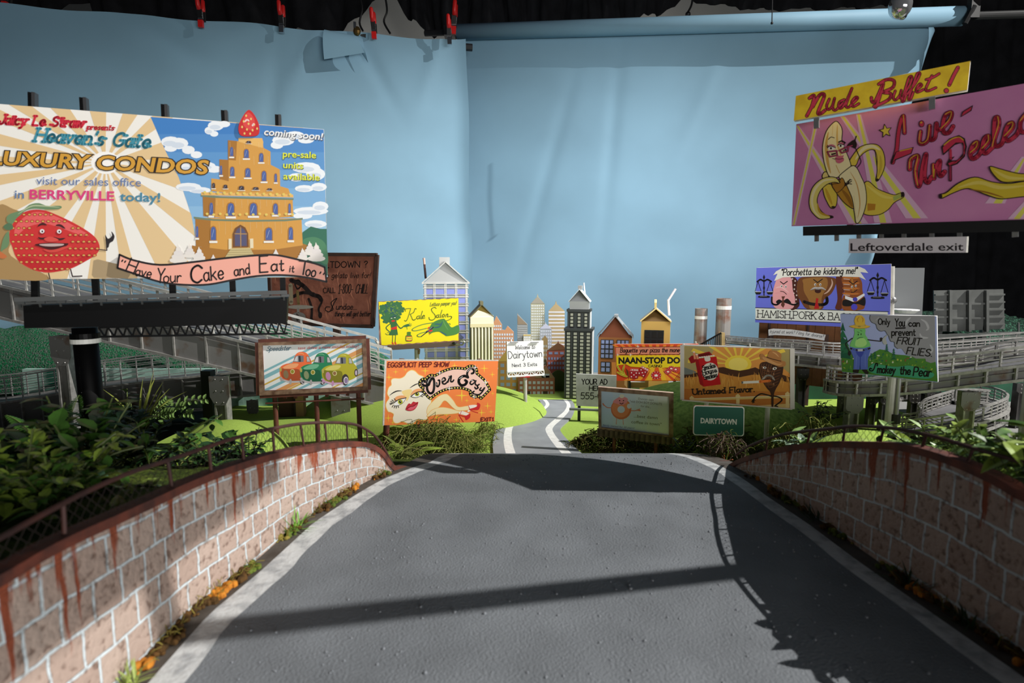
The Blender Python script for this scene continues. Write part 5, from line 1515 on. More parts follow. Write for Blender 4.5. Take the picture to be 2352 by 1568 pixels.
s.poly([(282, 745), (400, 775), (560, 778), (690, 742), (690, 820), (640, 1000), (640, 1200), (500, 1205), (490, 1010), (470, 1205), (350, 1200), (365, 1000), (300, 830)], (84, 102, 178)); s.poly([(400, 840), (560, 840), (490, 960)], (58, 70, 158), True); s.line([(490, 960), (488, 1200)], 16, (54, 66, 150)); s.line([(420, 930), (400, 1190)], 40, (112, 130, 196), taper=True); s.line([(590, 900), (590, 1150)], 40, (112, 130, 196), taper=True)
s.line([(300, 785), (420, 815), (560, 815), (680, 780)], 34, (46, 34, 44)); s.poly([(438, 796), (540, 794), (538, 840), (440, 842)], (176, 180, 186)); s.line([(345, 800), (380, 808)], 38, (84, 102, 178), False); s.line([(590, 806), (620, 800)], 38, (84, 102, 178), False)
s.poly([(345, 1210), (470, 1205), (450, 1275), (360, 1275), (340, 1240)], (34, 26, 26)); s.poly([(520, 1205), (620, 1205), (660, 1265), (640, 1300), (590, 1290)], (34, 26, 26))
HT = (206, 168, 60)
s.poly([(270, 338), (380, 305), (370, 230), (400, 140), (450, 122), (520, 125), (580, 200), (590, 305), (690, 340), (620, 375), (480, 385), (350, 375)], HT, True); s.line([(385, 320), (480, 345), (590, 318)], 34, (190, 162, 80)); s.line([(450, 260), (430, 200), (470, 150)], 16, (168, 110, 40), taper=True); s.line([(530, 260), (545, 200), (510, 150)], 16, (168, 110, 40), taper=True); s.line([(275, 342), (350, 372), (480, 384), (620, 374), (688, 342)], 7, (120, 92, 30))
s.ell(448, 505, 9, 20, (24, 44, 30)); s.ell(504, 498, 9, 20, (24, 44, 30)); s.line([(430, 450), (470, 465)], 8, (30, 60, 40), False); s.line([(490, 420), (525, 436)], 8, (30, 60, 40), False); s.line([(430, 600), (470, 568), (538, 562)], 9, (40, 46, 36))
s.hand('Only', 850, 305, 1080, 308, 120, 18, BLK, 0); s.hand('You', 1190, 340, 1380, 340, 150, 20, BLK, 0); s.hand('can', 1460, 340, 1680, 344, 120, 20, BLK, 0); s.line([(1205, 380), (1385, 372)], 30, BLK, False)
s.hand('prevent', 1120, 525, 1590, 525, 130, 20, BLK, 0); s.hand('FRUIT', 1220, 690, 1690, 715, 135, 20, BLK, .22); s.hand('FLIES.', 1415, 895, 1920, 945, 140, 20, BLK, .15)
s.line([(830, 1130), (835, 1090), (800, 1090), (770, 1180), (730, 1230), (680, 1220), (685, 1180), (720, 1190)], 24, BLK); s.hand('mokey', 830, 1270, 1180, 1285, 150, 24, BLK, .1); s.hand('the', 1285, 1295, 1490, 1305, 150, 24, BLK, .05); s.hand('Pear', 1550, 1325, 1900, 1345, 170, 24, BLK, .1)
s.mb.build('panel', r)
for x, rr in ((2046, .009), (2061, .0055)):
    p_ = s.raw_on((x, 870), -.022); post(r, (p_.x, p_.y, p_.z + .05), (p_.x, p_.y, base.z - .005), rr, M_WPOST if rr > .008 else M_STEEL)
k = MB(); p_ = s.raw_on((2052, 955), -.02); k.tube([(p_.x, p_.y, p_.z), (p_.x, p_.y, p_.z - .022)], .0125, M_BLACK, 10); k.build('tape_wrap', r, label='black tape wrapped round the posts')

# ------------------------------------------------------------------ bare back of a grey billboard
s = Sign([(2145, 667), (2305, 664), (2308, 755), (2146, 762)], 2.15, 2.15, .004)
base = at(2230, 800, 2.16); base.z = 1.17
r = thing('billboard', 'bare grey back of a billboard with ribs, far right', 'billboard', base)
GRY = mat('galvanized_grey', (92, 94, 92), .5, metal=.4, var=.2, vscale=14)
s.slab(GRY); s.mb.build('panel', r)
k = MB()
for y in (677, 694, 711, 728, 745):
    for x0, x1 in ((2146, 2176), (2262, 2305)):
        k.bar(s.raw_on((x0, y), .004), s.raw_on((x1, y - 1), .004), .007, .006, GRY)
for y in (697, 730):
    k.bar(s.raw_on((2176, y), .004), s.raw_on((2262, y), .004), .007, .007, GRY)
for x in (2178, 2222, 2262):
    k.bar(s.raw_on((x, 666), .008), s.raw_on((x, 761), .008), .010, .012, GRY, up=s.n)
k.build('ribs', r)
k = MB(); k.bar(s.raw_on((2140, 771), .01), s.raw_on((2336, 764), .01), .010, .012, GRY); k.bar(s.raw_on((2334, 765), .01), s.raw_on((2334, 740), .01), .005, .005, GRY, up=(0, 1, 0)); k.build('ledge', r)
for x in (2160, 2262):
    k = MB(); a = s.raw_on((x, 760), -.008); k.bar((a.x, a.y, a.z + .02), (a.x, a.y, 1.13), .016, .016, GRY, up=(0, 1, 0)); k.build('post', r)
# blank grey card behind the law billboard
s = Sign([(2040, 615), (2124, 615), (2118, 726), (2040, 726)], 2.10, 2.08, .02)
base = at(2085, 760, 2.09); base.z = 1.22
r = thing('grey_card', 'blank grey upright card behind the end pole of the three-meats billboard', 'card', base)
s.slab(mat('grey_card_face', (118, 121, 122), .75)); s.mb.build('face', r)
k = MB(); k.tube([(base.x, base.y + .02, 1.3), (base.x, base.y + .02, 1.16)], .012, M_STEEL, 8); k.build('stand', r)
k = MB(); a = at(2080, 712, 2.04); k.lathe(a, [(.0, -.012), (.03, -.010), (.042, 0), (.042, .003)], paint((232, 232, 230)), 18)
tag(k.build('white_dish', base=a), 'small white dish lamp in front of the blank grey card', 'lamp')
# ------------------------------------------------------------------ the big condo billboard (near left)
s = Sign([(-60, 234), (744, 297), (753, 636), (-66, 642)], 0.815, 0.965, 0.006)
base = at(218, 1108, 0.90); base.z = 1.115
r = thing('billboard', 'huge condo billboard with sunrays and a layered cake castle on a black column', 'billboard', base)
WH, TN = (236, 233, 226), (222, 192, 144)
s.slab(paint(WH), M_BLACK); s.step = 5e-6
s.crop(0, 200, .36984)
full = [(-160, 92), (2012, 263), (2036, 1180), (-175, 1194)]
def inside(P, Q=full):
    for i in range(len(Q)):
        (x0, y0), (x1, y1) = Q[i], Q[(i + 1) % len(Q)]
        P = clip_poly(P, y1 - y0, -(x1 - x0), (y1 - y0) * x0 - (x1 - x0) * y0) if len(P) > 2 else []
    return P
C = (655, 470)
edges = [(1040, 330), (1080, 440), (1105, 520), (1135, 640), (1200, 790), (1215, 930), (1110, 1010), (960, 1090), (830, 1100), (760, 1180), (660, 1190), (545, 1185), (430, 1150), (300, 1090), (120, 1180), (-150, 1090), (-150, 900), (-150, 760), (-150, 640), (-150, 560), (-150, 480), (-150, 420), (-150, 340), (-150, 250), (-150, 150), (-60, 110), (90, 130), (200, 120), (320, 135), (440, 145), (560, 155), (660, 160), (760, 170), (850, 178), (935, 190), (970, 260)]
for i in range(0, len(edges) - 1, 2):
    a, b_ = edges[i], edges[i + 1]
    k_ = 3.0
    P = inside([C, (C[0] + (a[0] - C[0]) * k_, C[1] + (a[1] - C[1]) * k_), (C[0] + (b_[0] - C[0]) * k_, C[1] + (b_[1] - C[1]) * k_)])
    if len(P) > 2:
        s.off -= s.step * .5; s.poly(P, TN)
s.off += s.step
s.ell(655, 470, 90, 70, (246, 243, 238))
sky = [(935, 185), (2010, 264), (2035, 1178), (1010, 1185), (1195, 1080), (1218, 960), (1190, 800), (1110, 560), (1030, 400)]
for i in range(9):
    y0, y1 = 180 + i * 112, 180 + (i + 1) * 112
    P = clip_poly(clip_poly(sky, 0, 1, y1), 0, -1, -y0)
    t = i / 8
    if len(P) > 2:
        s.off -= s.step * .5; s.poly(P, (62 + 120 * t, 124 + 92 * t, 190 + 42 * t))
s.off += s.step
CL = (232, 236, 240)
for blobs in ([(1340, 240, 50, 30), (1300, 270, 30, 24), (1390, 230, 40, 20), (1330, 290, 26, 18)], [(1060, 340, 60, 34), (1110, 350, 60, 36), (1060, 380, 40, 22), (1170, 390, 40, 26), (1220, 420, 36, 22)], [(1180, 500, 90, 30), (1280, 490, 60, 26), (1330, 510, 50, 22)],
              [(1170, 620, 80, 26), (1240, 640, 70, 20)], [(1760, 330, 70, 34), (1830, 300, 60, 26), (1720, 360, 40, 24), (1900, 330, 50, 20)], [(1900, 500, 90, 34), (1960, 540, 60, 40), (1840, 560, 50, 26)], [(1890, 630, 60, 22), (1980, 620, 50, 26)], [(1930, 770, 110, 26), (1990, 740, 50, 30), (1880, 800, 60, 20)], [(1960, 850, 70, 24)]):
    for x, y, a, b_ in blobs:
        s.off -= s.step * .5; s.ell(x, y, a, b_, CL, n=12)
    s.off += s.step
    for x, y, a, b_ in blobs[:2]:
        s.off -= s.step * .5; s.ell(x - a * .1, y + b_ * .3, a * .7, b_ * .5, (206, 216, 228), n=10)
    s.off += s.step
s.poly([(1850, 1000), (1880, 900), (1930, 865), (1990, 880), (2029, 880), (2035, 1170), (1870, 1140)], (46, 106, 84)); s.poly([(1880, 960), (1940, 930), (2000, 950), (2030, 1000), (2033, 1100), (1960, 1060)], (72, 128, 92), True)
OFF0 = s.off
# castle
s.crop(380, 230, .27426)
CK, CD, CH, CN = (208, 152, 70), (164, 112, 46), (226, 178, 100), (234, 232, 224)
s.poly([(222, 1215), (300, 1230), (1150, 1200), (1190, 1215), (1180, 1300), (1100, 1350), (240, 1360), (225, 1290)], CD)
s.poly([(250, 985), (1140, 990), (1150, 1215), (900, 1252), (500, 1252), (255, 1222)], CK); s.poly([(250, 985), (380, 990), (370, 1240), (255, 1222)], CD)
s.poly([(238, 975), (400, 995), (700, 1003), (1000, 998), (1150, 985), (1150, 1000), (1000, 1014), (700, 1018), (400, 1010), (240, 992)], (112, 128, 104))
s.poly([(312, 800), (1065, 825), (1072, 975), (880, 990), (500, 988), (318, 970)], CK); s.poly([(312, 800), (420, 808), (415, 985), (318, 970)], CD)
s.poly([(296, 790), (480, 808), (700, 812), (930, 818), (1075, 822), (1072, 836), (900, 834), (600, 824), (400, 818), (298, 806)], (112, 128, 104))
s.poly([(384, 655), (960, 720), (1030, 740), (1050, 800), (700, 800), (384, 760)], CK); s.poly([(300, 770), (1070, 790), (1072, 815), (300, 795)], CH)
s.poly([(452, 495), (530, 500), (880, 540), (958, 580), (962, 735), (700, 760), (456, 660)], CK); s.poly([(452, 495), (530, 500), (530, 680), (456, 660)], CD)
s.poly([(524, 335), (620, 345), (815, 350), (822, 400), (880, 430), (882, 555), (740, 545), (524, 500)], CK); s.poly([(524, 335), (600, 342), (590, 505), (524, 500)], CD); s.poly([(612, 316), (810, 318), (820, 350), (815, 400), (612, 348)], CH)
for x in range(540, 880, 40):
    s.off -= s.step * .5; s.line([(x, 350 + (x % 3) * 60), (x + 3, 400 + (x % 3) * 70)], 7, (226, 196, 146), taper=True)
for x in range(430, 1050, 52):
    s.off -= s.step * .5; s.line([(x, 835), (x + 2, 880 + (x % 5) * 8)], 8, (226, 196, 146), taper=True); s.line([(x + 20, 1020), (x + 22, 1070 + (x % 7) * 9)], 8, (226, 196, 146), taper=True)
s.off += s.step
def win(x, y, w, h, col=(74, 96, 156), sill=True):
    s.poly([(x - w / 2, y + h / 2), (x - w / 2, y - h * .2), (x - w * .36, y - h * .42), (x, y - h / 2), (x + w * .36, y - h * .42), (x + w / 2, y - h * .2), (x + w / 2, y + h / 2)], CD)
    w, h = w * .78, h * .86
    s.poly([(x - w / 2, y + h / 2), (x - w / 2, y - h * .2), (x - w * .36, y - h * .42), (x, y - h / 2), (x + w * .36, y - h * .42), (x + w / 2, y - h * .2), (x + w / 2, y + h / 2)], col)
    s.line([(x - w * .3, y + h * .3), (x + w * .1, y - h * .3)], w * .28, (176, 186, 206), taper=True)
    if sill:
        s.poly([(x - w * .8, y + h * .56), (x + w * .8, y + h * .56), (x + w * .8, y + h * .72), (x - w * .8, y + h * .72)], CN)
for x, y, w, h in ((555, 430, 34, 90), (678, 447, 48, 84), (803, 480, 42, 84), (466, 585, 26, 90), (560, 597, 42, 90), (690, 607, 52, 86), (826, 635, 46, 96), (924, 650, 26, 80), (385, 908, 38, 120), (548, 914, 68, 124), (737, 912, 74, 118), (922, 910, 48, 104), (1040, 905, 24, 90), (402, 1115, 54, 130), (866, 1120, 68, 120), (1050, 1115, 44, 120), (266, 1100, 26, 110)):
    win(x, y, w, h)
for x, y, w, h in ((698, 352, 44, 24), (404, 715, 30, 50), (503, 724, 40, 36), (637, 735, 52, 40), (757, 740, 56, 28), (873, 747, 46, 22)):
    win(x, y, w, h, (58, 50, 60))
s.poly([(565, 1232), (565, 1120), (585, 1070), (628, 1042), (670, 1066), (694, 1116), (698, 1230)], (112, 72, 40)); s.poly([(582, 1220), (582, 1120), (600, 1080), (628, 1062), (660, 1082), (680, 1120), (682, 1220)], (84, 82, 112)); s.line([(630, 1062), (632, 1225)], 8, (176, 136, 80), False); s.line([(582, 1118), (682, 1120)], 8, (176, 136, 80), False)
s.poly([(550, 1240), (710, 1236), (745, 1300), (760, 1345), (480, 1350), (510, 1300)], (198, 182, 130))
for i in range(5):
    s.off -= s.step * .5; s.line([(540 - i * 10, 1258 + i * 18), (722 + i * 7, 1254 + i * 18)], 4, (150, 132, 90), False)
s.off += s.step
s.poly([(530, 1160), (556, 1160), (556, 1240), (530, 1250)], (226, 214, 180)); s.poly([(708, 1160), (736, 1158), (738, 1238), (710, 1240)], (226, 214, 180))
for x in range(330, 1080, 55):
    s.off -= s.step * .5; s.ell(x, 772 + (x - 330) * .025, 13, 11, (220, 196, 100), n=7); s.ell(x + 20 if x < 1050 else x, 952 + (x % 2) * 6, 13, 11, (220, 196, 100), n=7)
s.off += s.step
for x, y, k_ in ((110, 1300, 1.35), (205, 1270, 1.0), (285, 1310, 1.2), (402, 1325, .5), (925, 1280, .5), (1150, 1300, .9), (1210, 1250, 1), (1265, 1285, 1.35)):
    for j in range(4):
        s.off -= s.step * .5; s.ell(x, y + 30 * k_ - j * 22 * k_, (56 - j * 13) * k_, 19 * k_, (228 - j * 2, 222 - j * 2, 214), n=12)
    s.poly([(x - 14 * k_, y - 30 * k_), (x - 4 * k_, y - 72 * k_), (x + 14 * k_, y - 30 * k_)], (230, 224, 216))
s.off = OFF0
# strawberry figure
s.crop(0, 460, .12755)
s.poly([(-60, 160), (250, 160), (480, 320), (250, 700), (200, 1000), (900, 1410), (40, 1420), (-60, 1340)], (166, 134, 88), True); s.poly([(1690, 1080), (1760, 1060), (2130, 1150), (2350, 1330), (2300, 1410), (1700, 1390), (1660, 1340)], (168, 146, 112))
bd = [(300, 320), (420, 220), (600, 170), (800, 180), (1000, 250), (1300, 390), (1560, 540), (1720, 670), (1790, 800), (1785, 900), (1700, 1000), (1500, 1120), (1300, 1220), (1100, 1270), (850, 1300), (600, 1250), (380, 1130), (280, 1000), (220, 830), (170, 700), (190, 520)]
s.poly(bd, (204, 52, 52), True)
s.poly([(330, 400), (560, 230), (800, 220), (1100, 330), (1400, 500), (1600, 620), (1500, 640), (1100, 500), (800, 420), (500, 480), (300, 640), (260, 560)], (226, 96, 96), True); s.poly([(320, 1050), (500, 1020), (900, 1100), (1300, 1090), (1640, 940), (1500, 1110), (1100, 1260), (700, 1265), (400, 1130)], (190, 40, 44), True)
for i in range(16):
    for j in range(9):
        x, y = 240 + i * 98 + (j % 2) * 48, 250 + j * 122
        if len(inside([(x, y), (x + 1, y), (x, y + 1)], bd)) > 2 and not (600 < x < 1250 and 380 < y < 900):
            s.off -= s.step * .5; s.ell(x, y + 4, 40, 27, (178, 36, 40), n=9); s.ell(x, y + 6, 26, 15, (206, 172, 92), n=8)
s.off += 2 * s.step
s.line([(690, 470), (740, 430), (800, 425), (845, 450)], 40, (64, 30, 34), taper=True); s.line([(1010, 450), (1090, 450), (1180, 510)], 40, (64, 30, 34), taper=True)
for x, y in ((765, 555), (1072, 560)):
    s.ell(x, y + 14, 52, 46, (150, 30, 34)); s.ell(x, y, 42, 38, (232, 226, 226)); s.ell(x + 2, y + 4, 16, 18, (60, 40, 50))
s.line([(690, 665), (760, 690), (860, 665)], 36, (64, 30, 34), taper=True); s.line([(970, 660), (1070, 700), (1180, 680)], 36, (64, 30, 34), taper=True)
s.poly([(800, 690), (900, 655), (1010, 680), (1060, 720), (960, 745), (850, 735)], (216, 80, 72), True)
s.poly([(630, 800), (760, 770), (950, 765), (1140, 770), (1240, 780), (1150, 850), (1000, 885), (860, 880), (740, 840)], (70, 26, 28), True); s.poly([(720, 790), (950, 778), (1150, 785), (1120, 815), (950, 830), (780, 820)], (196, 170, 166), True)
s.line([(790, 880), (900, 915), (1040, 900), (1180, 850), (1300, 830)], 54, (212, 74, 66), taper=True)
GN = (108, 138, 100)
s.poly([(160, 260), (420, 170), (540, 80), (700, 50), (860, 100), (1090, 100), (1090, 150), (860, 165), (620, 150), (480, 180), (380, 260), (300, 330), (230, 420), (130, 380)], GN, True); s.line([(330, 250), (560, 110), (760, 100), (1080, 128)], 26, (176, 186, 150), taper=True)
s.poly([(70, 470), (150, 410), (230, 440), (230, 520), (120, 530)], (86, 116, 86), True); s.poly([(100, 620), (160, 560), (180, 700), (150, 830), (80, 880), (20, 920), (50, 740)], GN, True); s.poly([(-20, 910), (60, 950), (130, 1010), (60, 1050), (-20, 1010)], (196, 112, 66), True)
s.line([(1790, 885), (1930, 900), (1925, 830)], 18, (54, 40, 44), False); s.poly([(1900, 620), (1950, 690), (2020, 640), (2010, 560), (2065, 640), (2040, 730), (1980, 770), (1960, 840), (1925, 850), (1910, 740)], (40, 34, 38), True)
s.line([(880, 1310), (905, 1410)], 20, (54, 40, 44), False); s.line([(1275, 1240), (1310, 1370), (1480, 1362)], 22, (54, 40, 44), False)
s.off = OFF0
# lettering
s.crop(0, 200, .36984)
s.hand('Juicy Le Straw', -12, 228, 516, 250, 58, 15, (206, 40, 62), .3, serif=10); s.hand('presents', 542, 262, 706, 268, 30, 7, (206, 40, 62), .3, serif=5)
s.hand("Heaven's Gate", 214, 336, 924, 376, 80, 17, (62, 140, 160), .3, serif=12)
s.type('LUXURY CONDOS', -60, 478, 1286, 540, 88, (206, 152, 56), .028, .16, outline=(.05, (46, 34, 26)))
s.type('visit our sales office', 226, 604, 876, 616, 52, (104, 122, 164), .004)
s.type('in', 92, 690, 150, 692, 54, (96, 124, 166), .012); s.type('BERRYVILLE', 184, 692, 710, 704, 58, (214, 64, 124), .028); s.type('today!', 744, 706, 996, 712, 56, (74, 132, 158), .024)
s.type('coming soon!', 1644, 302, 2006, 334, 44, (96, 100, 110), .016, .12); s.type('coming soon!', 1638, 297, 2000, 328, 44, (238, 238, 236), .014, .12)
for t, x0, y0, x1, y1 in (('pre-sale', 1756, 434, 1962, 442), ('units', 1758, 502, 1882, 508), ('available', 1760, 572, 1984, 580)):
    s.type(t, x0 + 4, y0 + 4, x1 + 4, y1 + 4, 42, (70, 84, 60), .012); s.type(t, x0, y0, x1, y1, 42, (222, 228, 60), .012)
s.mb.build('panel', r)
# strawberry standing above the top edge
s2 = Sign([(-60, 234), (744, 297), (753, 636), (-66, 642)], 0.815, 0.965, 0.006)
s2.off = .0030
s2.crop(0, 200, .36984)
st = [(1540, 146), (1570, 160), (1600, 210), (1612, 260), (1600, 300), (1540, 308), (1495, 300), (1482, 255), (1500, 200)]
s2.mb.prism([s2.on(x, y, .0028) for x, y in catmull(st, 4, closed=True)], -s2.n * .006, paint((196, 40, 40)))
s2.off = .0029
s2.poly([(1540, 160), (1575, 190), (1585, 240), (1560, 270), (1520, 250), (1510, 210)], (216, 70, 66), True)
for x, y in ((1530, 180), (1560, 200), (1515, 215), (1545, 230), (1580, 235), (1505, 250), (1535, 265), (1570, 270), (1598, 260), (1520, 290), (1555, 292)):
    s2.ell(x, y, 6, 8, (226, 196, 110), n=7)
s2.line([(1520, 220), (1535, 205), (1550, 215)], 12, (240, 206, 200), taper=True); s2.line([(1570, 240), (1576, 232)], 12, (240, 206, 200))
s2.mb.build('strawberry_cutout', r, label='red strawberry cut-out on the top edge')
# the ribbon
s3 = Sign([(-60, 234), (744, 297), (753, 636), (-66, 642)], 0.815, 0.965, 0.006)
s3.crop(0, 200, .36984)
rib = catmull([(750, 1040), (840, 1075), (1000, 1103), (1200, 1086), (1400, 1062), (1600, 1044), (1720, 1043), (1850, 1070), (1960, 1096), (2016, 1118)], 4) + catmull([(2028, 1208), (1900, 1180), (1750, 1166), (1600, 1172), (1450, 1196), (1300, 1224), (1150, 1226), (1000, 1208), (850, 1160), (738, 1122)], 4)
s3.mb.prism([s3.on(x, y, .006) for x, y in rib], -s3.n * .004, paint((236, 168, 150)), M_BLACK)
s3.off = .0061
s3.line(rib, 12, (26, 20, 22), smooth=False, closed=True)
for t, x0, y0, x1, y1, h, w in (('"', 752, 1110, 776, 1118, 40, 9), ('H', 788, 1142, 836, 1160, 88, 9), ('ave', 846, 1168, 942, 1184, 58, 8), ('Y', 980, 1212, 1022, 1214, 88, 9), ('our', 1022, 1212, 1130, 1208, 64, 8), ('C', 1190, 1214, 1258, 1212, 106, 13), ('ake', 1272, 1204, 1394, 1188, 84, 9),
                                ('and', 1460, 1172, 1556, 1158, 62, 8), ('E', 1616, 1150, 1668, 1146, 100, 10), ('at', 1686, 1142, 1764, 1138, 70, 9), ('it', 1798, 1146, 1826, 1148, 40, 7), ('T', 1846, 1158, 1920, 1166, 82, 10), ('oo', 1896, 1168, 1956, 1178, 64, 9), ('"', 1974, 1190, 2004, 1198, 46, 9)):
    s3.hand(t, x0, y0, x1, y1, h, w, (26, 18, 20), .06)
s3.mb.build('ribbon_banner', r, label='pink wavy ribbon with black hand lettering')
# structure behind and below
IRON = mat('black_iron', (4, 4, 5), .5, spec=.15)
RAILG = mat('dark_grey_rail', (80, 82, 82), .5, metal=.3)
for xt, yt, xb in ((65, 208, 73), (184, 220, 216), (373, 236, 394), (512, 250, 534), (637, 260, 650)):
    a, b_ = s.raw_on((xt, yt), -.012), s.raw_on((xb, 700), -.012)
    k = MB(); k.bar(a, b_, .0085, .007, IRON, up=s.n); k.bar(a + s.u * .003, a.lerp(b_, .3) + s.u * .003, .004, .012, mat('grey_iron', (44, 44, 46), .5), up=s.n); k.build('upright', r)
def ln(x, y, off): return s.raw_on((x, y), off)
k = MB(); k.bar(ln(62, 684, .035), ln(662, 668, .035), .006, .006, RAILG); k.bar(ln(68, 693, .03), ln(660, 677, .03), .003, .003, RAILG); k.build('catwalk_rail', r)
for i in range(14):
    x = 70 + i * 45
    k = MB()
    k.bar(ln(x, 684 - (x - 62) * .0267, .034), ln(x, 702 - (x - 62) * .0267, .030), .0028, .0028, RAILG, up=s.n)
    k.bar(ln(x - 6, 692 - (x - 62) * .0267, .032), ln(x + 12, 691 - (x - 62) * .0267, .032), .006, .004, RAILG)
    k.build('catwalk_bracket', r)
k = MB(); P4 = [ln(76, 698, .03), ln(662, 682, .03), ln(660, 738, .03), ln(78, 748, .03)]
k.prism(P4, -s.n * .05, IRON); k.build('box_beam', r)
k = MB(); 
a0, a1, b0, b1 = ln(232, 750, .01), ln(660, 738, .01), ln(236, 771, .01), ln(662, 764, .01)
k.bar(a0, a1, .003, .003, IRON); k.bar(b0, b1, .003, .003, IRON)
for i in range(22):
    k.bar(a0.lerp(a1, i / 22), b0.lerp(b1, (i + .5) / 22), .0022, .0022, IRON, up=s.n); k.bar(b0.lerp(b1, (i + .5) / 22), a0.lerp(a1, (i + 1) / 22), .0022, .0022, IRON, up=s.n)
k.build('truss', r)
ca, cb = at(194, 752, .888), at(222, 1112, .888)
col = MB(); col.tube([(ca.x, ca.y, ca.z), (ca.x, ca.y, base.z - .01)], .0168, IRON, 24); col.build('column', r, smooth=True)
k = MB(); q = at(194, 782, .888); k.tube([(ca.x, ca.y, q.z + .012), (ca.x, ca.y, q.z - .002)], .0200, IRON, 24); k.build('collar', r)
k = MB(); k.tube([(ca.x, ca.y, q.z + .0035), (ca.x, ca.y, q.z - .0035)], .0203, mat('white_tape', (222, 222, 216), .5), 24); k.build('tape_ring', r, label='white tape ring on the column')
k = MB()
for j in range(30):
    z = q.z - .02 - j * .0075
    k.ball((ca.x - .002, ca.y - .0166, z), .0012, IRON, 6, 4)
k.build('bolt_row', r)

# ------------------------------------------------------------------ pink banana billboard (near right)
s = Sign([(1829, 285), (2425, 179), (2429, 501.9), (1818, 519.5)], 0.99, 0.725, .008)
base = at(2420, 520, .74); base.z = 1.12
r = thing('billboard', 'huge pink billboard with a peeled banana figure and red script lettering', 'billboard', base)
PK = mat('pink_sign_paint', (204, 132, 176), .6, c2=(196, 120, 168), vscale=18)
s.slab(PK, M_FOAM)
s.crop(1810, 260, .17222)
BQ = [(118, 148), (1742, -160), (3900, -520), (3960, 1390), (1742, 1455), (45, 1505)]
def beam(p, w0, q, w1, c):
    s.off -= s.step * .5; s.poly([(p[0] - w0, p[1]), (p[0] + w0, p[1]), (q[0] + w1, q[1]), (q[0] - w1, q[1])], c)
LB, LY = (222, 178, 204), (222, 212, 92)
def beamy(p, w0, q, w1):
    beam(p, w0, q, w1, LB); s.off += s.step; beam((p[0], p[1]), w0 * .45, q, w1 * .35, LY); s.off += s.step
beamy((125, 165), 22, (940, 1470), 130); beamy((385, 95), 28, (75, 1490), 26); beamy((730, 45), 36, (1720, 1400), 150); beamy((940, 15), 34, (1270, 1460), 120)
beamy((3520, 800), 20, (3050, 1410), 120)
s.crop(2010, 180, .19128)
beam((1790, 940), 30, (1440, 1500), 120, LB); s.off += s.step; beam((1790, 960), 12, (1470, 1500), 50, LY); s.off += s.step
s.crop(1810, 260, .17222)
OUT = (44, 30, 30)
def fig(pts, c, w=11):
    s.poly(pts, c, True); s.line(pts, w, OUT, closed=True)
YL, YD, CRM = (226, 196, 74), (186, 134, 44), (238, 222, 172)
fig([(1040, 910), (1200, 1010), (1400, 1085), (1480, 1070), (1540, 1055), (1540, 1120), (1420, 1190), (1330, 1290), (1200, 1355), (1020, 1345), (900, 1200)], YL)
s.poly([(1060, 1200), (1170, 1210), (1160, 1290), (1060, 1300)], (190, 130, 40)); s.line([(1050, 960), (1250, 1100), (1400, 1130)], 40, (236, 212, 100), taper=True); s.poly([(1400, 1110), (1520, 1070), (1520, 1120), (1410, 1170)], (170, 180, 90)); s.poly([(1505, 1062), (1545, 1052), (1545, 1110), (1510, 1125)], OUT)
fig([(820, 640), (880, 540), (960, 450), (1090, 410), (1200, 425), (1270, 510), (1295, 640), (1280, 750), (1210, 890), (1170, 890), (1190, 760), (1170, 560), (1150, 490), (1060, 500), (960, 580), (910, 690), (850, 700)], YL)
s.line([(900, 620), (1000, 480), (1120, 440), (1230, 490)], 50, CRM, taper=True); s.line([(1230, 560), (1240, 700), (1200, 850)], 34, (204, 172, 60), taper=True); s.line([(1160, 490), (1190, 600), (1185, 870)], 8, OUT); s.ell(1190, 885, 22, 16, OUT)
fig([(460, 860), (470, 800), (510, 780), (540, 830), (530, 880)], (226, 200, 120))
fig([(470, 960), (580, 950), (650, 1060), (655, 1180), (625, 1260), (570, 1260), (520, 1180), (480, 1080)], YL); s.ell(605, 1250, 28, 14, OUT); s.line([(500, 1000), (540, 1100), (590, 1220)], 40, (204, 160, 50), taper=True)
fig([(580, 940), (700, 880), (780, 960), (850, 1100), (880, 1270), (760, 1200), (660, 1080)], YD); s.line([(720, 1020), (800, 1120), (860, 1250)], 50, (150, 100, 34), taper=True)
fig([(635, 108), (700, 160), (726, 240), (722, 380), (780, 520), (840, 690), (800, 760), (660, 855), (560, 845), (520, 780), (480, 640), (462, 480), (480, 340), (530, 210)], (240, 222, 170))
s.line([(540, 250), (510, 420), (530, 650), (570, 800)], 40, (214, 168, 84), taper=True); s.line([(660, 150), (660, 400), (720, 600)], 26, (222, 180, 100), taper=True); s.line([(600, 150), (590, 300)], 30, (226, 190, 120), taper=True); s.line([(640, 690), (690, 800)], 40, (206, 154, 66), taper=True)
fig([(690, 830), (770, 760), (860, 700), (920, 730), (980, 850), (1030, 970), (1048, 1150), (1020, 1300), (960, 1440), (910, 1462), (890, 1350), (860, 1150), (800, 1000), (760, 920), (690, 870)], CRM); s.line([(830, 780), (920, 950), (960, 1200), (930, 1400)], 14, (206, 150, 70), taper=True); s.line([(880, 1100), (910, 1400)], 30, (224, 200, 130), taper=True)
fig([(690, 920), (640, 860), (540, 850), (430, 890), (330, 990), (285, 1140), (300, 1280), (380, 1380), (450, 1412), (590, 1395), (590, 1370), (500, 1350), (420, 1270), (390, 1160), (430, 1040), (520, 950), (620, 920), (690, 935)], (226, 206, 110)); s.line([(620, 885), (480, 900), (370, 1000), (320, 1150), (350, 1300), (430, 1390)], 34, CRM, taper=True); s.line([(395, 1200), (430, 1320), (560, 1375)], 30, (196, 150, 40), taper=True); s.poly([(560, 1362), (598, 1372), (592, 1400), (560, 1402)], OUT)
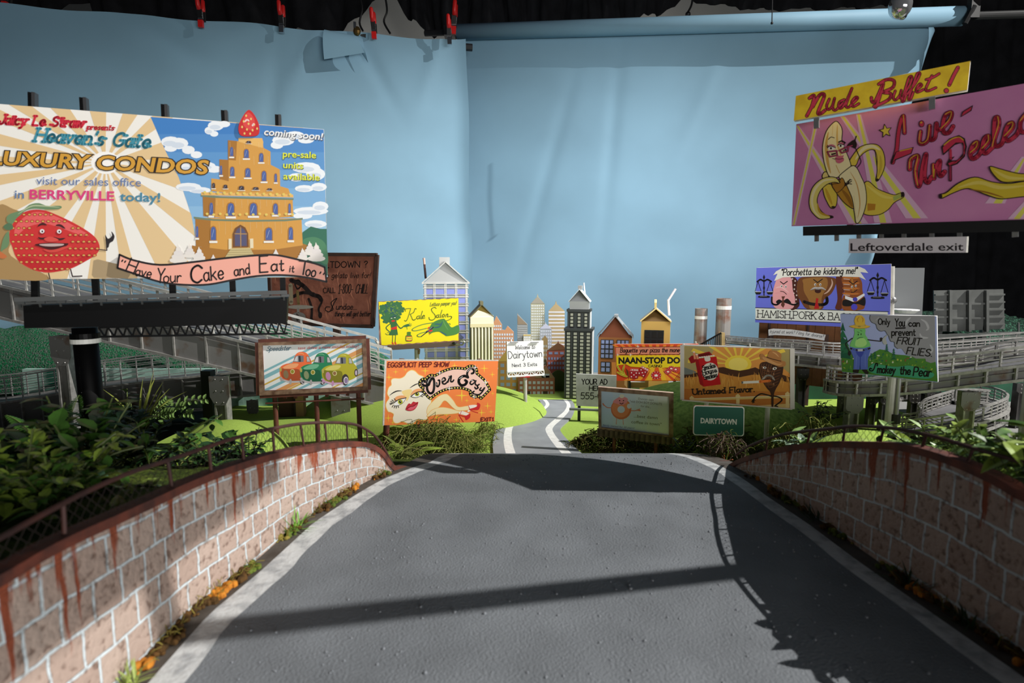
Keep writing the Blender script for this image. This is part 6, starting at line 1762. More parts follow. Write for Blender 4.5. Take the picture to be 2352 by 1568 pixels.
fig([(690, 900), (720, 860), (755, 910), (750, 980), (660, 1060), (620, 1020), (590, 950), (690, 930)], (176, 120, 40), 9)
s.line([(760, 960), (790, 940), (830, 880)], 12, OUT); s.line([(760, 965), (800, 935), (850, 905)], 12, OUT); s.line([(760, 970), (810, 940), (850, 945)], 12, OUT); s.line([(760, 970), (800, 905), (850, 885)], 9, OUT)
s.line([(930, 720), (975, 650), (950, 570), (905, 470)], 11, OUT); s.poly([(790, 430), (850, 370), (890, 350), (905, 305), (920, 305), (905, 360), (920, 420), (900, 470), (850, 450)], OUT, True)
for x, y, rx, ry in ((582, 465, 48, 26), (712, 432, 40, 22)):
    s.ell(x, y - 12, rx * 1.15, ry * 1.5, (196, 108, 130)); s.ell(x, y, rx, ry, (236, 232, 226)); s.ell(x - 8, y + 2, 14, 16, OUT); s.line([(x - rx * 1.2, y - 4), (x - 10, y - ry), (x + rx * 1.1, y - 4)], 10, OUT)
for a, b_ in (((535, 455), (518, 440)), ((540, 445), (530, 425)), ((750, 415), (772, 392)), ((745, 408), (755, 385))):
    s.line([a, b_], 8, OUT, False)
s.line([(540, 350), (575, 318), (620, 328)], 9, OUT); s.line([(680, 385), (720, 370), (760, 390)], 18, OUT)
GL_ = (176, 62, 96)
for p in ([(528, 515), (650, 500), (660, 560), (560, 580)], [(690, 495), (810, 440), (800, 505), (720, 530)]):
    s.line(p, 22, OUT, False, closed=True); s.line(p, 13, GL_, False, closed=True)
s.line([(650, 505), (695, 495)], 12, GL_, False); s.line([(800, 450), (860, 430)], 14, GL_, False); s.poly([(575, 540), (640, 525), (640, 545), (585, 560)], OUT); s.poly([(730, 500), (780, 475), (780, 490), (740, 510)], OUT)
s.poly([(630, 600), (670, 565), (710, 570), (745, 560), (735, 595), (750, 610), (740, 640), (690, 668), (650, 655), (640, 630)], (206, 104, 124), True); s.line([(635, 605), (690, 612), (742, 600)], 8, (70, 24, 34)); s.line([(595, 602), (630, 612)], 6, OUT)
# star and lettering
s.crop(2010, 180, .19128)
st5 = []
for i in range(10):
    a = -1.75 + i * .6283; rr = 84 if i % 2 == 0 else 36
    st5.append((128 + rr * .92 * math.cos(a), 632 + rr * math.sin(a)))
s.poly(st5, YL); s.line(st5, 8, OUT, False, closed=True)
RD, RDH = (196, 50, 76), (214, 160, 50)
def script(paths, w, hi=True):
    for p in paths:
        s.off -= s.step * .5; s.line(p, w + 14, OUT)
    s.off += s.step
    for p in paths:
        s.off -= s.step * .5; s.line(p, w, RD)
    s.off += s.step
    if hi:
        for p in paths:
            n_ = max(2, len(p) // 2)
            s.off -= s.step * .5; s.line([(x - w * .12, y - w * .22) for x, y in p[:n_]], w * .26, RDH)
    s.off += s.step
script([[(358, 655), (352, 540), (345, 450), (310, 520), (280, 680), (262, 860), (215, 1010)]], 38)
s.poly([(250, 878), (468, 822), (440, 905), (240, 985), (200, 1030), (196, 980)], OUT); s.poly([(258, 884), (455, 834), (430, 898), (240, 972), (212, 1010)], RD); s.line([(300, 872), (440, 840)], 12, RDH, False)
script([[(550, 640), (538, 760), (580, 785), (640, 730), (660, 570), (655, 700), (680, 740), (725, 700), (740, 540), (750, 620), (800, 600)], [(800, 610), (900, 500), (920, 410), (850, 440), (815, 560), (830, 650), (890, 650), (940, 575)]], 42)
s.ell(562, 545, 34, 42, OUT); s.ell(562, 545, 27, 34, RD); s.ell(556, 530, 14, 12, RDH)
s.poly([(1030, 468), (1052, 400), (1180, 320), (1160, 390)], OUT); s.poly([(1042, 452), (1062, 405), (1162, 342), (1148, 382)], RD)
script([[(420, 1090), (430, 980), (500, 930), (520, 960), (490, 1120), (520, 1290), (550, 1240), (570, 1080), (615, 910), (600, 1080), (600, 1200), (640, 1250), (680, 1180)], [(705, 1040), (710, 1200), (720, 1100), (780, 990), (770, 1120), (795, 1170), (840, 1120)]], 46)
s.poly([(800, 820), (900, 720), (1010, 680), (1080, 720), (1105, 820), (1080, 940), (990, 1030), (890, 1065), (860, 1030), (895, 960), (960, 935), (920, 985), (1000, 980), (1060, 900), (1075, 830), (1040, 775), (960, 800), (820, 925)], OUT)
s.poly([(815, 828), (910, 735), (1005, 698), (1065, 735), (1085, 820), (1062, 930), (980, 1015), (895, 1045), (880, 1020), (930, 1000), (1010, 990), (1080, 900), (1060, 770), (970, 770), (825, 900)], RD)
s.line([(830, 800), (920, 730), (1010, 705), (1060, 740)], 14, RDH); s.line([(908, 860), (912, 960)], 30, RD, False); s.line([(906, 1060), (908, 1220)], 40, OUT, False); s.line([(906, 1060), (908, 1212)], 26, (150, 40, 70), False)
script([[(1150, 900), (1225, 830), (1230, 765), (1180, 800), (1145, 900), (1175, 965), (1250, 920), (1290, 830)], [(1290, 850), (1365, 760), (1365, 690), (1315, 730), (1290, 840), (1330, 900), (1410, 830)], [(1415, 830), (1440, 720), (1490, 560), (1480, 470), (1440, 500), (1430, 700), (1450, 810), (1520, 790), (1560, 680)], [(1560, 700), (1650, 600), (1655, 535), (1600, 560), (1560, 680), (1600, 750), (1700, 680), (1740, 600)]], 44)
script([[(1900, 400), (1830, 420), (1750, 520), (1760, 640), (1850, 620), (1930, 480)], [(1990, 150), (1930, 420), (1960, 600)]], 44)
YB = (208, 180, 50)
pe = [(780, 1395), (860, 1370), (1000, 1260), (1200, 1185), (1400, 1240), (1600, 1262), (1800, 1235), (2150, 1195), (2155, 1340), (2000, 1410), (1780, 1420), (1520, 1445), (1350, 1400), (1180, 1335), (1080, 1325), (930, 1380), (800, 1440)]
s.poly(pe, YB, True); s.line(pe, 12, OUT, closed=True); s.line([(1000, 1310), (1250, 1250), (1500, 1310), (1800, 1290)], 46, (222, 198, 96), taper=True); s.line([(1150, 1330), (1350, 1370), (1550, 1430)], 20, (150, 100, 30), taper=True); s.ell(795, 1415, 16, 24, OUT)
pe = [(1380, 1058), (1500, 1085), (1650, 1125), (1800, 1145), (2155, 1122), (2155, 1228), (1800, 1230), (1550, 1245), (1430, 1160)]
s.poly(pe, YB, True); s.line(pe, 12, OUT, closed=True); s.line([(1430, 1100), (1600, 1190), (1800, 1200)], 40, (222, 198, 96), taper=True)
s.mb.build('panel', r)
k = MB(); k.prism([s.raw_on(p, .004) for p in ((1847, 520), (2429, 501.5), (2429, 530), (1847, 541))], -s.n * .03, M_BLACK); k.build('support_beam', r)
for x in (1873, 1919, 1970, 2022, 2074, 2138, 2202, 2330):
    y0 = 541 - (x - 1847) * .0216
    k = MB(); k.bar(s.raw_on((x, y0 - 2), -.004), s.raw_on((x, y0 + 14), -.004), .005 if x < 2300 else .006, .005, M_STEEL, up=s.n); k.build('peg', r)
p_ = s.raw_on((2415, 512), -.02)
k = MB(); k.tube([(p_.x, p_.y, p_.z + .02), (p_.x, p_.y, 1.12)], .013, M_STEEL, 16); k.build('column', r)
k = MB(); k.bar(s.raw_on((1950, 280), -.016), s.raw_on((1945, 520), -.016), .010, .010, M_STEEL, up=s.n); k.bar(s.raw_on((2300, 220), -.016), s.raw_on((2302, 510), -.016), .010, .010, M_STEEL, up=s.n); k.build('back_frame', r)
s4 = Sign([(1828, 220), (2229, 140), (2222, 206), (1823, 277)], .93, .795, .010)
s4.slab(mat('mustard_paint', (226, 192, 40), .6, c2=(206, 168, 30), vscale=60), M_FOAM)
s4.crop(1752, 120, .30612)
s = s4
OUT = (52, 20, 24); RD = (196, 58, 76)
def script2(paths, w):
    for p in paths:
        s.off -= s.step * .5; s.line(p, w + 9, OUT)
    s.off += s.step
    for p in paths:
        s.off -= s.step * .5; s.line(p, w, RD)
    s.off += s.step
script2([[(350, 345), (385, 325), (370, 400), (330, 478)], [(375, 410), (420, 330), (450, 312), (460, 335), (415, 450), (435, 460), (468, 435)]], 19)
script2([[(500, 350), (480, 400), (492, 430), (520, 405), (540, 345), (525, 410), (545, 435), (600, 380)], [(612, 355), (575, 375), (570, 415), (595, 415), (630, 360), (670, 270), (625, 395), (645, 412), (675, 380)], [(675, 385), (712, 345), (695, 338), (668, 375), (678, 408), (722, 385)]], 13)
script2([[(815, 340), (820, 370), (845, 365), (905, 235), (855, 400), (835, 405)], [(870, 240), (930, 205), (985, 215), (975, 265), (905, 300), (960, 310), (950, 350), (890, 385), (835, 405)]], 18)
script2([[(995, 290), (980, 340), (998, 358), (1030, 320), (1040, 285), (1028, 340), (1050, 340)], [(1050, 335), (1105, 240), (1120, 185), (1098, 190), (1075, 260), (1045, 360), (1060, 365), (1078, 310)], [(1080, 320), (1140, 240), (1180, 165), (1160, 160), (1130, 240), (1095, 345), (1110, 350), (1130, 300)], [(1150, 285), (1192, 250), (1178, 238), (1152, 275), (1160, 300), (1205, 280)], [(1270, 175), (1225, 270), (1240, 290), (1300, 265)], [(1225, 205), (1275, 190), (1325, 160)]], 13)
script2([[(1465, 115), (1430, 180), (1400, 245)]], 22); s.ell(1378, 288, 20, 20, OUT); s.ell(1378, 288, 15, 15, RD)
s.mb.build('header_strip', r, label='mustard yellow header strip with red script')
for x in (1873, 2140):
    y0 = 268 - (x - 1873) * .165
    k = MB(); k.bar(s4.raw_on((x, y0 - 12), -.008), s4.raw_on((x, y0 + 24), -.008), .007, .006, M_STEEL, up=s4.n); k.build('strut', r)
s5 = Sign([(1950, 548), (2221, 543), (2219, 580), (1949, 581)], .915, .79, .007)
s5.slab(paint((214, 206, 212)), M_FOAM)
s5.type('Leftoverdale exit', 1953.5, 576, 2213, 575, 18.5, (40, 34, 38), .010)
s5.mb.build('hanging_strip', r, label='pale hanging strip with black exit lettering')
# ------------------------------------------------------------------ milk-carton town
def lc(m): return m
class Block:
    """a box building turned about the vertical: front face from pixel edges at depth Y"""
    def __init__(self, x0, x1, ytop, Y, yaw, depth, zb=GZ + .002):
        a, b = at(x0, ytop, Y), at(x1, ytop, Y)
        cx = (a.x + b.x) / 2
        self.u = Vector((math.cos(yaw), math.sin(yaw), 0))
        self.w = Vector((-math.sin(yaw), math.cos(yaw), 0))      # into depth
        self.W = (b.x - a.x) / max(.3, math.cos(yaw))
        self.D = depth
        self.o = Vector((cx, Y, 0)) - self.u * self.W / 2
        self.zb, self.zt = zb, a.z
        self.Y = Y
    def p(self, u, w, z):
        q = self.o + self.u * (u * self.W) + self.w * (w * self.D)
        return Vector((q.x, q.y, z))
    def z(self, y):
        return at(1200, y, self.Y).z
    def body(self, mb, m, z0=None, z1=None, grow=0, u0=0, u1=1):
        z0 = self.zb if z0 is None else z0
        z1 = self.zt if z1 is None else z1
        g, h = grow / self.W, grow / self.D
        P = [self.p(u0 - g, -h, z0), self.p(u1 + g, -h, z0), self.p(u1 + g, 1 + h, z0), self.p(u0 - g, 1 + h, z0)]
        mb.prism(P, (0, 0, z1 - z0), m)
    def front(self, mb, u0, u1, z0, z1, m, proud=.001, t=.002):
        off = -self.w * (proud)
        P = [self.p(u0, 0, z0) + off, self.p(u1, 0, z0) + off, self.p(u1, 0, z1) + off, self.p(u0, 0, z1) + off]
        mb.prism(P, self.w * t, m)
    def gable(self, mb, mroof, mface, ztop, inset=.10, over=.004, facebase=None):
        """carton top: two sloping panels, folded-in gable triangle and a top fin"""
        z1 = self.zt
        g, h = over / self.W, over / self.D
        L0, L1 = self.p(-g, -h, z1), self.p(-g, 1 + h, z1)
        R0, R1 = self.p(1 + g, -h, z1), self.p(1 + g, 1 + h, z1)
        T0, T1 = self.p(.5, -h, ztop), self.p(.5, 1 + h, ztop)
        t = Vector((0, 0, -.003))
        for a, b, c, d in ((L0, T0, T1, L1), (T0, R0, R1, T1)):
            mb.prism([a, b, c, d], t, mroof)
        k = MB()
        i0 = inset
        for w_, sgn in ((0, 1),):
            k.face([self.p(0, w_, z1), self.p(1, w_, z1), self.p(.5, w_ + sgn * i0, ztop - .004)][::sgn], mface)
        return k
def mk(name, label, b):
    return thing(name, label, 'building', b.p(.5, .5, b.zb))
SIL = mat('silver_card', (186, 188, 186), .4, metal=.35)
WHG = mat('white_grid_paint', (222, 222, 216), .6, var=-.1, vscale=60)
PUR = mat('periwinkle_pane', (142, 152, 222), .4)
# tall grey office carton
b = Block(974, 1074, 650, 2.13, .13, .105)
r = mk('carton_building', 'tall grey carton-topped office block with periwinkle windows, left of the seam', b)
k = MB(); b.body(k, mat('blue_grey_card', (112, 140, 150), .7)); k.build('body', r)
k = MB(); fc = b.gable(k, mat('slate_roof_card', (120, 146, 156), .7), SIL, b.z(601)); k.build('roof', r); fc.build('gable_face', r)
k = MB()
for e in ((b.p(-.04, -.02, b.zt), b.p(.5, -.02, b.z(601))), (b.p(1.04, -.02, b.zt), b.p(.5, -.02, b.z(601)))):
    k.bar(e[0], e[1], .004, .004, WHG)
k.bar(b.p(-.04, -.02, b.zt), b.p(1.04, -.02, b.zt), .005, .006, WHG); k.build('gable_trim', r)
k = MB(); zt = b.z(590); k.prism([b.p(.36, .3, b.z(612)), b.p(.60, .3, b.z(612)), b.p(.60, .62, b.z(612)), b.p(.36, .62, b.z(612))], (0, 0, zt - b.z(612)), SIL); k.build('roof_tab', r)
k = MB(); q = b.p(.04, .75, b.z(640)); k.tube([q, q + Vector((-.004, 0, .055))], .0042, mat('chocolate_straw', (84, 52, 44), .5), 10); k.tube([q + Vector((-.004, 0, .054)), q + Vector((-.0055, 0, .078))], .0043, mat('pink_straw', (222, 186, 170), .5), 10); k.build('straw_chimney', r)
k = MB()
for i in range(12):
    y = 655 + i * 20.6
    b.front(k, -.02, 1.02, b.z(y + 1.2), b.z(y), WHG, .004, .005); b.front(k, -.02, 1.02, b.z(y + 7.2), b.z(y + 6), WHG, .004, .005)
    b.front(k, -.01, 1.01, b.z(y + 6), b.z(y + 1), mat('warm_grey', (176, 176, 168), .7), .002, .003)
for i in range(10):
    b.front(k, *((lambda c: (c - .012, c + .012))([.02, .045, .225, .255, .475, .505, .715, .745, .955, .98][i])), b.zb, b.zt, WHG, .003, .004)
k.build('facade_grid', r)
for i in range(11):
    for (u0, u1) in ((.06, .21), (.27, .46), (.52, .70), (.76, .94)):
        y = 655 + i * 20.6
        k = MB(); b.front(k, u0, u1, b.z(y + 20), b.z(y + 8), PUR, .002, .002); k.build('window', r)
# cream column carton
CRM = mat('cream_card', (238, 232, 206), .6)
b = Block(1081, 1133, 733, 2.02, .14, .075)
b.zt = b.z(728)
r = mk('carton_building', 'cream milk-carton building with tall fluted columns', b)
OLV = mat('olive_card', (120, 116, 86), .7)
k = MB(); b.body(k, OLV); k.build('body', r)
k = MB(); b.front(k, -.01, 1.01, b.z(745), b.zt, CRM, .004, .005); b.front(k, -.02, 1.02, b.z(751), b.z(743), mat('cream_ledge', (226, 214, 170), .6), .006, .008); k.build('frieze', r)
for i in range(7):
    k = MB(); u = .06 + i * .147; q0, q1 = b.p(u, -.03, b.zb), b.p(u, -.03, b.z(749)); k.tube([q0, q1], .0034, CRM, 8); k.build('column', r)
k = MB(); fc = b.gable(k, OLV, mat('mustard_card', (206, 178, 92), .6), b.z(698), inset=.35); k.build('roof', r); fc.build('gable_face', r)
k = MB(); k.prism([b.p(0, -.04, b.zt), b.p(1, -.04, b.zt), b.p(1, -.02, b.z(724)), b.p(.33, .02, b.z(712)), b.p(0, -.02, b.z(729))], b.w * .003, CRM); k.build('folded_flap', r)
k = MB(); k.prism([b.p(.42, -.05, b.z(700)), b.p(.56, -.05, b.z(700)), b.p(.56, .7, b.z(700)), b.p(.42, .7, b.z(700))], (0, 0, b.z(692) - b.z(700)), OLV); k.build('top_fin', r)
# dark stepped tower
DK, DKL = mat('charcoal_card', (58, 62, 62), .6), mat('tower_side_lit', (196, 200, 200), .6)  # near-white side tone paints in the key light on that face
b = Block(1298, 1359, 756, 2.06, -.22, .075)
r = mk('tower', 'charcoal stepped skyscraper with a silver carton top', b)
b2 = Block(1304, 1354, 712, 2.065, -.22, .062, zb=b.zt)
def lit_side_body(bb, mf, ms):  # right face in a lighter tone: side light painted into the colour
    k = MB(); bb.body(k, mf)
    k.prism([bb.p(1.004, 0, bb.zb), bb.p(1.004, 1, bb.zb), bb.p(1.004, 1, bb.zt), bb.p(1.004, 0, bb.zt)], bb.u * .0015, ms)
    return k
lit_side_body(b, DK, DKL).build('lower_body', r); lit_side_body(b2, DK, DKL).build('upper_body', r)
k = MB(); b.body(k, DK, b.zt - .006, b.zt + .003, .003); b2.body(k, DK, b2.zt - .006, b2.zt + .003, .003); k.build('ledge', r)
for bb, cols, n in ((b, (.14, .39, .63, .87), 22), (b2, (.20, .53, .83), 4)):
    for c in cols:
        k = MB(); b_ = bb; b_.front(k, c - .09, c + .09, bb.zb + .002, bb.zt - .010, mat('black_slot', (24, 26, 26), .6), .001, .002)
        for i in range(n):
            z1 = bb.zt - .012 - i * .0130
            if z1 - .009 > bb.zb:
                b_.front(k, c - .06, c + .06, z1 - .0088, z1, mat('pale_pane', (176, 176, 160), .4), .002, .002)
        k.build('window_column', r)
b3 = Block(1309, 1352, 692, 2.068, -.22, .055, zb=b2.zt + .003)
k = MB(); b3.body(k, SIL); k.build('silver_body', r)
k = MB(); fc = b3.gable(k, mat('silver_roof', (226, 228, 228), .4, metal=.1), mat('silver_gable_shaded', (120, 122, 122), .5), b3.z(663), inset=.35); k.build('silver_roof', r); fc.build('gable_face', r)  # silver top: lit roof painted whiter, shaded gable painted greyer
k = MB(); k.prism([b3.p(.42, 0, b3.z(664)), b3.p(.62, 0, b3.z(664)), b3.p(.62, .8, b3.z(664)), b3.p(.42, .8, b3.z(664))], (0, 0, b3.z(656) - b3.z(664)), SIL); k.build('top_fin', r)
k = MB(); q = b3.p(.78, .3, b3.z(678)); k.tube([q, q + Vector((-.006, 0, .045))], .0024, paint((240, 240, 240)), 8); k.build('straw', r)
# brown gabled house
BRN_ = mat('brown_card', (150, 96, 46), .7)
b = Block(1376, 1449, 775, 2.10, -.20, .11)
r = mk('house', 'brown gabled house with blue-paned windows behind the casino billboard', b)
k = lit_side_body(b, BRN_, mat('brown_card_lit', (236, 190, 130), .7)); k.build('body', r)  # tan side is the brown card's lit tone, painted in
k = MB(); fc = b.gable(k, mat('grey_shingle', (140, 144, 146), .8, bump=.5, bscale=200), mat('rust_gable', (122, 62, 28), .7), b.z(725), inset=.12, over=.008); k.build('roof', r); fc.build('gable_face', r)
k = MB(); k.prism([b.p(.46, -.05, b.z(727)), b.p(.58, -.05, b.z(727)), b.p(.58, .6, b.z(727)), b.p(.46, .6, b.z(727))], (0, 0, .006), mat('grey_shingle', (140, 144, 146), .8, bump=.5, bscale=200)); k.build('ridge_fin', r)
def mullion(bb, r_, u0, u1, y1, y0, nx, ny, frame, pane):
    k = MB(); bb.front(k, u0, u1, bb.z(y0), bb.z(y1), frame, .003, .004)
    f = k.build('window', r_)
    k = MB()
    for i in range(nx):
        for j in range(ny):
            du, dz = (u1 - u0) / nx, (bb.z(y1) - bb.z(y0)) / ny
            bb.front(k, u0 + du * (i + .14), u0 + du * (i + .86), bb.z(y0) + dz * (j + .14), bb.z(y0) + dz * (j + .86), pane, .004, .002)
    k.build('panes', f)
DKF = mat('dark_window_frame', (40, 36, 34), .6)
BLP = mat('blue_pane', (132, 146, 186), .4)
mullion(b, r, .07, .46, 780, 823, 3, 4, DKF, BLP); mullion(b, r, .56, .93, 780, 823, 3, 4, DKF, BLP); mullion(b, r, .08, .38, 831, 855, 2, 2, DKF, BLP); mullion(b, r, .60, .92, 831, 855, 2, 2, DKF, BLP)
k = MB(); b.front(k, .42, .56, b.zb, b.z(832), mat('orange_door', (206, 132, 60), .6), .004, .006); k.build('door', r)
# yellow carton with straw
b = Block(1475, 1537, 738, 2.05, -.24, .10)
r = mk('carton_building', 'yellow carton house with a bent white straw in its roof', b)
YC = mat('yellow_card', (216, 176, 92), .7)
k = lit_side_body(b, YC, mat('yellow_trim_lit_side', (246, 220, 146), .7)); k.build('body', r)  # pale side is the yellow card's lit tone, painted in
k = MB(); b.body(k, mat('black_rear', (66, 68, 72), .7), b.zb, b.zt - .001, 0, 0.05, 1.0); 
k = MB(); k.prism([b.p(1.02, 1.0, b.zb), b.p(1.02, 1.45, b.zb), b.p(.2, 1.45, b.zb), b.p(.2, 1.0, b.zb)], (0, 0, b.zt - b.zb), mat('grey_rear', (96, 100, 106), .7)); k.build('rear_body', r)
k = MB(); fc = b.gable(k, mat('grey_roof_card', (168, 166, 164), .7), mat('shadow_brown', (128, 96, 46), .7), b.z(708), inset=.3, over=.006); k.build('roof', r); fc.build('gable_face', r)
k = MB()
for e in (0, 1):
    k.bar(b.p(e * 1.08 - .04, -.06, b.zt), b.p(.5, -.06, b.z(708)), .005, .004, mat('yellow_trim_lit_side', (246, 220, 146), .7))
k.build('barge_board', r)
k = MB(); P = [b.p(.44, .05, b.z(709)), b.p(.44, .75, b.z(709)), b.p(.44, .85, b.z(704)), b.p(.44, .8, b.z(690)), b.p(.44, 0.1, b.z(690)), b.p(.44, .02, b.z(695))]; k.prism(P, b.u * .008, mat('yellow_trim_lit_side', (246, 220, 146), .7)); k.build('top_fin', r)
k = MB(); q = at(1537, 724, 2.08); m = at(1535, 690, 2.08); e = at(1552, 663, 2.08); k.tube([q, m], .0042, paint((236, 232, 232)), 10); k.tube([m, e], .0040, paint((236, 222, 222)), 10); k.ball(m, .0048, paint((236, 232, 232))); k.build('straw', r)
mullion(b, r, .12, .80, 758, 797, 3, 2, mat('black_slot', (24, 26, 26), .6), mat('dark_glass', (40, 40, 38), .2))
# rusty stacks
def stack(x0, x1, yt, yb0, yb1, Y, lab):
    a, c = at(x0, yt, Y), at(x1, yt, Y)
    rad = (c.x - a.x) / 2; cx = (a.x + c.x) / 2
    r_ = thing('smokestack', lab, 'smokestack', (cx, Y, GZ), 'rusty smokestacks')
    k = MB(); k.lathe((cx, Y, 0), [(rad, GZ + .04), (rad, a.z), (rad * .86, a.z), (rad * .86, a.z - .03)], mat('rusty_tube', (150, 146, 142), .5, metal=.3, c2=(128, 80, 56), vscale=16, thresh=(.52, .68)), 22); k.build('tube', r_, smooth=False)
    k = MB(); k.lathe((cx, Y, 0), [(rad * 1.02, at(0, yb1, Y).z), (rad * 1.02, at(0, yb0, Y).z)], mat('white_band', (232, 232, 226), .6), 22); k.build('band', r_, label='white painted band')
    return r_
stack(1597, 1625, 708, 725, 732, 2.16, 'shorter rusty smokestack with a white band'); stack(1647, 1680, 685, 702, 710, 2.14, 'taller rusty smokestack with a white band')
# ramp stair by the stacks
r = thing('stair_ramp', 'black sloping stair rail with a cream end board beside the smokestacks', 'stair', at(1640, 800, 2.04))
k = MB()
a, c = at(1602, 795, 2.06), at(1657, 764, 2.02); a2, c2 = at(1602, 815, 2.06), at(1657, 800, 2.02)
k.bar(a, c, .006, .006, M_BLACK); k.bar(a2, c2, .006, .006, M_BLACK)
for i in range(14):
    k.bar(a.lerp(c, i / 13), a2.lerp(c2, i / 13), .003, .003, M_BLACK, up=(0, 1, 0))
k.build('railing', r)
k = MB(); k.prism([at(1656, 763, 2.02), at(1665, 764, 2.01), at(1665, 812, 2.01), at(1656, 812, 2.02)], (0, .02, 0), mat('cream_board', (236, 206, 150), .6)); k.build('end_board', r)
k = MB(); q = at(1650, 805, 2.04); k.bar((q.x, q.y, q.z), (q.x, q.y, GZ + .1), .03, .03, M_BLACK, up=(0, 1, 0)); k.build('base', r)
# kiosk under the casino board
q = at(1450, 880, 1.99)
r = thing('kiosk', 'small peach kiosk with a dark counter window under the casino billboard', 'kiosk', (q.x + .02, 2.0, GZ + .08))
k = MB(); k.box((q.x + .02, 2.0, q.z + .012), (.075, .05, .05), mat('peach_card', (226, 170, 130), .7)); k.build('body', r)
k = MB(); k.box((q.x + .016, 1.972, q.z + .022), (.028, .006, .014), M_BLACK); k.build('counter_window', r)
k = MB(); k.box((q.x + .016, 1.965, q.z + .012), (.05, .016, .003), paint((210, 206, 200))); k.build('counter', r)

# flat cut-out buildings -------------------------------------------------
def cutout(name, label, outline, Y, m, rows=None, roof=None, cols=None, th=.006, group=None, stripes=None, extra=None):
    """foam-board silhouette; rows = (x0, x1, y0, y1, nx, ny, colour) blocks of little painted windows"""
    base = at(sum(p[0] for p in outline) / len(outline), max(p[1] for p in outline), Y)
    r_ = thing(name, label, 'building', base, group)
    k = MB(); k.prism([at(x, y, Y) for x, y in outline], (0, th, 0), m, M_FOAM)
    f = [0.0]
    def quad(x0, x1, y0, y1, c, lift):
        k.face([at(x0, y0, Y - lift), at(x0, y1, Y - lift), at(x1, y1, Y - lift), at(x1, y0, Y - lift)], paint(c))
    for (x0, x1, y0, y1, nx, ny, c) in rows or ():
        for i in range(nx):
            for j in range(ny):
                dx, dy = (x1 - x0) / nx, (y1 - y0) / ny
                quad(x0 + dx * (i + .18), x0 + dx * (i + .82), y0 + dy * (j + .2), y0 + dy * (j + .75), c, .0006)
    for (x0, x1, y0, y1, n, c) in stripes or ():
        for j in range(n):
            dy = (y1 - y0) / n
            quad(x0, x1, y0 + dy * j, y0 + dy * (j + .38), c, .0006)
    for poly, c in extra or ():
        k.face([at(x, y, Y - .0012) for x, y in poly], paint(c))
    k.build('silhouette', r_)
    if roof:
        k = MB(); k.prism([at(x, y, Y - .0008) for x, y in roof[0]], (0, .002, 0), roof[1]); k.build('roof', r_)
    return r_
LG = (214, 222, 232)
cutout('cutout_building', 'orange cutout tower block with a pointed gable beside the cream carton', [(1133, 915), (1133, 742), (1139, 728), (1140, 725), (1142, 728), (1153, 745), (1153, 757), (1160, 758), (1166, 748), (1180, 762), (1180, 915)], 2.30, mat('orange_cutout', (204, 146, 106), .8),
       [(1134, 1152, 745, 760, 4, 2, LG), (1134, 1179, 764, 850, 8, 10, LG)])
cutout('cutout_building', 'grey slant-roofed cutout skyscraper with a spire', [(1188, 915), (1188, 722), (1189, 718), (1190, 722), (1212, 745), (1212, 915)], 2.34, mat('grey_cutout', (144, 146, 144), .8), stripes=[(1189, 1211, 748, 860, 22, (168, 172, 174))], roof=([(1189, 745), (1189, 724), (1211, 745)], mat('tan_cutout_roof', (140, 124, 104), .8)))
cutout('cutout_building', 'tallest beige cutout skyscraper with a pyramid roof', [(1219, 915), (1219, 697), (1233, 682), (1235, 674), (1237, 682), (1251, 697), (1251, 915)], 2.36, mat('beige_cutout', (176, 172, 146), .8), [(1220, 1250, 699, 860, 7, 26, (220, 224, 224))], roof=([(1219, 697), (1235, 681), (1251, 697)], mat('grey_cutout_roof', (158, 152, 138), .8)))
cutout('cutout_building', 'white-striped tan cutout skyscraper left of the charcoal tower', [(1260, 915), (1260, 714), (1275, 698), (1277, 690), (1279, 698), (1297, 714), (1297, 915)], 2.35, mat('tan_cutout', (184, 162, 122), .8), stripes=[(1260, 1297, 715, 880, 20, (226, 226, 232))])
cutout('cutout_building', 'small lavender-roofed cutout block in front of the beige skyscraper', [(1240, 915), (1240, 755), (1251, 744), (1253, 738), (1255, 744), (1267, 755), (1267, 915)], 2.32, mat('lavender_cutout', (172, 176, 184), .8), [(1241, 1266, 757, 830, 6, 10, (210, 216, 228))], roof=([(1240, 755), (1253, 743), (1267, 755)], mat('lavender_roof', (196, 198, 218), .8)))
cutout('cutout_building', 'low white cutout block left of the beige skyscraper', [(1202, 915), (1202, 768), (1219, 768), (1219, 915)], 2.33, mat('white_cutout', (212, 210, 200), .8), [(1203, 1218, 771, 840, 4, 10, (232, 234, 236))], extra=[([(1202, 768), (1202, 771), (1219, 771), (1219, 768)], (214, 188, 120))])
RDC = mat('brick_red_cutout', (146, 74, 58), .8)
cutout('cutout_building', 'brick-red cutout apartment house with a domed roof in shade', [(1256, 915), (1256, 805), (1270, 795), (1280, 788), (1282, 782), (1284, 788), (1294, 793), (1298, 800), (1298, 915)], 2.24, RDC, [(1258, 1297, 806, 816, 3, 1, (128, 140, 176)), (1258, 1297, 818, 850, 6, 3, (128, 140, 176))], roof=([(1256, 805), (1270, 795), (1282, 787), (1298, 799), (1298, 803)], mat('brown_cutout_roof', (118, 78, 48), .8)))
cutout('cutout_building', 'tan cutout block half hidden behind the welcome sign', [(1245, 915), (1245, 778), (1252, 770), (1258, 778), (1258, 826), (1266, 826), (1266, 915)], 2.27, mat('dark_tan_cutout', (150, 126, 84), .8), [(1247, 1257, 790, 830, 2, 4, (176, 176, 170)), (1246, 1265, 828, 850, 2, 2, (190, 196, 196))])
ORH = mat('ochre_cutout', (172, 126, 62), .8)
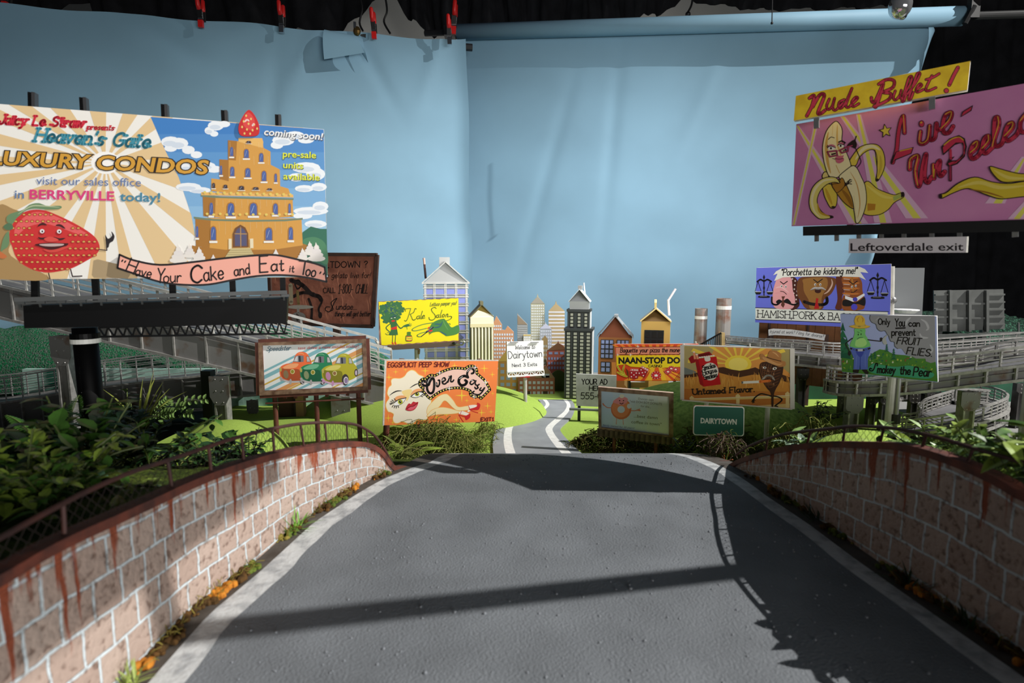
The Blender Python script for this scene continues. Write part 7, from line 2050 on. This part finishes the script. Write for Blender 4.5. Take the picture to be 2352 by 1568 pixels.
cutout('cutout_building', 'ochre cutout tenement with a hipped roof left of the welcome pole', [(1144, 915), (1144, 830), (1150, 822), (1162, 806), (1164, 802), (1176, 812), (1190, 826), (1190, 915)], 2.17, ORH, [(1147, 1188, 832, 905, 3, 5, (140, 150, 172))], roof=([(1144, 830), (1162, 806), (1176, 812), (1190, 828)], mat('gold_cutout_roof', (196, 160, 84), .8)))
BRC = mat('red_brown_cutout', (132, 78, 56), .8)
cutout('cutout_building', 'long red-brown gabled cutout row at the end of the winding road', [(1190, 915), (1190, 860), (1196, 855), (1228, 856), (1253, 838), (1258, 846), (1274, 868), (1274, 915)], 2.15, BRC, [(1192, 1272, 873, 908, 8, 3, (156, 160, 168))], extra=[([(1228, 868), (1253, 842), (1272, 868)], (122, 98, 72)), ([(1244, 858), (1244, 867), (1262, 867), (1262, 858)], (150, 156, 166)), ([(1247, 898), (1247, 908), (1258, 908), (1258, 898)], (60, 44, 36)), ([(1208, 898), (1208, 908), (1218, 908), (1218, 898)], (60, 44, 36))])
r = thing('cutout_tree', 'dark green flat cutout bush left of the charcoal tower base', 'tree', at(1286, 915, 2.20))
k = MB(); k.prism([at(x, y, 2.20) for x, y in catmull([(1262, 915), (1262, 870), (1270, 856), (1282, 850), (1296, 856), (1304, 875), (1306, 915)], 4)], (0, .006, 0), mat('bush_green', (66, 80, 40), .9)); k.build('silhouette', r)
# ------------------------------------------------------------------ elevated model highways
GIRD = mat('weathered_girder', (118, 117, 115), .5, metal=.2, c2=(98, 76, 60), vscale=22, thresh=(.56, .70), bump=.15, bscale=120, bdist=.001)
GEDGE = mat('silver_edge', (178, 176, 172), .4, metal=.4, var=-.2, vscale=70)
DECK = mat('highway_deck', (92, 92, 94), .6, var=.2, vscale=20)
GIRD2 = mat('dark_girder', (80, 80, 80), .45, metal=.3, c2=(50, 46, 42), vscale=22)
def bridge(name, label, path, width, gh, rh, nr, panel=.07, railm=None, gm=None, post_every=2, n=48, near=-1, thick=.0035):
    """path: deck-edge points along the camera-facing girder; the deck runs away from them"""
    railm = railm or GEDGE
    gm = gm or GIRD
    P = resample(path, n)
    nrm = []
    for i in range(n + 1):
        d = (P[min(i + 1, n)] - P[max(i - 1, 0)]); d.z = 0; d.normalize()
        nrm.append(Vector((-d.y, d.x, 0)) * -near)
    Q = [p + w * width for p, w in zip(P, nrm)]
    r = thing(name, label, 'bridge', (P[n // 2] + Q[n // 2]) / 2 - Vector((0, 0, gh)))
    L = sum((P[i + 1] - P[i]).length for i in range(n))
    dn = Vector((0, 0, 1))
    k = MB()
    for i in range(n):
        k.face([P[i], P[i + 1], Q[i + 1], Q[i]], DECK)
        k.face([P[i] - dn * .006, Q[i] - dn * .006, Q[i + 1] - dn * .006, P[i + 1] - dn * .006], DECK)
    k.build('deck', r)
    for S_, sg in ((P, -1), (Q, 1)):
        k = MB()
        for i in range(n):
            a, b = S_[i], S_[i + 1]
            o = nrm[i] * .004 * sg
            k.prism([a, b, b - dn * gh, a - dn * gh], nrm[i] * .003 * -sg, gm)
            for z in (0, gh - .004, .016):
                k.bar(a - dn * z + o, b - dn * z + o, .010 if z != .016 else .004, .007 if z != .016 else .003, GEDGE if z != .016 else gm)
        np_ = max(1, int(L / panel))
        for j in range(np_ + 1):
            f = j / np_ * n; i = min(n - 1, int(f)); a = S_[i].lerp(S_[i + 1], f - i)
            k.bar(a + nrm[i] * .004 * sg, a - dn * (gh - .003) + nrm[i] * .004 * sg, .005, .006, GEDGE, up=(0, 1, 0))
        k.build('girder', r)
        if rh:
            k = MB()
            for j in range(nr):
                z = rh * (j + 1) / nr
                w = thick * (2.0 if j == nr - 1 else .9)
                for i in range(n):
                    k.bar(S_[i] + dn * z, S_[i + 1] + dn * z, w, w * .9, railm)
            npst = max(1, int(L / panel * 1.2))
            for j in range(npst + 1):
                f = j / npst * n; i = min(n - 1, int(f)); a = S_[i].lerp(S_[i + 1], f - i)
                k.bar(a, a + dn * rh, thick * 1.3, thick * 1.1, railm, up=(0, 1, 0))
            k.build('railing', r)
    return r
def column(r, x, y, Y, zb, w=.022, gus=.05, m=None, top=None, label=None):
    m = m or GIRD
    a = at(x, y, Y)
    k = MB()
    t = w * .18
    for s_ in (-1, 1):
        k.box((a.x + s_ * w / 2, a.y, (a.z + zb) / 2), (t, w, a.z - zb), GEDGE if m is GIRD else m)
    k.box((a.x, a.y, (a.z + zb) / 2), (w, t, a.z - zb), m)
    c = k.build('column', r, label=label)
    k = MB()
    g = w * .95
    P = [(a.x - g, a.z), (a.x + g, a.z), (a.x + g, a.z - gus * .7), (a.x + w * .5, a.z - gus), (a.x - w * .5, a.z - gus), (a.x - g, a.z - gus * .7)]
    k.prism([(x_, a.y - w * .55, z_) for x_, z_ in P], (0, .003, 0), m)
    for zz in (.1, .5, .9):
        for s_ in (-.35, .35):
            k.ball((a.x + s_ * w, a.y - w * .55, a.z - gus * zz), .0018, GEDGE, 6, 4)
    k.build('gusset_plate', c)
    return c
# left, upper: descends to the right behind the peep-show board
U = [at(-120, 628, 1.60), at(0, 655, 1.60), at(250, 712, 1.60), at(500, 770, 1.62), at(850, 858, 1.70), at(900, 870, 1.72)]
r = bridge('highway', 'upper elevated highway on the left, sloping down behind the car billboard', U, .17, .096, .092, 5, panel=.085, railm=mat('pale_rail_paint', (206, 205, 200), .55, var=-.12, vscale=60), thick=.0042)
for x, y, Y, zb in ((145, 770, 1.62, .928), (508, 862, 1.63, .962), (785, 908, 1.69, GZ)):
    column(r, x, y, Y, zb, .030, .085)
k = MB(); q = at(477, 850, 1.72); k.box((q.x, q.y, (q.z + .962) / 2), (.030, .03, q.z - .962), M_BLACK); k.build('column', r, label='plain black column')
k = MB(); q = at(690, 905, 1.75); k.box((q.x, q.y, (q.z + .965) / 2), (.024, .024, q.z - .965), mat('tan_timber', (164, 132, 88), .8)); k.build('column', r, label='bare tan timber column')
k = MB(); q = at(660, 905, 1.80); k.box((q.x, q.y, (q.z + .965) / 2), (.05, .03, q.z - .965), mat('brown_timber', (92, 70, 46), .8)); k.build('column', r, label='brown timber column')
# left, lower: rises gently to the right
Lw = [at(-140, 938, 1.80), at(0, 925, 1.82), at(230, 889, 1.86), at(465, 862, 1.90), at(640, 846, 1.93)]
r = bridge('highway', 'lower elevated highway on the left, crossing under the upper one', Lw, .10, .088, .080, 5, panel=.06, thick=.0024)
for x, y in ((110, 962), (380, 940), (582, 918)):
    column(r, x, y, 1.87, .928 if x < 400 else .967, .020, .05)
# right, straight back deck
B1 = [at(1745, 808, 1.87), at(1830, 813, 1.81), at(1960, 822, 1.75), at(2180, 812, 1.77), at(2450, 792, 1.80)]
r = bridge('highway', 'straight grey highway deck running behind the pear billboard', B1, .08, .038, .036, 4, panel=.055, thick=.0026)
for x, y in ((1842, 845),):
    column(r, x, y, 1.84, .965, .020, .04, GIRD2)
# right, front curved ramp
B2 = [at(1990, 874, 1.92), at(1915, 874, 1.81), at(1900, 872, 1.68), at(1945, 878, 1.58), at(2060, 874, 1.50), at(2180, 860, 1.44), at(2290, 846, 1.38), at(2480, 822, 1.30)]
r = bridge('highway', 'wide curved highway ramp sweeping toward the right edge', B2, .15, .040, .045, 4, panel=.055, thick=.0035)
for x, y, Y in ((1958, 908, 1.60), (2222, 898, 1.46)):
    column(r, x, y, Y, .965, .026, .05)
for x, y, Y in ((2002, 905, 1.72), (2032, 905, 1.66), (2098, 903, 1.74), (2138, 903, 1.76), (1935, 905, 1.82)):
    column(r, x, y, Y, .965, .018, .03, GIRD2)
for x, y, Y in ((2345, 880, 1.72),):
    column(r, x, y, Y, .965, .024, .03, GIRD2)
# right, low spiral ramp
B3 = [at(2040, 1002, 1.56), at(2130, 992, 1.50), at(2225, 975, 1.49), at(2290, 955, 1.55), at(2312, 938, 1.68), at(2285, 920, 1.80), at(2210, 906, 1.86), at(2110, 902, 1.84)]
r = bridge('highway', 'low spiral highway ramp curling under the curved one on the right', B3, .13, .030, .040, 4, panel=.05, gm=GIRD2, thick=.003)
for x, y, Y in ((2120, 1010, 1.56), (2290, 968, 1.62)):
    column(r, x, y, Y, .965, .018, .02, GIRD2)
# slim steel deck between the stacks and the law billboard
B4 = [at(1668, 782, 2.0), at(1760, 790, 1.955), at(1860, 797, 1.885)]
r = bridge('walkway', 'slim pale steel walkway running in front of the brown planks', B4, .05, .008, .012, 2, panel=.02, thick=.002, n=16)
k = MB(); q = at(1778, 795, 1.97); k.box((q.x, q.y, (q.z + GZ) / 2), (.016, .016, q.z - GZ), M_DWOOD); k.build('column', r)
# ------------------------------------------------------------------ planting
def leafm(name, c, c2=None, rough=.45):
    return mat(name, c, rough, c2=c2 or tuple(x * .75 for x in c), vscale=60, spec=.4)
LF = leafm('leaf_green', (74, 118, 44)); LFD = leafm('leaf_dark_green', (40, 72, 34)); LFP = leafm('leaf_pale_green', (150, 186, 104))
LFY = leafm('leaf_yellow_green', (146, 172, 66)); LFX = leafm('leaf_blue_green', (78, 112, 84)); LFK = leafm('leaf_blackish', (26, 40, 24))
STM = mat('stem_green', (84, 98, 46), .6); STB = mat('stem_brown', (82, 62, 40), .7)
MOSS = mat('dry_moss', (146, 146, 84), .9, c2=(100, 108, 54), vscale=50, spec=.1); MOSSD = mat('green_moss', (92, 106, 44), .9, c2=(62, 76, 32), vscale=50, spec=.1)
def leaf(mb, p, d, L, w, m, up=Vector((0, 0, 1)), curl=.25, fold=.15):
    """one pointed leaf blade from p along d"""
    d = Vector(d).normalized()
    s = d.cross(up)
    s = s.normalized() if s.length > 1e-3 else Vector((1, 0, 0))
    n = s.cross(d)
    vs = []
    for t, ww in ((0, .08), (.22, .72), (.5, 1), (.78, .66), (1, .03)):
        c = p + d * (L * t) - n * (curl * L * t * t)
        vs += [c - s * (w * ww / 2) + n * (fold * w * ww), c, c + s * (w * ww / 2) + n * (fold * w * ww)]
    fs = []
    for i in range(4):
        a = i * 3
        fs += [(a, a + 1, a + 4, a + 3), (a + 1, a + 2, a + 5, a + 4)]
    mb.raw(vs, fs, m)
def rdir(el0, el1):
    a, e = ru(0, 6.283), math.radians(ru(el0, el1))
    return Vector((math.cos(a) * math.cos(e), math.sin(a) * math.cos(e), math.sin(e)))
def arc_pts(p, d, L, droop, n=8):
    out = []
    for i in range(n + 1):
        t = i / n
        out.append(p + d * (L * t) - Vector((0, 0, droop * L * t * t)))
    return out
def fern(label, base, n, L, m, lw=.012, tilt=(25, 70), name='fern', step=20, lfw=.30):
    r = thing(name, label, 'plant', base)
    for i in range(n):
        d = rdir(*tilt); d.x = d.x
        pts = arc_pts(Vector(base), d, L * ru(.75, 1.1), ru(.25, .55), step)
        k = MB()
        k.tube(pts, [.0012 * (1 - .7 * j / step) for j in range(step + 1)], STM, 5, cap=False)
        for j in range(2, step + 1):
            t = j / step
            ax = (pts[j] - pts[j - 1]).normalized()
            side = ax.cross(Vector((0, 0, 1))).normalized()
            ll = lw * 1.25 * math.sin(math.pi * min(1, t * .86 + .1)) + .002
            for sg in (-1, 1):
                for h in (0, .5):
                    leaf(k, pts[j - 1].lerp(pts[j], h), side * sg + ax * .45, ll, ll * lfw, m, curl=.2)
        k.build('frond', r)
    return r
def shrub(label, base, n, spread, h, leaf_l, leaf_w, m, m2=None, name='leafy_shrub', per=9, lean=(0, 0)):
    r = thing(name, label, 'plant', base)
    ks, kl = MB(), MB()
    b = Vector(base)
    for i in range(n):
        d = Vector((ru(-1, 1) * spread + lean[0], ru(-1, 1) * spread + lean[1], h * ru(.6, 1)))
        L = d.length
        pts = arc_pts(b, d.normalized(), L, ru(.05, .35), 6)
        ks.tube(pts, .0010, STM, 5, cap=False)
        for j in range(per):
            f = .25 + .75 * (j + ru(0, 1)) / per
            i0 = min(5, int(f * 6)); p = pts[i0].lerp(pts[i0 + 1], f * 6 - i0)
            dd = rdir(-15, 50)
            leaf(kl, p, dd, leaf_l * ru(.6, 1.15), leaf_w * ru(.7, 1.1), m2 if (m2 and RND.random() < .35) else m, curl=ru(.0, .5))
    ks.build('stem', r); kl.build('foliage', r)
    return r
def sprig(label, base, tips, leaf_l, leaf_w, m, name='leafy_sprig', pairs=6):
    r = thing(name, label, 'plant', base)
    ks, kl = MB(), MB()
    for tp in tips:
        a, c = Vector(base), Vector(tp)
        mid = a.lerp(c, .5) + Vector((0, 0, .25 * (c - a).length * .5))
        pts = [Vector(q) for q in catmull([a, mid, c], 5)]
        ks.tube(pts, .0008, STM, 5, cap=False)
        N = len(pts) - 1
        for j in range(pairs * 2):
            f = (.2 + .8 * j / (pairs * 2 - 1)) * N; i0 = min(N - 1, int(f)); p = pts[i0].lerp(pts[i0 + 1], f - i0)
            ax = (pts[i0 + 1] - pts[i0]).normalized(); sd = ax.cross(Vector((0, -1, .3))).normalized() * (1 if j % 2 else -1)
            leaf(kl, p, sd + ax * .6, leaf_l * ru(.8, 1.1), leaf_w, m, up=Vector((0, -1, .4)), curl=.1)
    ks.build('stem', r); kl.build('foliage', r)
    return r
def blades(label, base, n, L, w, m, tilt=(35, 85), name='grass_tuft', cat='plant'):
    r = thing(name, label, cat, base)
    k = MB()
    for i in range(n):
        leaf(k, Vector(base) + Vector((ru(-.004, .004), ru(-.004, .004), 0)), rdir(*tilt), L * ru(.5, 1.1), w * ru(.6, 1.1), m, curl=ru(0, .6))
    k.build('blades', r)
    return r
def curls(name, label, c, rad, n, L, m, m2, thick=.0009, flat=.45, coil=.012):
    """a clump of curly moss strands lying on the ground"""
    k = MB()
    for i in range(n):
        a, q = ru(0, 6.283), math.sqrt(RND.random())
        p = Vector((c[0] + rad[0] * q * math.cos(a), c[1] + rad[1] * q * math.sin(a), c[2] + rad[2] * (1 - q * q) * ru(.15, 1)))
        d = rdir(-25, 60); ph, kx = ru(0, 6.28), ru(.5, 1.5)
        u_ = d.orthogonal().normalized(); w_ = d.cross(u_)
        pts = []
        for j in range(7):
            t = j / 6
            pts.append(p + d * (L * t) + u_ * (coil * math.sin(ph + 5 * kx * t)) + w_ * (coil * math.cos(ph + 4 * kx * t)) - Vector((0, 0, flat * L * t * t)))
        k.tube(pts, thick * ru(.7, 1.2), m if RND.random() < .65 else m2, 4, cap=False)
    return tag(k.build(name, base=c), label, 'moss', kind='stuff')
G_ = lambda x, y, Y: at(x, y, Y)
def gp(x, Y, z):
    p = at(x, 900, Y); return Vector((p.x, Y, z))
def bz(X, Y):
    if Y > 1.0:
        return None
    return zbL(Y) if X < 0 else zbR(Y)
_gp = gp
def gp(x, Y, z):
    p = _gp(x, Y, z)
    if Y < 1.0 and (p.x < -.2 or p.x > .36):
        p.z = bz(p.x, Y) - .004
    return p
# left bank
shrub('broad blurred leafy sprays in front of the black column', gp(170, .60, 1.13), 16, .07, .12, .030, .017, LF, LFX, per=9)
shrub('rounded olive leaves trailing over the left parapet capping', gp(225, .60, 1.16), 8, .05, .03, .024, .017, LFY, LF, per=6, lean=(.05, -.06))
fern('feathery green fern left of the black column', gp(120, .80, 1.15), 12, .17, LF, .014, (35, 75))
shrub('low yellow-green ground cover at the far left behind the fence', gp(20, .50, 1.13), 22, .09, .09, .018, .012, LFY, LF, per=11)
shrub('dense mixed foliage between the left fence and the column base', gp(330, .74, 1.10), 20, .09, .09, .018, .009, LFD, LF, per=12)
fern('dark fern fronds behind the middle of the left fence', gp(400, .86, 1.10), 13, .15, LFD, .012, (25, 65))
fern('small grey-green fern against the lime mound', gp(440, 1.02, 1.09), 7, .12, LFX, .010, (25, 60))
shrub('blackish serrated plant right of the black column', gp(285, 1.02, 1.10), 14, .07, .15, .030, .012, LFK, LFD, per=12)
blades('spiky yucca-like blades rising above the blackish plant', gp(315, 1.05, 1.14), 22, .12, .0045, leafm('yucca_green', (150, 160, 70)), (55, 88), 'spiky_plant')
b0 = gp(340, 1.24, 1.10)
sprig('pale small-leaved sprig lit by the sun below the lower highway', b0, [at(472, 916, 1.22), at(425, 932, 1.20), at(385, 918, 1.25), at(440, 950, 1.22), at(400, 945, 1.2)], .014, .008, LFP, pairs=8)
shrub('dark ivy leaves in front of the lime green mound', gp(495, 1.00, 1.07), 7, .04, .09, .034, .030, LFK, LFD, 'ivy_plant', per=4)
shrub('tangled vines behind the left fence beside the ivy', gp(560, .98, 1.06), 12, .05, .08, .018, .012, LFD, LF, per=8)
fern('bright arching fern behind the right half of the left fence', gp(700, 1.10, 1.0), 8, .13, leafm('lit_fern_green', (96, 160, 60)), .010, (25, 70))
fern('light green sprig beside the right leg of the car billboard', gp(785, 1.15, 1.02), 7, .12, LFP, .010, (50, 85), name='fern_sprig')
shrub('dark ribbed round leaf at the right end of the left fence', gp(858, 1.12, 1.03), 3, .012, .055, .062, .060, LFK, None, 'ribbed_leaf_plant', per=3)
fern('fern hanging beside the post of the orange billboard', gp(922, 1.30, 1.02), 8, .12, LFY, .011, (10, 60))
curls('curly_moss', 'pale curly moss tendrils behind the far-left planting', (gp(70, .95, 1.15)), (.13, .08, .03), 260, .05, MOSS, LFY, .0008)
curls('curly_moss', 'pale curly tendrils at the foot of the black column', (gp(270, .80, 1.14)), (.07, .06, .03), 140, .05, MOSS, LFY, .0008)
curls('curly_moss', 'big clump of dry curly moss beneath the orange billboard', (gp(985, 1.46, GZ)), (.13, .09, .080), 1400, .05, MOSS, MOSSD, .0008, coil=.010)
curls('curly_moss', 'curly moss strip along the left edge of the winding road', (gp(1118, 1.62, GZ)), (.035, .16, .035), 260, .035, MOSS, MOSSD, .0007, coil=.008)
curls('curly_moss', 'hanging moss beside the fern at the end of the left parapet', (gp(925, 1.22, 1.0)), (.05, .04, .06), 320, .045, MOSS, MOSSD, .0008)
curls('curly_moss', 'sunlit pile of curly moss behind the right fence', (gp(1872, 1.28, 1.03)), (.085, .06, .075), 620, .05, MOSS, MOSSD, .0009)
# right of the road, under the signs
curls('curly_moss', 'brown-green moss bank under the donut billboard', (gp(1430, 1.50, GZ - .005)), (.15, .07, .062), 1400, .03, mat('brown_moss', (84, 76, 40), .95, c2=(58, 56, 30), vscale=50, spec=.1), MOSSD, .0010, coil=.006)
curls('curly_moss', 'shaded moss heap behind the posts of the green road sign', (gp(1655, 1.42, GZ)), (.13, .06, .085), 900, .04, MOSSD, mat('brown_moss', (84, 76, 40), .95), .0010, coil=.008)
shrub('dark small-leaved bush left of the green road sign post', gp(1585, 1.40, GZ), 10, .05, .07, .012, .007, LFD, LFX, per=9)
r = thing('twig_bundle', 'bundle of orange twigs beside the green road sign post', 'twigs', gp(1668, 1.06, 1.10))
for i, (x, y) in enumerate(((1655, 1012), (1664, 1022), (1676, 1040), (1683, 1055), (1650, 1058))):
    k = MB(); k.tube([gp(1668, 1.06, 1.085) + Vector((i * .002, 0, 0)), at(x, y, 1.05)], .0011, mat('orange_twig', (176, 96, 52), .7), 5); k.build('twig', r)
shrub('dark bush on the shaded hill behind the sunset billboard', gp(1880, 1.62, 1.0), 16, .07, .10, .014, .008, LFK, LFD, per=10)
curls('curly_moss', 'brown dead twigs and moss at the near end of the right fence', (gp(1672, .99, 1.105)), (.025, .03, .02), 120, .03, STB, MOSSD, .0007)
# right bank
shrub('striped pointed leaves beside the right fence, left end', gp(1822, .95, 1.13), 7, .035, .055, .035, .012, LFP, leafm('leaf_grey_green', (150, 176, 150)), per=5)
shrub('broad light leaves behind the middle of the right fence', gp(2080, .76, 1.17), 8, .035, .085, .048, .022, LFY, LFP, 'broad_leaf_plant', per=5)
shrub('sunlit leafy bush behind the right fence', gp(2180, .66, 1.17), 20, .05, .075, .020, .010, LFP, LFY, per=12)
shrub('dense bright bush at the right edge behind the fence', gp(2300, .56, 1.19), 26, .06, .075, .015, .009, LFP, LFY, per=14)
fern('bright fern reaching in from the right edge', gp(2390, .66, 1.22), 9, .14, LFY, .014, (20, 65))
shrub('green filler leaves low behind the right fence', gp(2060, .70, 1.14), 14, .05, .05, .016, .009, LF, LFY, per=10)
fern('feathery green fern below the curved highway ramp', gp(2150, .95, 1.14), 10, .12, LF, .010, (15, 50))
shrub('leafy bush leaning over the right parapet beyond the right edge', (.462, .42, zbR(.42)), 30, .05, .10, .036, .015, LFY, LF, per=14, lean=(-.015, 0))
shrub('small-leaved green clump in front of the black column, left', gp(95, .50, 1.1), 20, .06, .085, .014, .009, LF, LFY, per=12)
shrub('grey-green broad leaves at the far left edge', gp(60, .62, 1.1), 12, .06, .10, .030, .018, LFX, LF, per=8)
shrub('fine dark undergrowth behind the middle of the left fence', gp(480, .74, 1.1), 18, .05, .055, .012, .006, LFD, LF, per=12)
mound('grass_hill', 'light green flocked strip just behind the right parapet', (gp(1990, 1.00, 1.06)), .14, .10, .095, M_FLOCK, .6)
# tufts and mossy edging along the foot of the parapets
blades('bright grass tuft at the foot of the left parapet', (WLX(.62) + .006, .62, RZ - .001), 26, .036, .0022, leafm('bright_grass', (132, 186, 72)), (25, 80))
blades('pale grass tuft at the foot of the left parapet near the bottom edge', (WLX(.372) + .006, .372, RZ - .001), 20, .024, .0022, leafm('pale_grass', (160, 176, 90)), (30, 85))
blades('small shaded grass tuft at the foot of the right parapet', (WRX(.645) - .006, .645, RZ - .001), 22, .030, .002, LFD, (25, 80))
blades('wispy dark grass at the foot of the right parapet, left wisp', (WRX(.50) - .006, .50, RZ - .001), 22, .034, .0022, LFD, (20, 75))
blades('wispy dark grass at the foot of the right parapet near the right edge', (WRX(.44) - .006, .44, RZ - .001), 24, .034, .0022, LFD, (20, 75))
def edging(label, fx, sg, Y0, Y1, n, dens=1.0):
    k = MB()
    cols = [mat('orange_moss', (196, 128, 46), .95, c2=(150, 92, 34), vscale=120, spec=.1), mat('brown_edge_moss', (92, 66, 36), .95, c2=(60, 46, 28), vscale=120, spec=.1), MOSSD, mat('olive_edge_moss', (128, 116, 56), .95, spec=.1)]
    for i in range(n):
        Y = Y0 + (Y1 - Y0) * (i + RND.random()) / n
        c = cols[int((math.sin(Y * 47) + math.sin(Y * 21 + 2) + 2) * .99) % 4]
        if math.sin(Y * 63 + 1) + math.sin(Y * 29) + ru(-.7, .7) < -.15:
            continue
        s_ = ru(.0012, .0042)
        X = fx(Y) + sg * (ru(0, 1) ** 2) * .012
        k.ball((X, Y, road_z(Y) + s_ * ru(.2, .9)), (s_ * ru(.7, 1.3), s_ * ru(.8, 1.4), s_ * ru(.6, 1.2)), c, 6, 5)
        if i % 3 == 0:
            d = rdir(10, 80); p = Vector((X, Y, road_z(Y) + .002))
            k.tube([p, p + d * .006 + Vector((ru(-.003, .003), 0, .002)), p + d * .012], .0004, cols[3], 3, cap=False)
    tag(k.build('edge_moss'), label, 'moss', kind='stuff')
edging('orange and brown moss along the foot of the left parapet', WLX, 1, .30, .82, 900)
edging('dark moss along the foot of the right parapet', WRX, -1, .36, .80, 300)
# ------------------------------------------------------------------ unseen grip stands right of the frame, added to cast shade
r = thing('unseen_flag_stand', 'unseen black grip stand with a flag casting shade, just outside the right edge', 'stand', (1.52, 1.01, 0))
k = MB(); k.tube([(1.52, 1.01, .015), (1.52, .42, 3.0)], .0105, M_PIPE, 12); k.build('pole', r)
k = MB(); k.lathe((1.52, 1.01, 0), [(.13, .001), (.13, .015), (.02, .02)], M_PIPE, 20); k.build('base', r)
k = MB(); k.prism([(1.535, .05, 2.65), (1.535, .62, 2.61), (1.535, .62, 2.71), (1.535, .92, 2.71), (1.535, .92, 2.80), (1.535, .05, 2.80)], (.012, 0, 0), M_CLOTH); k.build('flag', r)
r = thing('unseen_flag_stand', 'second unseen black grip stand, added so its small flag shades the grass hill, farther back', 'stand', (1.86, 1.36, .966))
k = MB(); k.tube([(1.86, 1.36, .97), (1.86, 1.36, 2.45)], .0105, M_PIPE, 12); k.build('pole', r)
k = MB(); k.prism([(1.845, 1.14, 2.06), (1.845, 1.50, 2.06), (1.845, 1.50, 2.40), (1.845, 1.14, 2.40)], (.012, 0, 0), M_CLOTH); k.build('flag', r)
k = MB(); k.lathe((1.86, 1.36, .966), [(.09, .0), (.09, .012), (.02, .016)], M_PIPE, 20); k.build('base', r)
